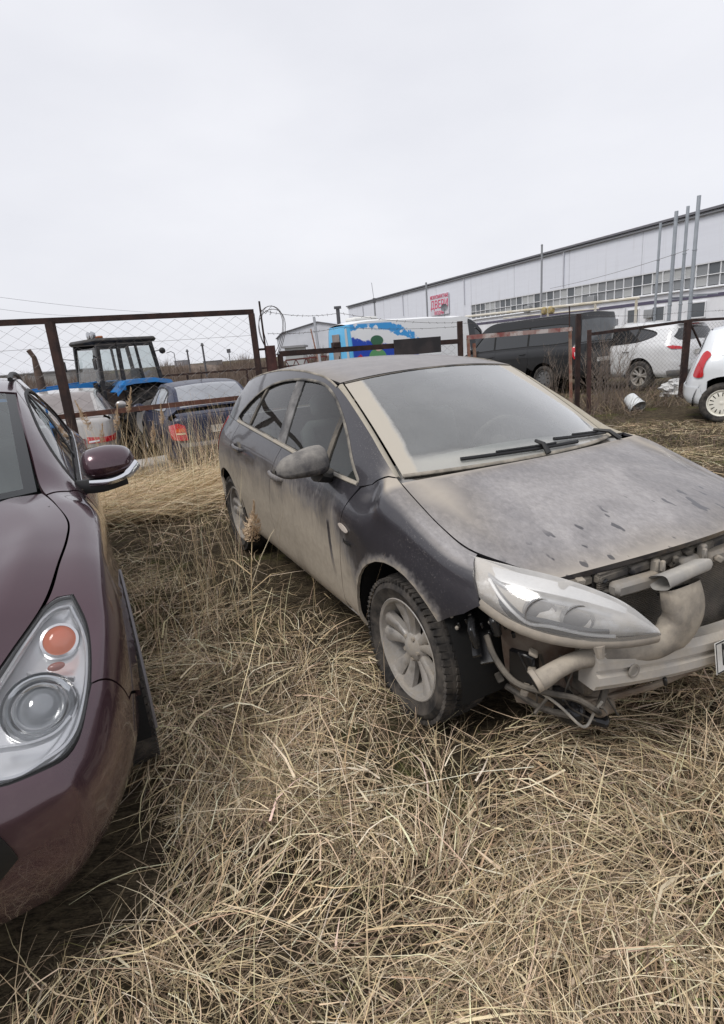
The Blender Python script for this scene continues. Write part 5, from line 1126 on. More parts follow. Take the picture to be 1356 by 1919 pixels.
        e = qf(spline([(.79, .53), (.80, .60), (.785, .66), (.745, .70)], 5)); strip(S, 'lamp_blade', e, MATS['bezel_light'], h, .012, .010, -.02)
        # mirror with chrome lip
        mi = empty('door_mirror'); mi.parent = car; cx, cy, cz = -.80, .965, 1.105; GN = []
        for (w, hh, o, xo) in ((.02, .02, -.125, .0), (.085, .072, -.10, .01), (.115, .092, -.03, .008), (.112, .090, .04, -.004), (.085, .066, .105, -.02), (.015, .015, .132, -.035)):
            GN.append([(cx+xo+w*math.cos(a)*(1.0 if math.cos(a) > 0 else .3), sg*(cy+o), cz+hh*math.sin(a)*(1 if math.sin(a) > 0 else .8)) for a in np.linspace(0, 2*PI, 17)])
        mn = Net(GN, sg); panel(mn, 'mirror_shell', full(mn, .001, mn.ku[-1]-.001), PT, mi, .02, 0, 0)
        b = MB(); b.tube([tuple(p) for p in spline([(cx+.09, sg*(cy-.10), cz-.070), (cx+.115, sg*(cy-.0), cz-.072), (cx+.095, sg*(cy+.08), cz-.050), (cx+.04, sg*(cy+.135), cz-.012)], 5)], [.012]*10+[.018]*6, 8, sq=(1.3, .6)).build('mirror_lip', CHROME, mi)
        b = MB(); b.tube([tuple(p) for p in spline([(cx+.06, sg*(cy-.16), cz-.085), (cx+.08, sg*(cy-.05), cz-.092), (cx+.06, sg*(cy+.07), cz-.076)], 5)], .022, 8, sq=(1.6, .7)); b.tube([(cx, sg*.82, cz-.10), (cx+.02, sg*.88, cz-.09), (cx+.03, sg*.93, cz-.07)], [.04, .032, .035], 8); b.build('mirror_foot', CLAD, mi)
        MB().box((cx-.03, sg*cy, cz+.005), (.006, .20, .13), bev=.003).build('mirror_glass', mat('mirror_silver', (.6, .6, .6), .05, 1), mi)
        # wheels
        for wx in (0, -2.80):
            wheel(car, (wx, sg*.79, .36), .36, .235, .225, sg, 5, 'alloy', mat('crossover_alloy', (.55, .55, .56), .3, .8))
            b = MB(); b.lathe([(.425, sg*.55), (.425, sg*.885)], 24, c=(wx, 0, .37), a0=-.15, a1=PI+.15); b.lathe([(.0, sg*.55), (.425, sg*.55)], 24, c=(wx, 0, .37), a0=-.15, a1=PI+.15); b.build('wheel_well', DARK, car)
            # arch lip
            b = MB(); b.tube([(wx+.408*math.cos(a), sg*(.905), .37+.408*math.sin(a)) for a in np.linspace(-.1, PI+.1, 24)], .006, 6, sq=(1, 1)); b.build('arch_lip', mat('lip_grey', (.16, .15, .155), .4), car)
    b = MB(); b.box((-1.4, 0, .30), (2.1, 1.5, .10)); b.build('floor_pan', DARK, car, False)
    b = MB(); b.box((.10, 0, .62), (.7, .9, .3)); b.build('engine_block', DARK, car, False)
    b = MB(); b.box((-.38, 0, .70), (.06, 1.35, .6)); b.build('bulkhead', DARK, car, False)
    dn = Net([[(x, y, z) for y in np.linspace(-.70, .70, 7)] for x, z in ((-.30, 1.03), (-.6, 1.04), (-.85, 1.01), (-.92, .85), (-.85, .6))], 1); panel(dn, 'dashboard', full(dn, 0, dn.ku[-1]), mat('dash_dark', (.05, .055, .055), .7), car, .08, .01, 0)
    for sy in (-.37, .37):
        s_ = empty('seat'); s_.parent = car
        MB().box((-1.4, sy, .56), (.52, .50, .16), bev=.06).build('seat_cushion', SEATM, s_); MB().box((-1.72, sy, .90), (.16, .48, .62), M=Matrix.Rotation(-.33, 3, 'Y'), bev=.06).build('backrest', SEATM, s_); MB().box((-1.86, sy, 1.29), (.09, .27, .17), M=Matrix.Rotation(-.28, 3, 'Y'), bev=.04).build('headrest', SEATM, s_)
    MB().box((-2.6, 0, .85), (.16, 1.25, .62), M=Matrix.Rotation(-.35, 3, 'Y'), bev=.05).build('rear_bench', SEATM, car)
    return car
build_crossover()
# ================================================================ vehicles behind the fence
def simple_car(name, label, loc, th, table, Sc, wb, R, gaps, dlo, PT, cat='car', group=None, front=None, tilt=0.0, W3=None, win_lines=(), rear_u=0.0, arch=.06, wheels='multi', rimmat=None, zsill=.24, ysill=.10, spokes=7, sedan=None, ws=None, roofr=None, rs=None, hood=None, deck=None, plate=None, res=.06, wellz=None, glassm=None, doors=True, handles=True, sides=(-1, 1), roll=0.0, wp=.5):
    car = empty(name, loc, th, roll, tilt); tag(car, label, cat, group); GLM = glassm or GLASSDK
    SEAL = mat('seal', (.012, .012, .012), .6)
    def row(t):
        ty, x, W, zb = t[:4]
        if ty == 'f':
            y8, z8 = t[4:6]; y4 = W-.03
            r = [(x, W-ysill, zsill), (x, W-.035, zsill+.09), (x, W-.012, zsill+.24), (x, W, (zsill+.24+zb)/2+.03), (x, y4, zb)]
            for q_ in (.3, .55, .78, 1.0): r.append((x, y8+(y4-y8)*math.cos(q_*PI/2), zb+(z8-zb)*math.sin(q_*PI/2)))
        else:
            yb, y8, z8 = t[4:7]; z4 = zb-.10
            r = [(x, W-ysill, zsill), (x, W-.035, zsill+.09), (x, W-.012, zsill+.24), (x, W, (zsill+.24+z4)/2), (x, W-.018, z4), (x, yb, zb)]
            for q_ in (.5, .84): r.append((x, yb+(y8-yb)*q_+.012*math.sin(q_*PI), zb+(z8-zb)*q_))
            r.append((x, y8, z8))
        return r
    rows0 = [row(t) for t in table]; n0 = len(rows0)
    Fc = [(rows0[0][j][0]+d, 0, rows0[0][j][2]) for j, d in enumerate((.02, .08, .10, .09, .08, .07, .06, .05, .04))]
    fr = wrap_rows(rows0[0], Fc, 3)[::-1]; nf = len(fr)
    Sr = np.array(rows0[-1]); Sc = np.array([(x, 0, z) for x, z in Sc])
    rows = fr+rows0+wrap_rows(Sr, Sc, 5, wp); G = np.array(rows)
    ss = (1, .9, .7, .45, .2, 0, -.2, -.45, -.7, -.9, -1)
    top = []
    for t in table:
        x = t[1]; y8, z8, zc, bow = (t[4:8] if t[0] == 'f' else t[5:9]); top.append([(x+bow*(1-s*s), y8*s, z8+(zc-z8)*(1-abs(s)**2.2)) for s in ss])
    T = Net(top, 1); tk = T.ku
    def band(nm, i, j, m, a=0., b=0., ins=0.0, off=0.0): return panel(T, nm, [(tk[i]+a, ins), (tk[j]+b, ins), (tk[j]+b, T.kv[-1]-ins), (tk[i]+a, T.kv[-1]-ins)], m, car, res, .012, .004, off=off)
    if hood: band('hood', *hood, PT)
    if ws: band('windscreen_frame', *ws, PT); band('windscreen', *ws, GLM, .04, -.04, .05, .006)
    if roofr: band('roof', *roofr, PT)
    if rs: band('rear_screen_frame', *rs, PT); band('rear_screen', *rs, GLM, .04, -.04, .06, .006)
    if deck: band('boot_deck', *deck, PT)
    nets = {}
    for sg in sides:
        S = Net(G if sg > 0 else mirror_net(G), sg); ku, kv = S.ku, S.kv; kk = ku[nf:nf+n0]; xs = np.array([t[1] for t in table]); nets[sg] = S
        U = lambda x: float(np.interp(-x, -xs, kk)); win = (kk[0], kk[-1], 0, kv[8]); q = lambda p: S.inv(p, (0, 2), win)
        ra = R+arch; cz = R+.02
        arcp = lambda cx, a0=1.0, a1=0.0: list(q([(cx+ra*math.cos(a), max(cz+ra*math.sin(a), zsill+.005)) for a in np.linspace(PI*a0, PI*a1, 16)]))
        zb_ = zsill+.012
        xa, xb_, xc = gaps            # front door front edge, pillar gap, rear door back edge
        fen = [(U(xa), kv[5]), (U(xa)-.0, kv[2]), (U(xa), kv[0]+.01)]
        # fender with nose
        p = [(U(xa), kv[5]), (U(xa), kv[3]), (U(xa), kv[0]+.02)]+arcp(0, 1.03, -.03)+[(kk[0], kv[0]+.01), (ku[0], kv[0]+.01), (ku[0], kv[8]), (kk[0], kv[8])]
        p += [(U(x), kv[8]) for x in np.linspace(table[0][1]-.05, xa+.14, 6)]
        panel(S, 'front_fender', p, PT, car, res, .014, .003)
        dd = [(xa, xb_, 'front_door'), (xb_, xc, 'rear_door')]
        for a, b, nm in dd:
            top_e = [(U(x), kv[5]) for x in np.linspace(a, b, 5)]
            if nm == 'rear_door': back = list(q([(b-.03, .80), (b+.0, cz+ra*.75), (b+.12, zsill+.10)])) if abs(b+wb) < .6 else [(U(b), kv[2])]
            else: back = [(U(b), kv[2])]
            dpan = panel(S, nm, top_e+back+[(U(b)+(0 if nm == 'front_door' else -.12 if abs(b+wb) < .6 else 0), kv[0]+.03), (U(a), kv[0]+.03), (U(a), kv[3])], PT, car, res, .014, .003)
            if handles:
                c = S.P(U(b+.16), kv[4]-.04)[0]; MB().tube([(c[0]+.10, c[1]-sg*.004, c[2]), (c[0]+.08, c[1]+sg*.028, c[2]), (c[0]-.08, c[1]+sg*.028, c[2]), (c[0]-.10, c[1]-sg*.004, c[2])], .014, 6).build('door_handle', PT, dpan)
        back = list(q([(xc-.03, .80), (xc, cz+ra*.75)])) if abs(xc+wb) < .6 else [(U(xc), kv[2]), (U(xc), kv[0]+.03), (U(-wb+ra)-.01, kv[0]+.03)]
        uR = kk[-1]+rear_u
        p = [(U(xc), kv[5])]+back+arcp(-wb, .16 if abs(xc+wb) < .6 else -.03, 1.03)+[(uR, kv[0]+.01), (uR, kv[5])]
        panel(S, 'rear_quarter', p, PT, car, res, .014, .003)
        panel(S, 'rear_body', [(uR-.01, kv[0]+.01), (ku[-1], kv[0]+.01), (ku[-1], kv[8]), (uR-.01, kv[8])], PT, car, res, .01, 0, off=-.004)
        panel(S, 'sill', [(U(-ra-.01), kv[0]), (U(-wb+ra+.01), kv[0]), (U(-wb+ra+.01), kv[0]+.03), (U(-ra-.01), kv[0]+.03)], PT, car, .1, .02, .001)
        # pillars and windows
        dl = q(spline(dlo, 3, True) if len(dlo) > 5 else dlo); i_t = max(i for i, t in enumerate(table) if t[0] == 'c')
        last_c = table[i_t][1]; first_c = [t[1] for t in table if t[0] == 'c'][0]
        o = [(U(x), kv[5]) for x in np.linspace(first_c+.10, last_c, 10)]
        if sedan: o += [(U(last_c-.10), kv[6])]
        else: o += [(uR, kv[5]), (uR, kv[8])]
        o += [(U(x), kv[8]) for x in np.linspace(last_c, first_c+.02, 14)]+[(U(first_c+.08), kv[7])]
        panel(S, 'pillar_frame', o, PT, car, res*.7, .02, .001, holes=[dl], hgap=0)
        strip(S, 'window_trim', np.vstack([dl, dl[:1]]), SEAL, car, .025, .005)
        W_ = S.P(dl[:, 0], dl[:, 1]); P0 = np.stack([W_[:, 0], W_[:, 2]], 1)
        def clip(P, xl, s, side):
            out = []
            for i in range(len(P)):
                a, b = P[i], P[(i+1) % len(P)]; f = lambda w: side*(w[0]-(xl+s*(w[1]-1.05))); fa, fb = f(a), f(b)
                if fa >= 0: out.append(a)
                if fa*fb < 0: out.append(a+(b-a)*fa/(fa-fb))
            return np.array(out)
        ed = [9.]+list(win_lines)+[-9.]
        for a, b in zip(ed[:-1], ed[1:]):
            panel(S, 'side_window', q(clip(clip(P0, a-.03, -.08, -1), b+.03, -.08, 1)), GLM, car, res, .004, .002, off=-.01)
        for a in win_lines: panel(S, 'window_pillar', q(clip(clip(P0, a+.03, -.08, -1), a-.03, -.08, 1)), SEAL, car, res, .01, 0, off=-.006)
        # mirror
        m_ = empty('door_mirror'); m_.parent = car; mx = first_c-.35
        c = S.P(U(mx), kv[5])[0]; MB().sphere((c[0]+.02, c[1]+sg*.15, c[2]+.07), (.06, .11, .08), 14, 8).build('mirror_shell', PT, m_); MB().tube([(c[0], c[1]-sg*.02, c[2]), (c[0]+.02, c[1]+sg*.08, c[2]+.05)], .025, 6).build('mirror_arm', SEAL, m_)
        for wx in (0, -wb):
            wheel(car, (wx, sg*(table[len(table)//2][2]-.10), R), R, R*.66, .20, sg, spokes, wheels, rimmat, 0, False, cell=36)
            b = MB(); b.lathe([(ra+.02, sg*.45), (ra+.02, sg*(table[len(table)//2][2]-.03))], 20, c=(wx, 0, cz), a0=-.2, a1=PI+.2); b.lathe([(.0, sg*.45), (ra+.02, sg*.45)], 20, c=(wx, 0, cz), a0=-.2, a1=PI+.2); b.build('wheel_well', DARK, car)
    L_ = table[-1][1]
    MB().box(((table[0][1]+L_)/2-.05, 0, zsill+.10), (table[0][1]-L_-.5, 2*table[len(table)//2][2]-.5, .16)).build('floor_pan', DARK, car, False)
    if glassm is None: pass
    return car, nets
def rear_q(S, n0f, pts): return S.inv(pts, (1, 2), (n0f, S.ku[-1], 0, S.kv[8]))
def rear_panels(car, nets, uR, PT, defs, res=.05):
    """defs: (name, [(|y|,z)...], material, offset)"""
    for sg, S in nets.items():
        for nm, pts, m, off in defs:
            uv = S.inv([(sg*y, z) for y, z in pts], (1, 2), (uR, S.ku[-1], 0, S.kv[8])); panel(S, nm, uv, m, car, res, .012, .002, off=off)
def rear_plate(car, x, z, text, label=None, sx=.8, rake=0.0):
    pl = empty('number_plate'); pl.parent = car; M = basis((x, 0, z), (0, -1, 0), (rake, 0, 1))
    o = MB().box((0, 0, 0), (.52, .112, .006), bev=.002).build('plate', PLATE, pl); o.matrix_local = M
    b = MB()
    for x0 in (-.256, .256): b.box((x0, 0, .0035), (.005, .11, .001))
    for y0 in (-.053, .053): b.box((0, y0, .0035), (.516, .005, .001))
    o = b.build('plate_border', INK, pl, False); o.matrix_local = M
    if text: text_obj('plate_text', text, .105, INK, pl, M @ Matrix.Translation((-.255+.03+len(text)*.030, 0, .0035)), .0006, sx)
def place(px, py, z, off, th):
    """origin of a vehicle whose local point off shows at a pixel, at height z"""
    p = on_z(px, py, z); c, s_ = math.cos(th), math.sin(th); return (p[0]-(c*off[0]-s_*off[1]), p[1]-(s_*off[0]+c*off[1]))
SED = [('f', .75, .70, .60, .58, .70, .72, .06), ('f', .45, .80, .68, .64, .78, .81, .08), ('f', 0, .83, .78, .68, .87, .91, .10), ('f', -.35, .84, .83, .69, .93, .965, .12), ('c', -.50, .84, .93, .78, .67, .99, 1.0, .14), ('c', -.80, .84, .935, .78, .62, 1.165, 1.19, .10), ('c', -1.15, .84, .94, .78, .565, 1.345, 1.375, .05), ('c', -1.32, .84, .945, .78, .555, 1.385, 1.415, .03), ('c', -2.0, .84, .955, .78, .55, 1.40, 1.43, 0), ('c', -2.42, .84, .96, .775, .55, 1.365, 1.40, -.03), ('c', -2.58, .84, .963, .772, .55, 1.33, 1.365, -.05), ('c', -2.84, .835, .967, .765, .585, 1.19, 1.215, -.09), ('c', -3.08, .83, .97, .75, .62, 1.055, 1.075, -.11), ('f', -3.20, .83, .91, .665, 1.01, 1.03, -.10), ('f', -3.48, .80, .89, .67, .985, 1.0, -.06)]
SEDSC = [(-3.62, .24), (-3.70, .33), (-3.72, .48), (-3.70, .62), (-3.64, .84), (-3.62, .91), (-3.60, .95), (-3.57, .98), (-3.54, .995)]
SEDDLO = [(-.62, .975), (-1.4, .985), (-2.2, 1.0), (-2.62, 1.02), (-2.72, 1.06), (-2.55, 1.20), (-2.38, 1.31), (-2.0, 1.355), (-1.5, 1.355), (-1.30, 1.32), (-1.0, 1.20), (-.75, 1.06)]
TH = math.radians(116)
# dark blue sedan
NAVY = paint('navy_paint', (.008, .012, .040), amount=.08, thin=(.35, .37, .42), dust=(.26, .24, .22), coat=.12, metal=.0, rough=.4)
FROST = glass('filmed_glass', (.4, .42, .45), .55, (.50, .52, .56), 1.2)
def sedan(name, label, loc, th, PT, glassm, z=0, **kw):
    c, n = simple_car(name, label, (*loc, z), th, SED, SEDSC, 2.60, .30, (-.55, -1.52, -2.42), SEDDLO, PT, sedan=True, win_lines=(-1.5, -2.35), hood=(0, 3), ws=(4, 7), roofr=(7, 9), rs=(9, 12), deck=(13, 14), glassm=glassm, wheels='cap', spokes=9, rimmat=mat('hubcap_grey', (.35, .35, .36), .4, .6), **kw)
    return c, n
loc = place(428, 800, .60, (-3.66, 0), TH)
CB, nb_ = sedan('sedan_car', 'dark blue sedan behind the fence, its tail and red lamp towards the camera', loc, TH, NAVY, FROST, -.17)
S_ = nb_[1]; uR = S_.ku[3+14]
rear_panels(CB, nb_, uR-.02, NAVY, [('boot_lid', [(.0, .66), (.62, .66), (.60, .90), (.52, .97), (.0, .975)], NAVY, .006), ('rear_bumper', [(0, .25), (.78, .27), (.80, .45), (.79, .60), (0, .635)], NAVY, .012), ('bumper_step', [(0, .56), (.70, .56), (.70, .63), (0, .635)], dusty('bumper_grey', (.05, .055, .09), (.35, .36, .40), .45), .022)])
rear_panels(CB, nb_, uR-.25, NAVY, [('tail_lamp', [(.60, .65), (.795, .68), (.80, .86), (.70, .90), (.61, .86)], LAMPRED, .016), ('reverse_lamp', [(.62, .735), (.74, .74), (.74, .765), (.62, .765)], mat('lamp_cream', (.7, .55, .35), .2), .02), ('turn_lamp', [(.62, .77), (.74, .775), (.735, .82), (.62, .83)], mat('lamp_amber', (.62, .12, .03), .15, 0, .5, .8), .02)])
rear_plate(CB, -3.685, .78, 'М30', rake=.15)
MB().tube([(-2.2, 0, 1.42), (-2.35, 0, 1.66)], .005, 5).build('aerial', BLACKP, CB)
# silver sedan
SILV = paint('silver_paint', (.50, .48, .46), amount=.55, metal=.5, dust=(.40, .36, .31), thin=(.5, .48, .46))
th2 = math.radians(111); loc = place(112, 818, .60, (-3.66, 0), th2)
CS, ns_ = sedan('sedan_car', 'silver grey sedan under the tractor, seen past the burgundy car', loc, th2, SILV, glass('dusty_glass', (.3, .3, .3), .6, (.42, .38, .37), 1.0), -.17)
rear_panels(CS, ns_, uR-.02, SILV, [('boot_lid', [(.0, .66), (.58, .66), (.60, .90), (.52, .97), (.0, .975)], SILV, .006), ('rear_bumper', [(0, .25), (.78, .27), (.80, .45), (.79, .54), (0, .56)], dusty('bumper_dark', (.10, .09, .09), (.35, .32, .28), .4), .012), ('garnish', [(0, .60), (.36, .60), (.36, .69), (0, .69)], mat('garnish_red', (.20, .05, .06), .3), .014)])
rear_panels(CS, ns_, uR-.25, SILV, [('tail_lamp', [(.38, .60), (.80, .615), (.80, .715), (.38, .71)], LAMPRED, .016), ('reverse_lamp', [(.40, .61), (.56, .615), (.56, .645), (.40, .64)], LAMPWHT, .021)])
# white crossover
CRO = [('f', .75, .72, .68, .62, .80, .83, .06), ('f', .4, .84, .78, .70, .93, .97, .08), ('f', -.1, .88, .88, .74, 1.03, 1.06, .10), ('f', -.4, .89, .95, .74, 1.08, 1.10, .12), ('c', -.55, .89, 1.06, .83, .70, 1.13, 1.14, .14), ('c', -.85, .89, 1.065, .83, .655, 1.33, 1.36, .10), ('c', -1.2, .89, 1.07, .83, .605, 1.52, 1.56, .05), ('c', -1.38, .89, 1.075, .83, .60, 1.565, 1.605, .03), ('c', -2.1, .89, 1.10, .83, .59, 1.60, 1.64, 0), ('c', -2.7, .89, 1.14, .83, .58, 1.575, 1.615, 0), ('c', -3.1, .885, 1.17, .82, .57, 1.535, 1.575, 0), ('c', -3.32, .87, 1.18, .79, .56, 1.50, 1.54, 0)]
CROSC = [(-3.60, .30), (-3.68, .40), (-3.70, .56), (-3.69, .72), (-3.66, .98), (-3.62, 1.08), (-3.55, 1.22), (-3.46, 1.40), (-3.38, 1.53)]
CRODLO = [(-.70, 1.095), (-1.6, 1.115), (-2.4, 1.155), (-2.75, 1.21), (-3.02, 1.31), (-2.95, 1.39), (-2.6, 1.47), (-2.1, 1.525), (-1.5, 1.52), (-1.32, 1.47), (-1.05, 1.33), (-.82, 1.18)]
WHT = paint('white_paint', (.72, .73, .74), amount=.22, metal=0.0, dust=(.38, .34, .29), thin=(.6, .6, .6))
GREYCL = dusty('grey_cladding', (.16, .165, .17), (.3, .27, .23), .4)
thw = math.radians(113); loc = place(1195, 706, .35, (-2.70, .88), thw)
CW, nw_ = simple_car('crossover_car', 'white crossover behind the rusty fence, rear corner towards the camera', (*loc, 0), thw, CRO, CROSC, 2.70, .36, (-.60, -1.60, -2.45), CRODLO, WHT, win_lines=(-1.6, -2.45), hood=(0, 3), ws=(4, 7), roofr=(7, 11), wheels='alloy', spokes=5, zsill=.32)
uR = nw_[1].ku[3+11]
rear_panels(CW, nw_, uR, WHT, [('tailgate', [(0, .74), (.66, .74), (.70, 1.08), (0, 1.10)], WHT, .004), ('rear_bumper', [(0, .50), (.82, .50), (.80, .72), (0, .73)], WHT, .012), ('lower_valance', [(0, .34), (.78, .36), (.83, .485), (0, .49)], GREYCL, .016), ('rear_screen', [(0, 1.18), (.60, 1.18), (.66, 1.26), (.50, 1.43), (0, 1.47)], GLASSDK, .012), ('tailgate_top', [(0, 1.10), (.76, 1.08), (.70, 1.30), (.56, 1.48), (0, 1.515)], WHT, .002), ('brake_lamp', [(0, 1.49), (.20, 1.49), (.20, 1.515), (0, 1.515)], LAMPRED, .03), ('reflector', [(.50, .585), (.66, .58), (.66, .60), (.50, .61)], mat('refl_dark', (.10, .01, .01), .3), .02)])
rear_panels(CW, nw_, uR-.30, WHT, [('tail_lamp', [(.84, 1.045), (.80, .985), (.62, .965), (.50, .985), (.64, 1.035), (.76, 1.06)], LAMPRED, .014)])
rear_plate(CW, -3.715, .88, '', rake=.05)
# right spoiler lip
MB().box((-3.44, 0, 1.555), (.16, 1.0, .025), bev=.01).build('roof_spoiler', WHT, CW)
# dark van
VAN = [('f', .80, .78, .75, .66, .95, .98, .05), ('f', .3, .90, .90, .78, 1.08, 1.11, .08), ('c', .02, .94, 1.12, .88, .82, 1.17, 1.19, .12), ('c', -.35, .95, 1.14, .88, .77, 1.52, 1.55, .09), ('c', -.75, .95, 1.15, .88, .74, 1.83, 1.87, .05), ('c', -.92, .95, 1.15, .88, .74, 1.89, 1.93, .03), ('c', -1.8, .95, 1.16, .88, .74, 1.92, 1.96, 0), ('c', -3.0, .95, 1.16, .88, .74, 1.92, 1.96, 0), ('c', -3.75, .95, 1.16, .88, .74, 1.90, 1.94, 0), ('c', -3.93, .94, 1.16, .87, .735, 1.88, 1.92, 0)]
VANSC = [(-4.06, .30), (-4.10, .40), (-4.12, .56), (-4.11, .80), (-4.09, 1.06), (-4.08, 1.18), (-4.05, 1.45), (-4.02, 1.74), (-3.99, 1.90)]
VANDLO = [(-.20, 1.19), (-1.2, 1.20), (-2.4, 1.21), (-3.70, 1.22), (-3.78, 1.40), (-3.74, 1.66), (-2.6, 1.70), (-1.6, 1.70), (-.85, 1.68), (-.62, 1.55), (-.40, 1.36)]
BLK = paint('black_paint', (.010, .011, .013), amount=.16, metal=.0, rough=.4, coat=.25, dust=(.13, .12, .11), thin=(.14, .145, .155))
thv = math.radians(121); loc = place(1126, 733, 0, (-4.1, 0), thv)
CV, nv_ = simple_car('van', 'black passenger van parked tail-on behind the fence and bare shrubs', (*loc, -.03), thv, VAN, VANSC, 3.0, .34, (-.10, -1.25, -2.45), VANDLO, BLK, 'van', win_lines=(-1.15, -2.4), hood=(0, 1), ws=(2, 4), roofr=(4, 9), zsill=.30, tilt=math.radians(1.6), spokes=9, wheels='cap', rimmat=mat('hubcap_dark', (.12, .12, .12), .5))
uR = nv_[1].ku[3+9]
GV = glass('van_glass', (.25, .27, .28), .35, (.32, .34, .36), 1.2)
rear_panels(CV, nv_, uR, BLK, [('tailgate', [(0, .62), (.80, .62), (.82, 1.14), (.70, 1.86), (0, 1.88)], BLK, .002), ('rear_screen', [(0, 1.20), (.74, 1.20), (.66, 1.74), (0, 1.76)], GV, .014), ('rear_bumper', [(0, .32), (.88, .34), (.90, .56), (0, .58)], BLK, .03), ('screen_line', [(0, 1.155), (.80, 1.155), (.80, 1.175), (0, 1.175)], mat('line_grey', (.12, .125, .13), .5), .02)])
rear_panels(CV, nv_, uR-.12, BLK, [('tail_lamp', [(.845, .80), (.925, .80), (.93, 1.08), (.86, 1.10)], LAMPRED, .014), ('reverse_lamp', [(.855, .87), (.92, .87), (.92, .97), (.86, .97)], LAMPWHT, .019)])
rear_plate(CV, -4.145, .74, 'М 27', rake=.03)
# white hatchback cut by the right edge
HAT = [('f', .70, .70, .65, .60, .76, .79, .06), ('f', .3, .83, .75, .69, .88, .92, .08), ('f', -.2, .85, .86, .71, .98, 1.01, .10), ('c', -.4, .855, .97, .80, .68, 1.02, 1.03, .14), ('c', -.70, .86, .975, .80, .63, 1.235, 1.26, .10), ('c', -1.05, .86, .98, .80, .58, 1.425, 1.465, .05), ('c', -1.2, .86, .985, .80, .575, 1.46, 1.50, .03), ('c', -1.9, .86, 1.0, .80, .57, 1.49, 1.53, 0), ('c', -2.5, .86, 1.02, .80, .56, 1.45, 1.49, 0), ('c', -2.78, .85, 1.03, .78, .55, 1.40, 1.44, 0)]
HATSC = [(-3.02, .26), (-3.10, .36), (-3.12, .50), (-3.10, .64), (-3.02, .88), (-2.98, 1.0), (-2.93, 1.12), (-2.88, 1.28), (-2.82, 1.42)]
HATDLO = [(-.55, 1.005), (-1.4, 1.015), (-2.2, 1.04), (-2.50, 1.10), (-2.45, 1.25), (-2.2, 1.36), (-1.8, 1.41), (-1.3, 1.39), (-1.0, 1.29), (-.72, 1.10)]
WH2 = paint('white_paint_clean', (.76, .79, .82), amount=.10, metal=0.0, dust=(.4, .38, .34), thin=(.65, .66, .68), rough=.25)
thh = math.radians(-36); loc = place(1351, 757, .30, (-2.55, -.84), thh)
CH, nh_ = simple_car('hatchback_car', 'white hatchback at the right edge with a curved red tail lamp and slotted hubcap', (*loc, 0), thh, HAT, HATSC, 2.55, .31, (-.48, -1.42, -2.25), HATDLO, WH2, win_lines=(-1.4, -2.2), hood=(0, 2), ws=(3, 6), roofr=(6, 9), wheels='cap', spokes=14, rimmat=mat('cream_cap', (.78, .76, .68), .5), arch=.075)
uR = nh_[1].ku[3+9]
rear_panels(CH, nh_, uR, WH2, [('tailgate', [(0, .62), (.62, .62), (.64, 1.0), (.52, 1.40), (0, 1.42)], WH2, .003), ('rear_screen', [(0, 1.05), (.56, 1.05), (.47, 1.36), (0, 1.38)], GLASSDK, .012), ('rear_bumper', [(0, .27), (.82, .29), (.83, .55), (0, .60)], WH2, .014)])
for sg, S in nh_.items():
    uv = S.inv([(x, z) for x, z in spline([(-2.80, 1.10), (-2.855, 1.06), (-2.90, .95), (-2.94, .84), (-2.955, .72), (-2.83, .72), (-2.83, .84), (-2.80, .95), (-2.745, 1.04)], 3, True)], (0, 2), (uR-.32, S.ku[-1], 0, S.kv[8])); panel(S, 'tail_lamp', uv, LAMPRED, CH, .04, .01, 0, off=.014)
    c = S.P(S.ku[3+9]-.33, S.kv[4]-.05)[0]
    uv = [(S.ku[3+9]-.36+.075*math.copysign(abs(math.cos(a))**.5, math.cos(a)), S.kv[4]-.06+.065*math.copysign(abs(math.sin(a))**.5, math.sin(a))) for a in np.linspace(0, 2*PI, 25)]
    strip(S, 'fuel_flap', uv, mat('flap_seam', (.5, .52, .54), .5), CH, .006, .0015)

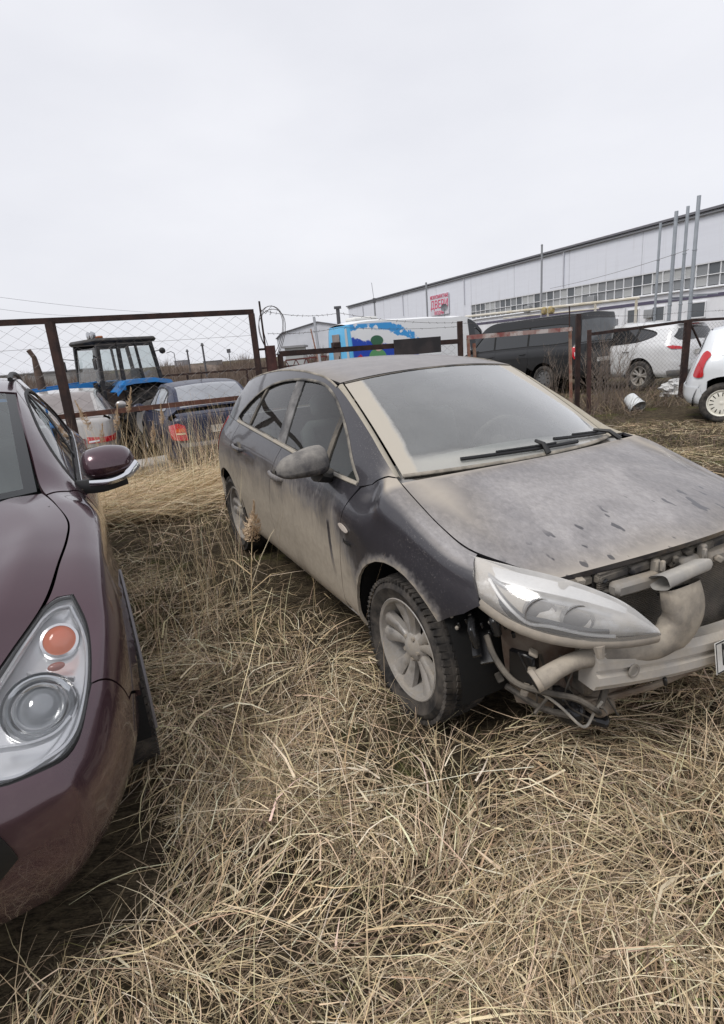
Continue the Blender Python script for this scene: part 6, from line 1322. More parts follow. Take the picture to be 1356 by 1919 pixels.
# ---- long white van with the painted side
def mural_van():
    T = [('f', .62, .86, .80, .74, .98, 1.0, .05), ('f', .3, .96, .92, .84, 1.14, 1.17, .08), ('c', .08, 1.0, 1.20, .95, .88, 1.26, 1.28, .12), ('c', -.40, 1.0, 1.22, .95, .82, 1.75, 1.78, .08), ('c', -.85, 1.0, 1.23, .96, .80, 2.28, 2.34, .05), ('c', -1.10, 1.0, 1.23, .96, .80, 2.46, 2.53, .02), ('c', -2.2, 1.0, 1.23, .97, .80, 2.56, 2.64, 0), ('c', -4.0, 1.0, 1.23, .97, .80, 2.58, 2.66, 0), ('c', -6.15, 1.0, 1.23, .97, .80, 2.56, 2.64, 0), ('c', -6.50, .99, 1.23, .96, .78, 2.50, 2.58, 0)]
    SCn = [(-6.60, .40), (-6.63, .5), (-6.63, .7), (-6.63, .95), (-6.63, 1.15), (-6.63, 1.25), (-6.62, 1.65), (-6.60, 2.2), (-6.55, 2.50)]
    m = mat('mural_paint', (.74, .75, .76), .45, 0, .4); nb = NB(m); x, y, z = nb.sep(nb.coords()); P = nb.coords(); x = nb.math('ADD', x, .55)
    n = nb.noise(P, 1.6, 6, .7); nn = nb.math('SUBTRACT', n, .5)
    white = (.76, .77, .78); sky_ = (.045, .30, .66); deep = (.012, .06, .42); red = (.42, .015, .04)
    xt = nb.math('ADD', x, nb.math('MULTIPLY', nn, 1.6)); zt = nb.math('ADD', z, nb.math('MULTIPLY', nn, .7))
    edge = nb.math('ADD', nb.math('MULTIPLY', nb.math('ADD', x, 5.95), -.23), 2.08)      # falls towards the front
    c = nb.mix(nb.maprange(nb.math('SUBTRACT', edge, zt), -.04, .04), white, deep)
    arc = nb.math('ABSOLUTE', nb.math('SUBTRACT', zt, nb.math('SUBTRACT', 2.50, nb.math('MULTIPLY', nb.math('POWER', nb.math('ADD', x, 5.2), 2.0), .13))))
    c = nb.mix(nb.math('MULTIPLY', nb.maprange(arc, .16, .11), nb.maprange(nb.noise(P, 3.5, 4), .38, .44)), c, sky_)
    rz_ = nb.math('ADD', nb.math('ABSOLUTE', nb.math('MULTIPLY', nb.math('ADD', x, 5.55), .85)), 0.0)
    c = nb.mix(nb.maprange(nb.math('ADD', nb.math('ADD', zt, rz_), 0.0), 1.50, 1.44), c, red)
    tailm = nb.maprange(x, -5.80, -5.86)
    c = nb.mix(tailm, c, (.10, .42, .72))
    front = nb.maprange(xt, -3.2, -3.1); c = nb.mix(front, c, white)
    topm = nb.maprange(z, 2.50, 2.56); c = nb.mix(topm, c, white)
    nb.link(c, nb.b.inputs['Base Color'])
    th = math.atan2(.42, .905); p = on_z(655, 655, 1.56)  # direction only
    r = ray(655, 640); d = 19.6; loc0 = CC+r*d
    off = (-6.50, -.98); c_, s_ = math.cos(th), math.sin(th); loc = (loc0[0]-(c_*off[0]-s_*off[1]), loc0[1]-(s_*off[0]+c_*off[1]))
    DLO = [(-.20, 1.28), (-.60, 1.28), (-1.02, 1.28), (-1.06, 1.60), (-1.04, 2.05), (-.95, 2.10), (-.78, 2.02), (-.50, 1.72), (-.30, 1.46)]
    V, nets = simple_car('van', 'long white van with a blue and red mural on its side and a black cab', (*loc, -.12), th, T, SCn, 3.7, .36, (-.12, -1.10, -2.2), DLO, m, 'van', win_lines=(-.62,), hood=(0, 1), ws=(2, 4), roofr=(4, 9), zsill=.40, res=.12, handles=False, wheels='cap', spokes=9, rimmat=mat('hubcap_grey', (.35, .35, .36), .4, .6), wp=.35)
    CAB = mat('cab_black', (.022, .024, .028), .35, 0, .5, .3)
    for o in V.children:
        if o.name.split('.')[0] in ('front_door', 'front_fender', 'hood', 'pillar_frame_front'): o.data.materials[0] = CAB
    S = nets[-1]; ku, kv = S.ku, S.kv; U = lambda xx: float(np.interp(-xx, [-t[1] for t in T], ku[3:3+len(T)]))
    for sg in (-1, 1):
        S = nets[sg]; panel(S, 'cab_pillar', [(U(-1.02), kv[5]+.01), (U(-1.26), kv[5]-.1), (U(-1.30), kv[8]-.10), (U(-.92), kv[8]-.06), (U(-.98), kv[7]-.05)], CAB, V, .1, .01, 0, off=.012)
        panel(S, 'cab_roof_band', [(U(-.62), kv[7]-.02), (U(-1.28), kv[7]-.06), (U(-1.28), kv[8]-.05), (U(-.95), kv[8]-.03), (U(-.62), kv[8]-.02)], CAB, V, .08, .01, 0, off=.016)
    uR = nets[1].ku[3+9]
    BLUE = mat('tail_blue', (.12, .45, .74), .45); GREY = mat('tail_grey', (.42, .45, .47), .5); BR = noisy('tail_door_brown', (.28, .25, .235), (.22, .19, .18), 3, .6)
    rear_panels(V, nets, uR, m, [('rear_wall', [(0, .45), (.96, .45), (.94, 1.3), (.80, 2.46), (0, 2.50)], BLUE, .004), ('corner_post', [(.84, .5), (.95, .5), (.93, 1.3), (.80, 2.40), (.72, 2.40)], GREY, .012)], .12)
    b = MB().box((-6.65, -.12, 1.36), (.03, .62, 1.75), bev=.008).build('rear_door', BR, V); MB().box((-6.68, -.36, 1.42), (.03, .03, .14), bev=.006).build('door_handle', BLACKP, b)
    MB().box((-5.5, 0, 2.72), (1.0, .8, .14), bev=.05).build('roof_hatch', mat('hatch_white', (.7, .7, .68), .6), V)
    # painted figure: green helmet, face, tunic (flat paint on the side)
    def blob(nm, cx, cz, rx, rz, col, off):
        S = nets[-1]; uv = S.inv([(cx-.55+rx*math.cos(a), cz+rz*math.sin(a)) for a in np.linspace(0, 2*PI, 22)[:-1]], (0, 2), (U(-3), U(-6.4), 0, S.kv[8])); panel(S, nm, uv, mat('mural_'+nm, col, .5), V, .08, .002, 0, off=off)
    blob('painted_coat', -4.86, 1.34, .36, .30, (.10, .30, .12), .004); blob('painted_face', -4.80, 1.74, .19, .20, (.55, .42, .36), .006); blob('painted_helmet', -4.83, 1.92, .26, .18, (.03, .12, .06), .008)
mural_van()
# ================================================================ blue tractor
def build_tractor():
    th = math.radians(226); c_, s_ = math.cos(th), math.sin(th)
    r = ray(284, 762); loc = CC+r*12.6; off = (0, .80)   # near rear wheel hub
    z0 = -.32
    t = empty('tractor', (loc[0]-(c_*off[0]-s_*off[1]), loc[1]-(s_*off[0]+c_*off[1]), z0), th); tag(t, 'blue farm tractor with a black glazed cab behind the fence', 'tractor'); t.scale = (.93, .93, .93)
    BLU = dusty('tractor_blue', (.012, .19, .52), (.2, .2, .22), .08, .4, 0, 3, .1); BK = dusty('tractor_black', (.016, .016, .018), (.12, .11, .10), .15, .45); GL = glass('tractor_glass', (.82, .86, .86), .06, refl=1.0)
    # x forward from the rear axle, y left
    for sg in (1, -1):
        def tractor_wheel(cx, cy, R, w, rr, rimm):
            o = empty('wheel', (cx, sg*cy, R)); o.parent = t; h = w/2; b = MB()
            b.lathe([(rr, -h*.7), (rr+.05, -h*.95), ((rr+R)/2, -h), (R-.07, -h*.9), (R-.04, -h*.6), (R-.04, h*.6), (R-.07, h*.9), ((rr+R)/2, h), (rr+.05, h*.95), (rr, h*.7)], 40).build('tyre', RUBBER, o)
            b = MB(); n = 22
            for i in range(n):
                for k in (-1, 1):
                    a = 2*PI*(i+.25*k)/n; b.box((math.cos(a)*(R-.02), k*h*.45, math.sin(a)*(R-.02)), (.05, h*1.05, .05), M=Matrix.Rotation(-a, 3, 'Y') @ Matrix.Rotation(k*.75, 3, 'X'))
            b.build('tread', RUBBER, o, False)
            b = MB(); b.lathe([(.0, sg*h*.25), (.10, sg*h*.25), (.12, sg*h*.15), (rr*.6, sg*h*.05), (rr*.85, sg*h*.45), (rr, sg*h*.7), (rr+.015, sg*h*.75), (rr, -sg*h*.7)], 32).build('rim', rimm, o)
        tractor_wheel(0, .80, .77, .42, .48, dusty('rim_grey', (.48, .48, .48), (.5, .47, .43), .5)); tractor_wheel(2.42, .72, .48, .26, .26, MATS['rim_grey'])
        # fender over the rear wheel
        f = empty('rear_fender'); f.parent = t; V = []; F = []
        pr = [(-.80, 1.24), (-.52, 1.66), (-.10, 1.74), (.42, 1.74), (.62, 1.72), (.86, 1.50)]
        for k, (x, z) in enumerate(pr): V += [(x, sg*.56, z), (x, sg*1.04, z-.0), (x, sg*1.06, z-.09)]
        for k in range(len(pr)-1): F += [(3*k, 3*k+1, 3*k+4, 3*k+3), (3*k+1, 3*k+2, 3*k+5, 3*k+4)]
        o = mesh_obj('fender_top', V, F, BLU, f, False); so_ = o.modifiers.new('s', 'SOLIDIFY'); so_.thickness = .02
        MB().prism([(-.78, 1.2), (-.52, 1.62), (.42, 1.70), (.80, 1.48), (.75, .75), (-.6, .8)], sg*.55, sg*.58).build('fender_side', BK, f, False)
        MB().box((.70, sg*1.02, 1.60), (.16, .10, .14), bev=.02).build('marker_lamp', BLU, f)
    # hood, frame, loader
    MB().box((2.05, 0, 1.32), (1.75, .62, .50), bev=.06).build('hood', BLU, t); MB().box((1.7, 0, .85), (2.4, .42, .40), bev=.03).build('engine', BK, t); MB().box((.2, 0, .85), (1.1, .5, .5), bev=.05).build('gearbox', BK, t)
    MB().box((2.94, 0, 1.20), (.06, .60, .62), bev=.02).build('grille', BK, t)
    for sg in (1, -1):
        b = MB(); b.bar((1.05, sg*.52, 1.72), (3.2, sg*.50, 1.60), .07, .13); b.bar((3.2, sg*.50, 1.60), (3.7, sg*.50, 1.05), .07, .12); b.build('loader_arm', BLU, t, False)
        MB().bar((1.1, sg*.52, .75), (1.1, sg*.52, 1.75), .10, .12).build('loader_post', BK, t, False)
        MB().tube([(1.2, sg*.52, 1.15), (2.5, sg*.50, 1.56)], .035, 8).build('loader_ram', STEEL, t)
    MB().prism([(3.5, .9), (3.62, 1.45), (3.72, 1.45), (4.05, .72), (3.9, .66)], -.85, .85).build('loader_bucket', BLU, t, False)
    b = MB(); b.box((2.2, .325, 1.36), (.20, .01, .14)); b.build('hood_badge', mat('badge_white', (.7, .7, .72), .5), t, False); MB().box((2.0, .325, 1.36), (.14, .012, .12)).build('hood_badge_red', mat('badge_red', (.4, .02, .04), .5), t, False)
    # exhaust
    MB().tube([(2.15, .26, 1.55), (2.15, .26, 2.05), (2.16, .26, 2.40), (2.24, .26, 2.56)], [.085, .085, .05, .05], 10).build('exhaust', noisy('exhaust_rust', (.07, .05, .04), (.13, .09, .07), 6, .9), t)
    # cab: posts, roof, panes
    x0, x1, zf, zt = -.50, 1.02, 1.05, 2.62; yw, yt = .70, .64
    for sg in (1, -1):
        post = lambda nm, a, b_, w=.075: MB().bar((a[0], sg*a[1], a[2]), (b_[0], sg*b_[1], b_[2]), w, w).build(nm, BK, t, False)
        post('cab_post', (x1, yw, zf), (x1-.10, yt, zt)); post('cab_post', (.50, yw+.02, zf-.2), (.46, yt+.02, zt)); post('cab_post', (x0, yw, 1.5), (x0+.14, yt, zt)); post('cab_post', (-.02, yw+.02, 1.5), (.04, yt+.02, zt), .05)
        b = MB(); b.bar((x1, sg*yw, 1.62), (.5, sg*(yw+.02), 1.62), .06, .06); b.bar((.5, sg*(yw+.02), 1.66), (x0, sg*yw, 1.70), .06, .06); b.bar((x1-.1, sg*yt, zt-.06), (x0+.14, sg*yt, zt-.06), .06, .10); b.build('cab_rail', BK, t, False)
        def pn(nm, pts, m=GL): mesh_obj(nm, [(x, sg*y, z) for x, y, z in pts], [tuple(range(len(pts)))], m, t, False)
        pn('door_window', [(.96, .685, 1.66), (.54, .70, 1.66), (.50, .655, 2.50), (.90, .645, 2.50)]); pn('rear_side_window', [(.44, .70, 1.72), (x0+.04, .685, 1.75), (x0+.15, .645, 2.5), (.42, .655, 2.50)])
        pn('door_panel', [(.98, .70, .85), (.52, .715, .85), (.52, .715, 1.60), (.98, .70, 1.60)], dusty('cab_panel', (.05, .04, .035), (.17, .12, .09), .4, .5))
        MB().tube([(1.0, sg*.66, 2.3), (1.16, sg*.90, 2.34), (1.16, sg*.90, 2.25)], .012, 6).build('mirror_bracket', BK, t); MB().box((1.16, sg*.90, 2.16), (.03, .15, .24), bev=.01).build('cab_mirror', BK, t)
    mesh_obj('windscreen', [(x1, -.66, 1.62), (x1, .66, 1.62), (x1-.09, .61, 2.52), (x1-.09, -.61, 2.52)], [(0, 1, 2, 3)], GL, t, False)
    mesh_obj('rear_window', [(x0, -.66, 1.72), (x0, .66, 1.72), (x0+.13, .61, 2.52), (x0+.13, -.61, 2.52)], [(0, 1, 2, 3)], GL, t, False)
    MB().box((.26, 0, 2.66), (1.56, 1.42, .12), bev=.05).build('cab_roof', BK, t); MB().box((.3, 0, 1.0), (1.4, 1.2, .12)).build('cab_floor', BK, t, False)
    MB().box((.05, 0, 1.45), (.45, .46, .14), bev=.05).build('seat_cushion', BK, t); MB().box((-.18, 0, 1.75), (.12, .44, .50), bev=.05).build('seat_back', BK, t)
    cx = Vector((.66, 0, 1.72)); MB().tube([tuple(cx+Matrix.Rotation(.9, 3, 'Y') @ Vector((0, .19*math.cos(a), .19*math.sin(a)))) for a in np.linspace(0, 2*PI, 20)], .014, 6, caps=False).tube([tuple(cx), (.95, 0, 1.3)], .025, 6).build('steering_wheel', BK, t)
    for sy in (.5, .28): 
        l = MB(); l.lathe([(0, -.07), (.06, -.06), (.085, 0), (.08, .012), (0, .02)], 16, 'x', (.93, sy, 2.80)); l.build('work_lamp', mat('lamp_glassy', (.45, .46, .48), .15, .6), t); MB().tube([(.90, sy, 2.70), (.90, sy, 2.78)], .015, 6).build('lamp_stalk', BK, t)
    MB().box((.75, .42, 2.75), (.12, .22, .06), bev=.02).build('beacon_base', mat('beacon', (.35, .12, .04), .5), t)
    MB().tube([(-.35, .66, 2.35), (-.50, .85, 2.38)], .012, 6).build('lamp_arm', BK, t); MB().sphere((-.52, .88, 2.36), .075, 12, 8).build('rear_work_lamp', BK, t)
build_tractor()
# ================================================================ fence line (plane through the yard) and loose things
FEN = np.array([-.44, .898, 0.0]); FED = float(FEN @ np.array([-1.35, 7.9, 0])); FT = Vector((.898, .44, 0)).normalized()
def fz(px, py): return on_plane(px, py, FEN, FED)
def fp(t, z, o=0.0): return (-1.35+FT.x*t-FEN[0]*o, 7.9+FT.y*t-FEN[1]*o, z)       # o: towards the camera
def ft(px, py): p = fz(px, py); return (p[0]+1.35)*FT.x+(p[1]-7.9)*FT.y
RUST = noisy('fence_rust', (.065, .038, .032), (.035, .024, .023), 7, .75, .1, .3, 60); RUST2 = noisy('fence_rust_light', (.22, .10, .07), (.30, .22, .17), 9, .85, 0, .3, 60)
WIRE = mat('mesh_wire', (.23, .21, .20), .55, .5)
def chain_link(parent, t0, t1, z0, z1, cell=.10, r=.0016, o=0.0):
    """zig-zag wires woven into diamonds"""
    b = MB(); cw = cell*1.35; n = int((t1-t0)/(cw/2)); m = int((z1-z0)/(cell*.45))
    for i in range(n):
        b.tube([fp(t0+(i+(k+i) % 2)*cw/2, z0+k*cell*.45, o+.003*(1 if k % 2 else -1)) for k in range(m+1)], r, 3, False)
    q = b.build('chain_link_mesh', WIRE, parent, False); q['kind'] = 'stuff'; return q
def fpart(name, parent, a, b_, w, h, m=RUST): return MB().bar(a, b_, w, h).build(name, m, parent, False)
# tall panel on the left
P1, P2 = ft(92, 600), ft(472, 588)
f = empty('chain_link_fence', (0, 0, 0)); tag(f, 'tall rusty framed chain-link panel in front of the tractor', 'fence')
tl = P1-2.9
fpart('top_rail', f, fp(tl, 2.16), fp(P2+.02, 2.15), .05, .065); fpart('bottom_rail', f, fp(tl, 1.075), fp(P2-.02, 1.045), .045, .06, noisy('rail_brown', (.16, .075, .055), (.09, .05, .04), 6, .75))
fpart('post', f, fp(P1-.02, -.3, .05), fp(P1-.0, 2.14, .05), .085, .085); fpart('post', f, fp(P2, -.3), fp(P2-.01, 2.13), .075, .075); fpart('post', f, fp(tl, -.3), fp(tl, 2.14), .08, .08)
chain_link(f, tl, P2-.03, 1.06, 2.13, .145, .0022)
for z in (1.55, 1.86): MB().tube([fp(tl, z), fp(P2, z-.01)], .0025, 4, False).build('straining_wire', WIRE, f, False)
# stub post with wire coil
t5 = ft(505, 650); s = empty('stub_post', fp(t5, 0)); tag(s, 'thick rusty stub post with a thin rod and wire loops', 'post')
L2 = lambda t, z, o=0.: tuple(Vector(fp(t, z, o))-Vector(fp(t5, 0)))
MB().tube([L2(t5, -.3), L2(t5, 1.70)], .075, 10).build('post', noisy('stub_rust', (.055, .028, .027), (.11, .05, .045), 6, .8), s); MB().tube([L2(t5-.06, 1.3), L2(t5-.07, 2.28)], .014, 6).build('rod', RUST, s); MB().bar(L2(P2, 1.66), L2(t5, 1.66), .02, .03).build('tie_bar', RUST, s, False)
for k, (rx, rz, ph) in enumerate(((.17, .33, 0), (.13, .31, .35), (.19, .30, -.3))):
    MB().tube([tuple(Vector(L2(t5+.06+rx*math.cos(a)+.03*math.sin(2*a+ph), 1.88+rz*math.sin(a)+.05*ph, .06*math.sin(a+ph)+.02*k))) for a in np.linspace(0, 2*PI, 34)], .0045, 5, False).build('wire_loop', mat('wire_dark', (.09, .08, .08), .7), s)
MB().tube([L2(t5-.07, 2.18), L2(t5+.0, 2.12), L2(t5+.10, 2.22), L2(t5+.06, 2.10)], .005, 5).build('wire_end', MATS['wire_dark'], s)
# low frame between the stub and the striped bar
f = empty('steel_fence', (0, 0, 0)); tag(f, 'low dark steel frame behind the dusty hatchback roof', 'fence'); a_, b_ = ft(524, 662), ft(862, 640)
fpart('top_rail', f, fp(a_, 1.58), fp(b_, 1.55), .06, .075); fpart('post', f, fp(a_, -.2), fp(a_, 1.58), .07, .07); fpart('post', f, fp(b_, -.2), fp(b_, 1.86), .08, .08)
fpart('lower_rail', f, fp(a_, 1.26), fp(b_, 1.22), .035, .035)
q = ft(630, 655); MB().box(fp(q, 1.64), (.12, .1, .08), rz=.455, bev=.01).build('hinge_block', RUST, f)
sa, sb = ft(735, 650), ft(822, 650); MB().box(fp((sa+sb)/2, 1.53, .05), (sb-sa, .02, .24), rz=.455).build('sheet_plate', noisy('plate_dark', (.035, .033, .035), (.06, .05, .05), 4, .6), f, False)
chain_link(f, sb, b_-.05, .7, 1.52, .12, .002)
# red-white bar with its rusty stand
bp = empty('barrier_pole', fp(ft(880, 635), 0)); tag(bp, 'red and white striped barrier pole across the black van', 'barrier'); o0 = Vector(fp(ft(880, 635), 0)); t0, t1 = ft(872, 635), ft(1066, 619)
cs = [noisy('bar_red', (.30, .10, .09), (.42, .30, .27), 7, .7), noisy('bar_white', (.62, .56, .53), (.40, .26, .22), 9, .7)]; N = 8
for i in range(N):
    x0, x1 = t0+(t1-t0)*i/N, t0+(t1-t0)*(i+1)/N; MB().bar(tuple(Vector(fp(x0, 1.60, .05))-o0), tuple(Vector(fp(x1, 1.60, .05))-o0), .05, .07).build('stripe_red' if i % 2 == 0 else 'stripe_white', cs[i % 2], bp, False)
for px, top in ((1063, 1.58), (873, 1.58), (884, 1.5)): t_ = ft(px, 640); MB().bar(tuple(Vector(fp(t_+.04, -.1, .1))-o0), tuple(Vector(fp(t_, top, .05))-o0), .045, .045).build('stand', RUST2, bp, False)
# twin dark posts and the mesh panel on the right
f = empty('chain_link_fence', (0, 0, 0)); tag(f, 'chain-link panel in front of the white crossover', 'fence'); a_, b_ = ft(1112, 627), ft(1289, 602)
fpart('post', f, fp(ft(1085, 640), -.3), fp(ft(1083, 600), 1.86), .075, .075); fpart('post', f, fp(a_-.05, -.3), fp(a_-.12, 1.56), .06, .06, noisy('post_brown', (.10, .055, .048), (.06, .04, .035), 8, .8)); fpart('post', f, fp(b_-.02, -.2), fp(b_, 1.60), .11, .10)
fpart('top_rail', f, fp(a_-.1, 1.48), fp(b_, 1.575), .05, .055); chain_link(f, a_, b_, .35, 1.50, .095, .0022); MB().tube([fp(ft(1070, 620), .6), fp(ft(1066, 590), 2.0)], .012, 5).build('thin_rod', RUST, f)
f = empty('chain_link_fence', (0, 0, 0)); tag(f, 'chain-link panel running off the right edge above the white hatchback', 'fence'); c_ = b_+3.6
fpart('top_rail', f, fp(b_+.07, 1.58), fp(c_, 1.53), .05, .055); fpart('post', f, fp(c_, -.2), fp(c_, 1.55), .09, .09); fpart('brace', f, fp(b_+.10, 1.50), fp(b_+.75, .75), .03, .03); chain_link(f, b_+.1, c_, .35, 1.52, .095, .0022)
# far rail fence behind the tractor and sedan
f = empty('far_fence', (0, 0, 0)); tag(f, 'thin dark far fence rail in front of the brush', 'fence'); A_, B_ = CC+ray(300, 705)*22, CC+ray(610, 681)*24
MB().bar(tuple(A_), tuple(B_), .06, .07).build('rail', RUST, f, False)
for t in (.15, .5, .85): q = A_+(B_-A_)*t; MB().bar((q[0], q[1], -.6), (q[0], q[1], q[2]), .07, .07).build('post', RUST, f, False)
# barbed wire
def barbed(label, pts, sag=.05):
    P = [Vector(p) for p in pts]; Q = []; nseg = 10
    for a, b_ in zip(P[:-1], P[1:]): Q += [a+(b_-a)*t-Vector((0, 0, sag*4*t*(1-t))) for t in np.linspace(0, 1, nseg, endpoint=False)]
    Q.append(P[-1]); b = MB(); b.tube([tuple(p) for p in Q], .0035, 4, False); L_ = (P[-1]-P[0]).length; n = int(L_/.11); rr = random.Random(len(label))
    C_ = np.array([tuple(p) for p in Q])
    for i in range(n):
        f_ = i/n*(len(C_)-1); k = int(f_); c = Vector(C_[k]+(C_[k+1]-C_[k])*(f_-k)); d = Vector((rr.uniform(-1, 1), rr.uniform(-1, 1), rr.uniform(-1, 1))).normalized()*.022; b.tube([tuple(c-d), tuple(c+d)], .003, 3, False)
    o = b.build('barbed_wire', mat('barb', (.13, .12, .12), .7), None, False); tag(o, label, 'barbed wire', 'barbed wire strands')
tb, tc_, td = ft(862, 640), ft(1084, 620), ft(1290, 602)
barbed('upper barbed strand from the wire loops across the painted van', [fp(t5, 2.15), fp(ft(640, 640), 2.08), fp(tb, 1.84)]); barbed('lower barbed strand just above the low steel frame', [fp(t5, 1.86), fp(ft(640, 640), 1.88), fp(tb, 1.78)], .03)
barbed('barbed strand over the black van between the dark posts', [fp(tb, 1.83), fp(tc_, 1.84)], .04); barbed('barbed strand over the white crossover towards the right edge', [fp(tc_, 1.84), fp(td, 1.76), fp(td+3.6, 1.82)], .05)
# loose rods by the low frame
for px0, y0, px1, y1, lab in ((582, 617, 600, 692, 'thin pale rod leaning behind the hatchback roof'), (588, 595, 597, 660, 'grey post holding the barbed wire left of the painted van')):
    a, b_ = CC+ray(px0, y0)*9.2, CC+ray(px1, y1)*9.0; d = Vector(b_-a); k = (float(a[2])+.1)/max(.01, float(a[2]-b_[2])); o = MB().tube([tuple(a), tuple(Vector(a)+d*k)], .012 if px0 == 582 else .022, 6).build('leaning_rod', RUST2 if px0 == 582 else GRP, None); tag(o, lab, 'rod')
# white bucket on its side and rubbish bag
def bucket():
    p = on_z(1187, 757, .12); o = empty('bucket', (p[0], p[1], .14), .5, math.radians(128), .35); tag(o, 'white plastic bucket tipped over in the weeds by the black van', 'bucket'); m = noisy('bucket_white', (.70, .73, .74), (.58, .60, .60), 4, .45)
    b = MB(); b.lathe([(.0, -.15), (.115, -.15), (.118, -.14), (.150, .13), (.158, .13), (.160, .155), (.150, .155), (.146, .13), (.112, -.14), (0, -.14)], 28, 'z'); b.build('body', m, o); MB().tube([(.155*math.cos(a), .155*math.sin(a)*.9, .12-.12*abs(math.sin(a))) for a in np.linspace(0, PI, 14)], .004, 5).build('handle', STEEL, o); MB().box((.136, .0, .0), (.004, .10, .10)).build('label_patch', mat('label_grey', (.35, .38, .38), .6), o, False)
bucket()
def bag():
    p = on_z(1266, 741, 0); r = np.random.default_rng(5); V = []; F = []; nu, nv = 26, 14
    for j in range(nv+1):
        ph = PI*.5*j/nv
        for i in range(nu):
            t = 2*PI*i/nu; k = 1+.18*math.sin(3*t+j*.9)+.14*math.sin(7*t-j*1.7)+.10*r.normal(); rad = .34*math.cos(ph)**.7*k; V.append((rad*math.cos(t), rad*.7*math.sin(t), .34*math.sin(ph)*(1+.18*math.sin(2*t+1))))
    for j in range(nv):
        for i in range(nu): F.append((j*nu+i, j*nu+(i+1) % nu, (j+1)*nu+(i+1) % nu, (j+1)*nu+i))
    o = mesh_obj('rubbish_bag', V, F, noisy('bag_white', (.74, .74, .73), (.50, .50, .49), 5, .35, 0, .5, 20), None, True, angle=45); o.location = (p[0], p[1], -.02); tag(o, 'crumpled white rubbish bag at the foot of the fence post', 'rubbish bag')
bag()
p = on_z(275, 872, .05); o = MB().box((0, 0, 0), (.9, .5, .2), bev=.03).build('concrete_slab', noisy('concrete', (.42, .40, .37), (.33, .31, .28), 5, .9, 0, .4, 30), None); o.location = (p[0], p[1], .02); o.rotation_euler = (.05, -.04, .35); tag(o, 'pale broken concrete slab in the grass before the blue sedan', 'concrete slab')
# ================================================================ dry vegetation
STRAW = bpy.data.materials.new('dry_straw'); STRAW.use_nodes = True; MATS['dry_straw'] = STRAW
nb = NB(STRAW); at_ = nb.node('ShaderNodeAttribute'); at_.attribute_name = 'tone'; nb.link(at_.outputs['Color'], nb.b.inputs['Base Color']); nb.b.inputs['Roughness'].default_value = .75; nb.b.inputs['Specular IOR Level'].default_value = .25
PAL = np.array([(.56, .455, .305), (.47, .37, .24), (.66, .56, .40), (.36, .285, .19), (.22, .168, .115), (.12, .09, .062), (.60, .50, .345), (.74, .65, .50), (.14, .14, .055)])*np.array([1.08, 1.06, 1.12, 1.0, 1.0, 1.0, 1.12, 1.12, 1.0])[:, None]*np.array([1.03, 1.0, .95])
HERO = ((.909, 2.487, math.radians(-63.93), .50, 3.55, .93), (-1.786, 1.669, math.radians(-63.93), .95, 3.75, .95))
def in_car(x, y, grow=0.0):
    r = np.zeros(len(x), bool)
    for X, Y, th, xf, xr, hw in HERO:
        c, s = math.cos(th), math.sin(th); u = (x-X)*c+(y-Y)*s; v = -(x-X)*s+(y-Y)*c; r |= (u < xf+grow) & (u > -xr-grow) & (np.abs(v) < hw+grow)
    for o in bpy.data.objects:
        if o.parent is None and o.get('category') in ('car', 'van') and o.location.y > 4.5:
            c, s = math.cos(o.rotation_euler.z), math.sin(o.rotation_euler.z); u = (x-o.location.x)*c+(y-o.location.y)*s; v = -(x-o.location.x)*s+(y-o.location.y)*c; r |= (u < 1) & (u > -3.8) & (np.abs(v) < .95)
    return r
def blades(name, label, x, y, L, w, az, e0, bend, pal, r, K=4, lift=0.0, cat='grass'):
    """curved flat blades, one mesh; e0 start elevation, bend change of elevation along the blade"""
    n = len(x); z = terrain(x, y)+lift; P = np.zeros((n, K, 3)); curl = r.normal(0, .75, n); P[:, 0] = np.stack([x, y, z], 1); seg = L/(K-1)
    for k in range(1, K):
        e = e0+bend*((k-.5)/(K-1)); a = az+curl*((k-.5)/(K-1))+r.normal(0, .07, n)
        P[:, k] = P[:, k-1]+np.stack([np.cos(e)*np.cos(a)*seg, np.cos(e)*np.sin(a)*seg, np.sin(e)*seg], 1)
        gz = terrain(P[:, k, 0], P[:, k, 1])+.004; P[:, k, 2] = np.maximum(P[:, k, 2], gz+lift*.3)
    sd = az+PI/2+r.normal(0, .5, n); S = np.stack([np.cos(sd), np.sin(sd), r.normal(0, .6, n)], 1); S /= np.linalg.norm(S, axis=1, keepdims=True)
    tap = np.linspace(1, .25, K); V = np.zeros((n, K, 2, 3))
    for k in range(K): V[:, k, 0] = P[:, k]-S*(w*tap[k]/2)[:, None]; V[:, k, 1] = P[:, k]+S*(w*tap[k]/2)[:, None]
    V = V.reshape(-1, 3); b = (np.arange(n)*K*2)[:, None]; q = []
    for k in range(K-1): q.append(np.concatenate([b+2*k, b+2*k+1, b+2*k+3, b+2*k+2], 1))
    F = np.stack(q, 1).reshape(-1, 4); me = bpy.data.meshes.new(name); me.vertices.add(len(V)); me.vertices.foreach_set('co', V.ravel()); nf = len(F); me.loops.add(nf*4); me.loops.foreach_set('vertex_index', F.ravel().astype(np.int32)); me.polygons.add(nf); me.polygons.foreach_set('loop_start', np.arange(0, nf*4, 4, dtype=np.int32)); me.update()
    col = np.array(pal)*r.uniform(.78, 1.2, (n, 1))*(1+r.normal(0, .04, (n, 3))); col = np.concatenate([np.clip(col, .01, .9), np.ones((n, 1))], 1)
    at = me.color_attributes.new('tone', 'FLOAT_COLOR', 'POINT'); at.data.foreach_set('color', np.repeat(col, K*2, 0).ravel().astype(np.float32))
    me.materials.append(STRAW); o = bpy.data.objects.new(name, me); COL.objects.link(o); tag(o, label, cat, kind='stuff'); return o
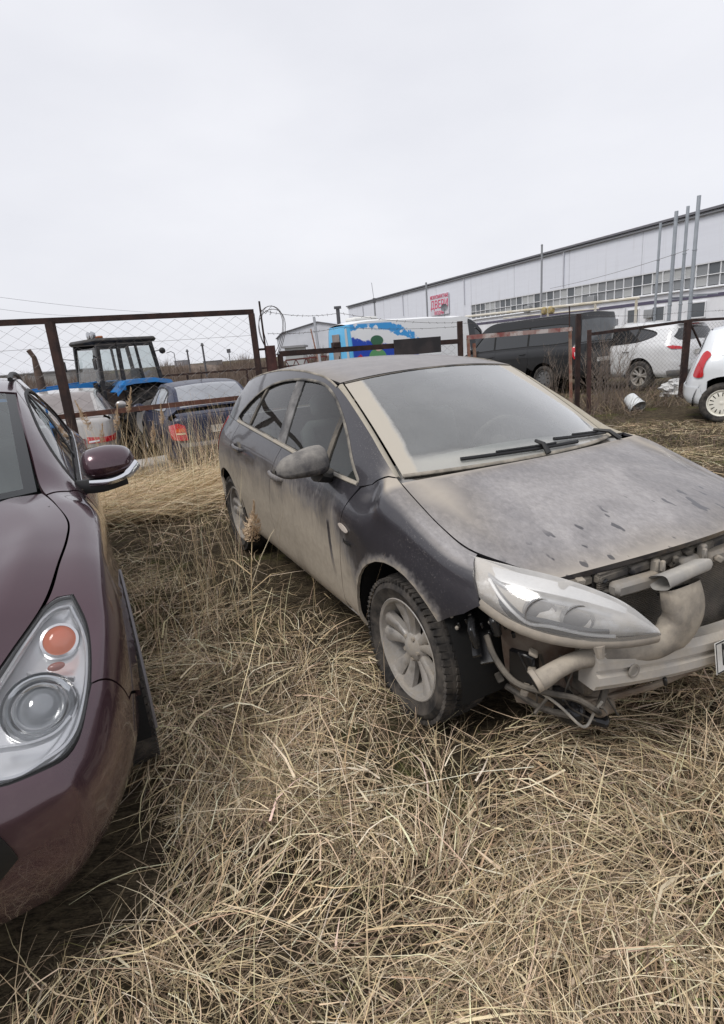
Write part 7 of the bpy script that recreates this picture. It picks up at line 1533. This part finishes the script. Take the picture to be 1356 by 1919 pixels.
def mound(x, y): return .11*np.clip(np.sin(x*4.3+1.7*np.sin(y*2.1))*np.sin(y*3.9+1.3*np.sin(x*2.7)), 0, 1)+.05*np.clip(np.sin(x*9.1+y*3)*np.sin(y*8.3-x*2), 0, 1)
def scatter(r, n, x0, x1, y0, y1): return r.uniform(x0, x1, n), r.uniform(y0, y1, n)
def cover(x, y):
    """0..1 how thick the straw lies (bare mossy patch between the cars)"""
    p = np.exp(-(((x+.70)/.9)**2+((y-4.1)/1.5)**2)**2); q = np.exp(-(((x-.1)/.5)**2+((y-3.2)/.6)**2)); return np.clip(1-.90*p-.35*q, .05, 1)*np.clip(.62+.5*np.sin(x*2.3+1)*np.sin(y*1.9)+.35*np.sin(x*5.1+y*2.2)*np.sin(y*4.3), .12, 1)
def vegetation():
    r = np.random.default_rng(21); tufts = []
    pick = lambda n, w: PAL[r.choice(len(PAL), n, p=np.array(w)/sum(w))]
    # thick mat of fallen straw near the camera
    def mat_layer(name, label, n, box, Lr, wr, ew, w, dk=0.0):
        x, y = scatter(r, n, *box); k = r.uniform(0, 1, n) < cover(x, y); k &= ~(in_car(x, y, -.12)); x, y = x[k], y[k]; n = len(x); clump = np.sin(x*3.1+y*1.3)*1.6+np.sin(y*4.7-x*2)*1.3+np.sin(x*7+y*5)*.6
        az = np.where(r.uniform(0, 1, n) < .7, clump+r.normal(0, .55, n), r.uniform(0, 2*PI, n)); L = r.uniform(*Lr, n)*(.7+.5*r.random(n)); e0 = np.abs(r.normal(*ew, n)); blades(name, label, x, y, L, r.uniform(*wr, n), az, e0, -e0*r.uniform(1.0, 2.2, n), pick(n, w), r, 4, r.random(n)*.05+mound(x, y)*r.random(n))
    mat_layer('dry_grass', 'matted dead straw in the foreground between the cars', 125000, (-2.2, 4.2, .15, 4.2), (.07, .34), (.0018, .0048), (.20, .24), (5, 5, 4, 6, 6, 5, 4, 3, .8))
    mat_layer('dry_grass', 'thin dead stems lying over the matted straw', 9000, (-2.2, 4.2, .15, 4.6), (.25, .6), (.002, .004), (.28, .25), (5, 4, 5, 3, 2, 1, 5, 6, .3))
    mat_layer('dry_grass', 'dead straw further back around the hatchback', 46000, (-6, 8, 3.6, 9.0), (.12, .40), (.0035, .007), (.18, .2), (2, 3, 1.5, 5, 6, 6, 2, 1, 2))
    mat_layer('dry_grass', 'broad bleached leaf blades scattered over the straw', 3800, (-1.6, 4.0, .15, 4.2), (.10, .32), (.006, .011), (.3, .3), (2, 1, 5, 1, 1, 0, 4, 6, 0))
    # upright tufts near the camera and between the cars
    for i in range(130):
        cx, cy = r.uniform(-1.3, 3.6), r.uniform(.4, 4.4)
        if cy > 2.3 and r.random() < .75: continue
        if in_car(np.array([cx]), np.array([cy]), .08)[0]: continue
        tufts.append((cx, cy))
    n = 30; X = np.concatenate([r.normal(a, .05, n) for a, b in tufts]); Y = np.concatenate([r.normal(b, .05, n) for a, b in tufts]); k = ~in_car(X, Y, .02); X, Y = X[k], Y[k]; n = len(X)
    blades('grass_tufts', 'upright tufts of dead grass between the cars', X, Y, r.uniform(.10, .38, n), r.uniform(.0025, .005, n), r.uniform(0, 2*PI, n), r.uniform(.7, 1.5, n), -r.uniform(.1, 1.3, n), pick(n, (5, 5, 4, 5, 3, 2, 4, 3, .6)), r, 5)
    # short green shoots and moss in the bare patch
    n = 22000; x, y = scatter(r, n, -2.6, 3.5, .4, 6.5); k = np.sin(x*2.1+.6)*np.sin(y*1.7+1.1)+r.normal(0, .3, n) > .45; k &= ~in_car(x, y, -.1); x, y = x[k], y[k]; n = len(x)
    blades('grass_shoots', 'short mossy green shoots among the straw', x, y, r.uniform(.03, .10, n), r.uniform(.003, .005, n), r.uniform(0, 2*PI, n), r.uniform(.6, 1.4, n), -r.uniform(.2, 1., n), np.tile((.115, .125, .04), (n, 1)), r, 3)
    # golden lodged swath behind the hatchback's tail
    n = 15000; x, y = scatter(r, n, -3.4, -.9, 5.3, 7.6); d = (x+1.9)*.44*0+(y-(6.35+.30*(x+2))); k = (np.abs(d+r.normal(0, .15, n)) < .55) & ~in_car(x, y, .0); x, y = x[k], y[k]; n = len(x)
    blades('lodged_grass', 'golden lodged grass combed flat behind the hatchback', x, y, r.uniform(.45, .95, n), r.uniform(.004, .007, n), r.normal(.15, .28, n)+np.where(r.random(n) < .3, PI, 0), np.abs(r.normal(.40, .2, n)), -r.uniform(.4, 1.0, n), pick(n, (8, 4, 6, 2, 1, 0, 6, 5, 0)), r, 5, r.random(n)*.18)
    # standing dead stalks: beside the burgundy car, by the fence, around the hatchback
    def stalks(label, n, cx, cy, sx, sy, H, w=(8, 4, 6, 2, 1, 0, 6, 5, 0), lean=.25):
        x = r.normal(cx, sx, n); y = r.normal(cy, sy, n); k = ~in_car(x, y, .03); x, y = x[k], y[k]; n = len(x); blades('standing_stalks', label, x, y, r.uniform(*H, n), r.uniform(.0035, .0065, n), r.uniform(0, 2*PI, n), PI/2-np.abs(r.normal(0, lean, n)), -np.abs(r.normal(.25, .25, n)), pick(n, w), r, 5)
    stalks('dead stalks standing close beside the burgundy car', 190, -1.15, 3.6, .20, 1.2, (.3, .95)); stalks('dead stalks standing along the tall fence panel', 750, -2.2, 6.9, 1.0, .5, (.45, 1.15)); stalks('dead stalks standing in front of the hatchback doors', 80, -.2, 2.6, .45, .6, (.25, .75), lean=.35)
    stalks('tall pale stems scattered between the two near cars', 45, -.75, 3.4, .35, .9, (.4, .9), lean=.22); stalks('dead stalks standing by the blue sedan bumper', 220, -1.9, 7.6, .5, .3, (.5, 1.25)); stalks('sparse stems standing near the camera', 260, .5, 1.5, .9, .45, (.15, .42), lean=.5); stalks('stems standing before the crash beam', 160, 2.0, 1.3, .6, .35, (.12, .35), lean=.5)
    # brown weeds of the right-hand verge
    n = 26000; x, y = scatter(r, n, 2.6, 12, 6.4, 13.5); k = (np.sin(x*1.1)*np.sin(y*1.4+.5)+r.normal(0, .5, n) > -.3) & ~in_car(x, y, -.05); k &= (y > 6.4+.2*(x-2.6)) ; x, y = x[k], y[k]; n = len(x)
    tall = np.clip(sst(8.2, 10.2, y-.25*(x-4)), .15, 1)
    blades('dead_weeds', 'tangled brown weeds on the verge along the fence', x, y, r.uniform(.12, .50, n)*tall+.04, r.uniform(.005, .011, n), r.uniform(0, 2*PI, n), r.uniform(.35, 1.45, n), -r.uniform(0, 1.2, n), np.where((r.random(n) < .8)[:, None], np.array([(.155, .12, .095)]), np.array([(.36, .28, .18)])), r, 4)
    n = 22000; x, y = scatter(r, n, 1.8, 12, 4.5, 9.4); k = (np.sin(x*1.6+1)*np.sin(y*2.1)+r.normal(0, .5, n) > .05) & ~in_car(x, y, -.05); x, y = x[k], y[k]; n = len(x)
    blades('grass_shoots', 'short yellow green grass on the verge at the right', x, y, r.uniform(.05, .14, n), r.uniform(.005, .010, n), r.uniform(0, 2*PI, n), r.uniform(.5, 1.4, n), -r.uniform(.2, 1., n), np.where((r.random(n) < .5)[:, None], np.array([(.135, .135, .05)]), np.array([(.24, .195, .12)])), r, 3)
    n = 14000; x, y = scatter(r, n, -10, 3, 8.2, 16); k = ~in_car(x, y, -.05); x, y = x[k], y[k]; n = len(x)
    blades('dead_weeds', 'brown weeds beyond the tall fence panel', x, y, r.uniform(.12, .45, n), r.uniform(.006, .012, n), r.uniform(0, 2*PI, n), r.uniform(.4, 1.45, n), -r.uniform(0, 1.2, n), np.where((r.random(n) < .6)[:, None], np.array([(.19, .15, .11)]), np.array([(.42, .33, .21)])), r, 4)
vegetation()
STEM = noisy('reed_stem', (.55, .43, .26), (.44, .33, .20), 20, .8); PLUME = noisy('reed_plume', (.60, .47, .33), (.48, .36, .24), 60, .95)
def reed(label, base, H, lean, plume, fl=1.0, seed=0, group=None):
    """single reed: stem, a few leaves, feathery plume"""
    r = random.Random(seed); o = empty('reed', base); tag(o, label, 'reed', group)
    P = [Vector((lean[0]*t*t*H, lean[1]*t*t*H, H*t*(1-.04*t))) for t in np.linspace(0, 1, 10)]
    MB().tube([tuple(p) for p in P], [.0038-.0022*t for t in np.linspace(0, 1, 10)], 6).build('stem', STEM, o)
    if plume:
        b = MB(); i0 = 1-plume/H
        for i in range(int(240*fl)):
            t = r.uniform(i0, 1.02); k = min(8, int(t*9)); f_ = t*9-k; c = P[k]+(P[min(9, k+1)]-P[k])*f_; s_ = (t-i0)/(1-i0); rad = .034*fl*math.sin(min(1, s_*1.15+.12)*PI)**.7+.004
            a = r.uniform(0, 2*PI); d = Vector((math.cos(a)*rad, math.sin(a)*rad, r.uniform(-.012, .03))); q = c+d; w = d.cross(Vector((0, 0, 1))).normalized()*.0035 if d.length > 1e-4 else Vector((.003, 0, 0)); k2 = len(b.V)
            b.V += [tuple(c+d*.15), tuple(q-w+Vector((0, 0, -.004))), tuple(q+w), tuple(q+d*.25+Vector((0, 0, .012)))]; b.F += [(k2, k2+1, k2+3, k2+2)]
        mesh_obj('plume', b.V, b.F, PLUME, o, False)
    for k in range(3):
        t = r.uniform(.2, .6); c = P[int(t*9)]; a = r.uniform(0, 2*PI); d = Vector((math.cos(a), math.sin(a), .5)); L_ = r.uniform(.10, .28); w = Vector((-math.sin(a), math.cos(a), 0))*.004
        mesh_obj('leaf', [tuple(c-w), tuple(c+w), tuple(c+d*L_*.6+w), tuple(c+d*L_*.6-w), tuple(c+d*L_+Vector((0, 0, -.25*L_)))], [(0, 1, 2, 3), (3, 2, 4)], STEM, o, False)
def reed_at(label, bx, by, top, pl, fl, seed, H=None, group=None):
    b = on_z(bx, by, 0.0); d = np.linalg.norm(b-CC); t = CC+ray(*top)*((b-CC) @ CR[2])
    H = t[2]; reed(label, (b[0], b[1], -.02), H, ((t[0]-b[0])/H, (t[1]-b[1])/H), pl, fl, seed, group)
reed_at('tall reed with a fluffy plume standing before the hatchback rear door', 480, 1215, (474, 936), .18, 1.3, 1); reed_at('bent plumeless reed stem in front of the front door', 592, 1140, (583, 1000), 0, 1, 2)
g = 'reeds along the tall fence'
reed_at('leaning reed with pale plume over the silver sedan', 235, 985, (140, 745), .28, .9, 3, group=g); reed_at('upright reed with narrow plume rising highest left of the blue sedan', 248, 965, (243, 722), .22, .75, 4, group=g); reed_at('reed with short plume just left of the highest one', 232, 975, (218, 752), .24, .8, 5, group=g); reed_at('thin reed with plume in front of the fallen grass near the slab', 300, 960, (285, 785), .20, .7, 6, group=g); reed_at('thin reed with plume beside the blue sedan lamp', 322, 945, (300, 755), .18, .7, 7, group=g); reed_at('small reed with thin plume crossing the fence rail', 205, 985, (190, 790), .16, .6, 8, group=g)
TWIG = noisy('twig_bark', (.17, .135, .11), (.24, .195, .16), 10, .9)
def shrub(label, base, H, n, spread, seed):
    r = random.Random(seed); o = empty('bare_shrub', base); tag(o, label, 'shrub', 'bare shrubs along the fence'); b = MB()
    def grow(p, d, L_, rad, lev):
        q = [p]; dd = d.copy()
        for i in range(4): dd = (dd+Vector((r.gauss(0, .10), r.gauss(0, .10), .04))).normalized(); q.append(q[-1]+dd*L_/4)
        b.tube([tuple(v) for v in q], [rad, rad*.85, rad*.7, rad*.5, rad*.25], 4, False)
        if lev < 2:
            for k in range(r.randint(3, 5)):
                i = r.randint(1, 4); grow(q[i], (dd+Vector((r.gauss(0, .45), r.gauss(0, .45), r.uniform(-.1, .3)))).normalized(), L_*r.uniform(.35, .6), rad*.55, lev+1)
    for i in range(n):
        a = r.uniform(0, 2*PI); s = spread*r.random()**.5; grow(Vector((math.cos(a)*s*.4, math.sin(a)*s*.4, -.03)), Vector((math.cos(a)*s*.5, math.sin(a)*s*.5, 1)).normalized(), H*r.uniform(.6, 1.0), .007, 0)
    b.build('branches', TWIG, o, False)
for px, py, H, n, sp, sd, lab in ((1140, 760, 1.25, 16, .5, 1, 'dense bare shrub in front of the black van number plate'), (1110, 755, .95, 9, .45, 2, 'low bare shrub at the foot of the twin rusty posts'), (1045, 748, 1.05, 8, .5, 3, 'bare shrub left of the rusty stand before the van'), (1168, 752, 1.0, 9, .4, 4, 'bare shrub between the van and the white crossover wheel'), (985, 735, .85, 6, .4, 5, 'thin bare shrub behind the windscreen edge, beside the van door'), (410, 868, .8, 7, .4, 6, 'bare shrub at the bumper of the blue sedan')):
    p = on_z(px, py, 0); shrub(lab, (p[0], p[1], 0), H, n, sp, sd)
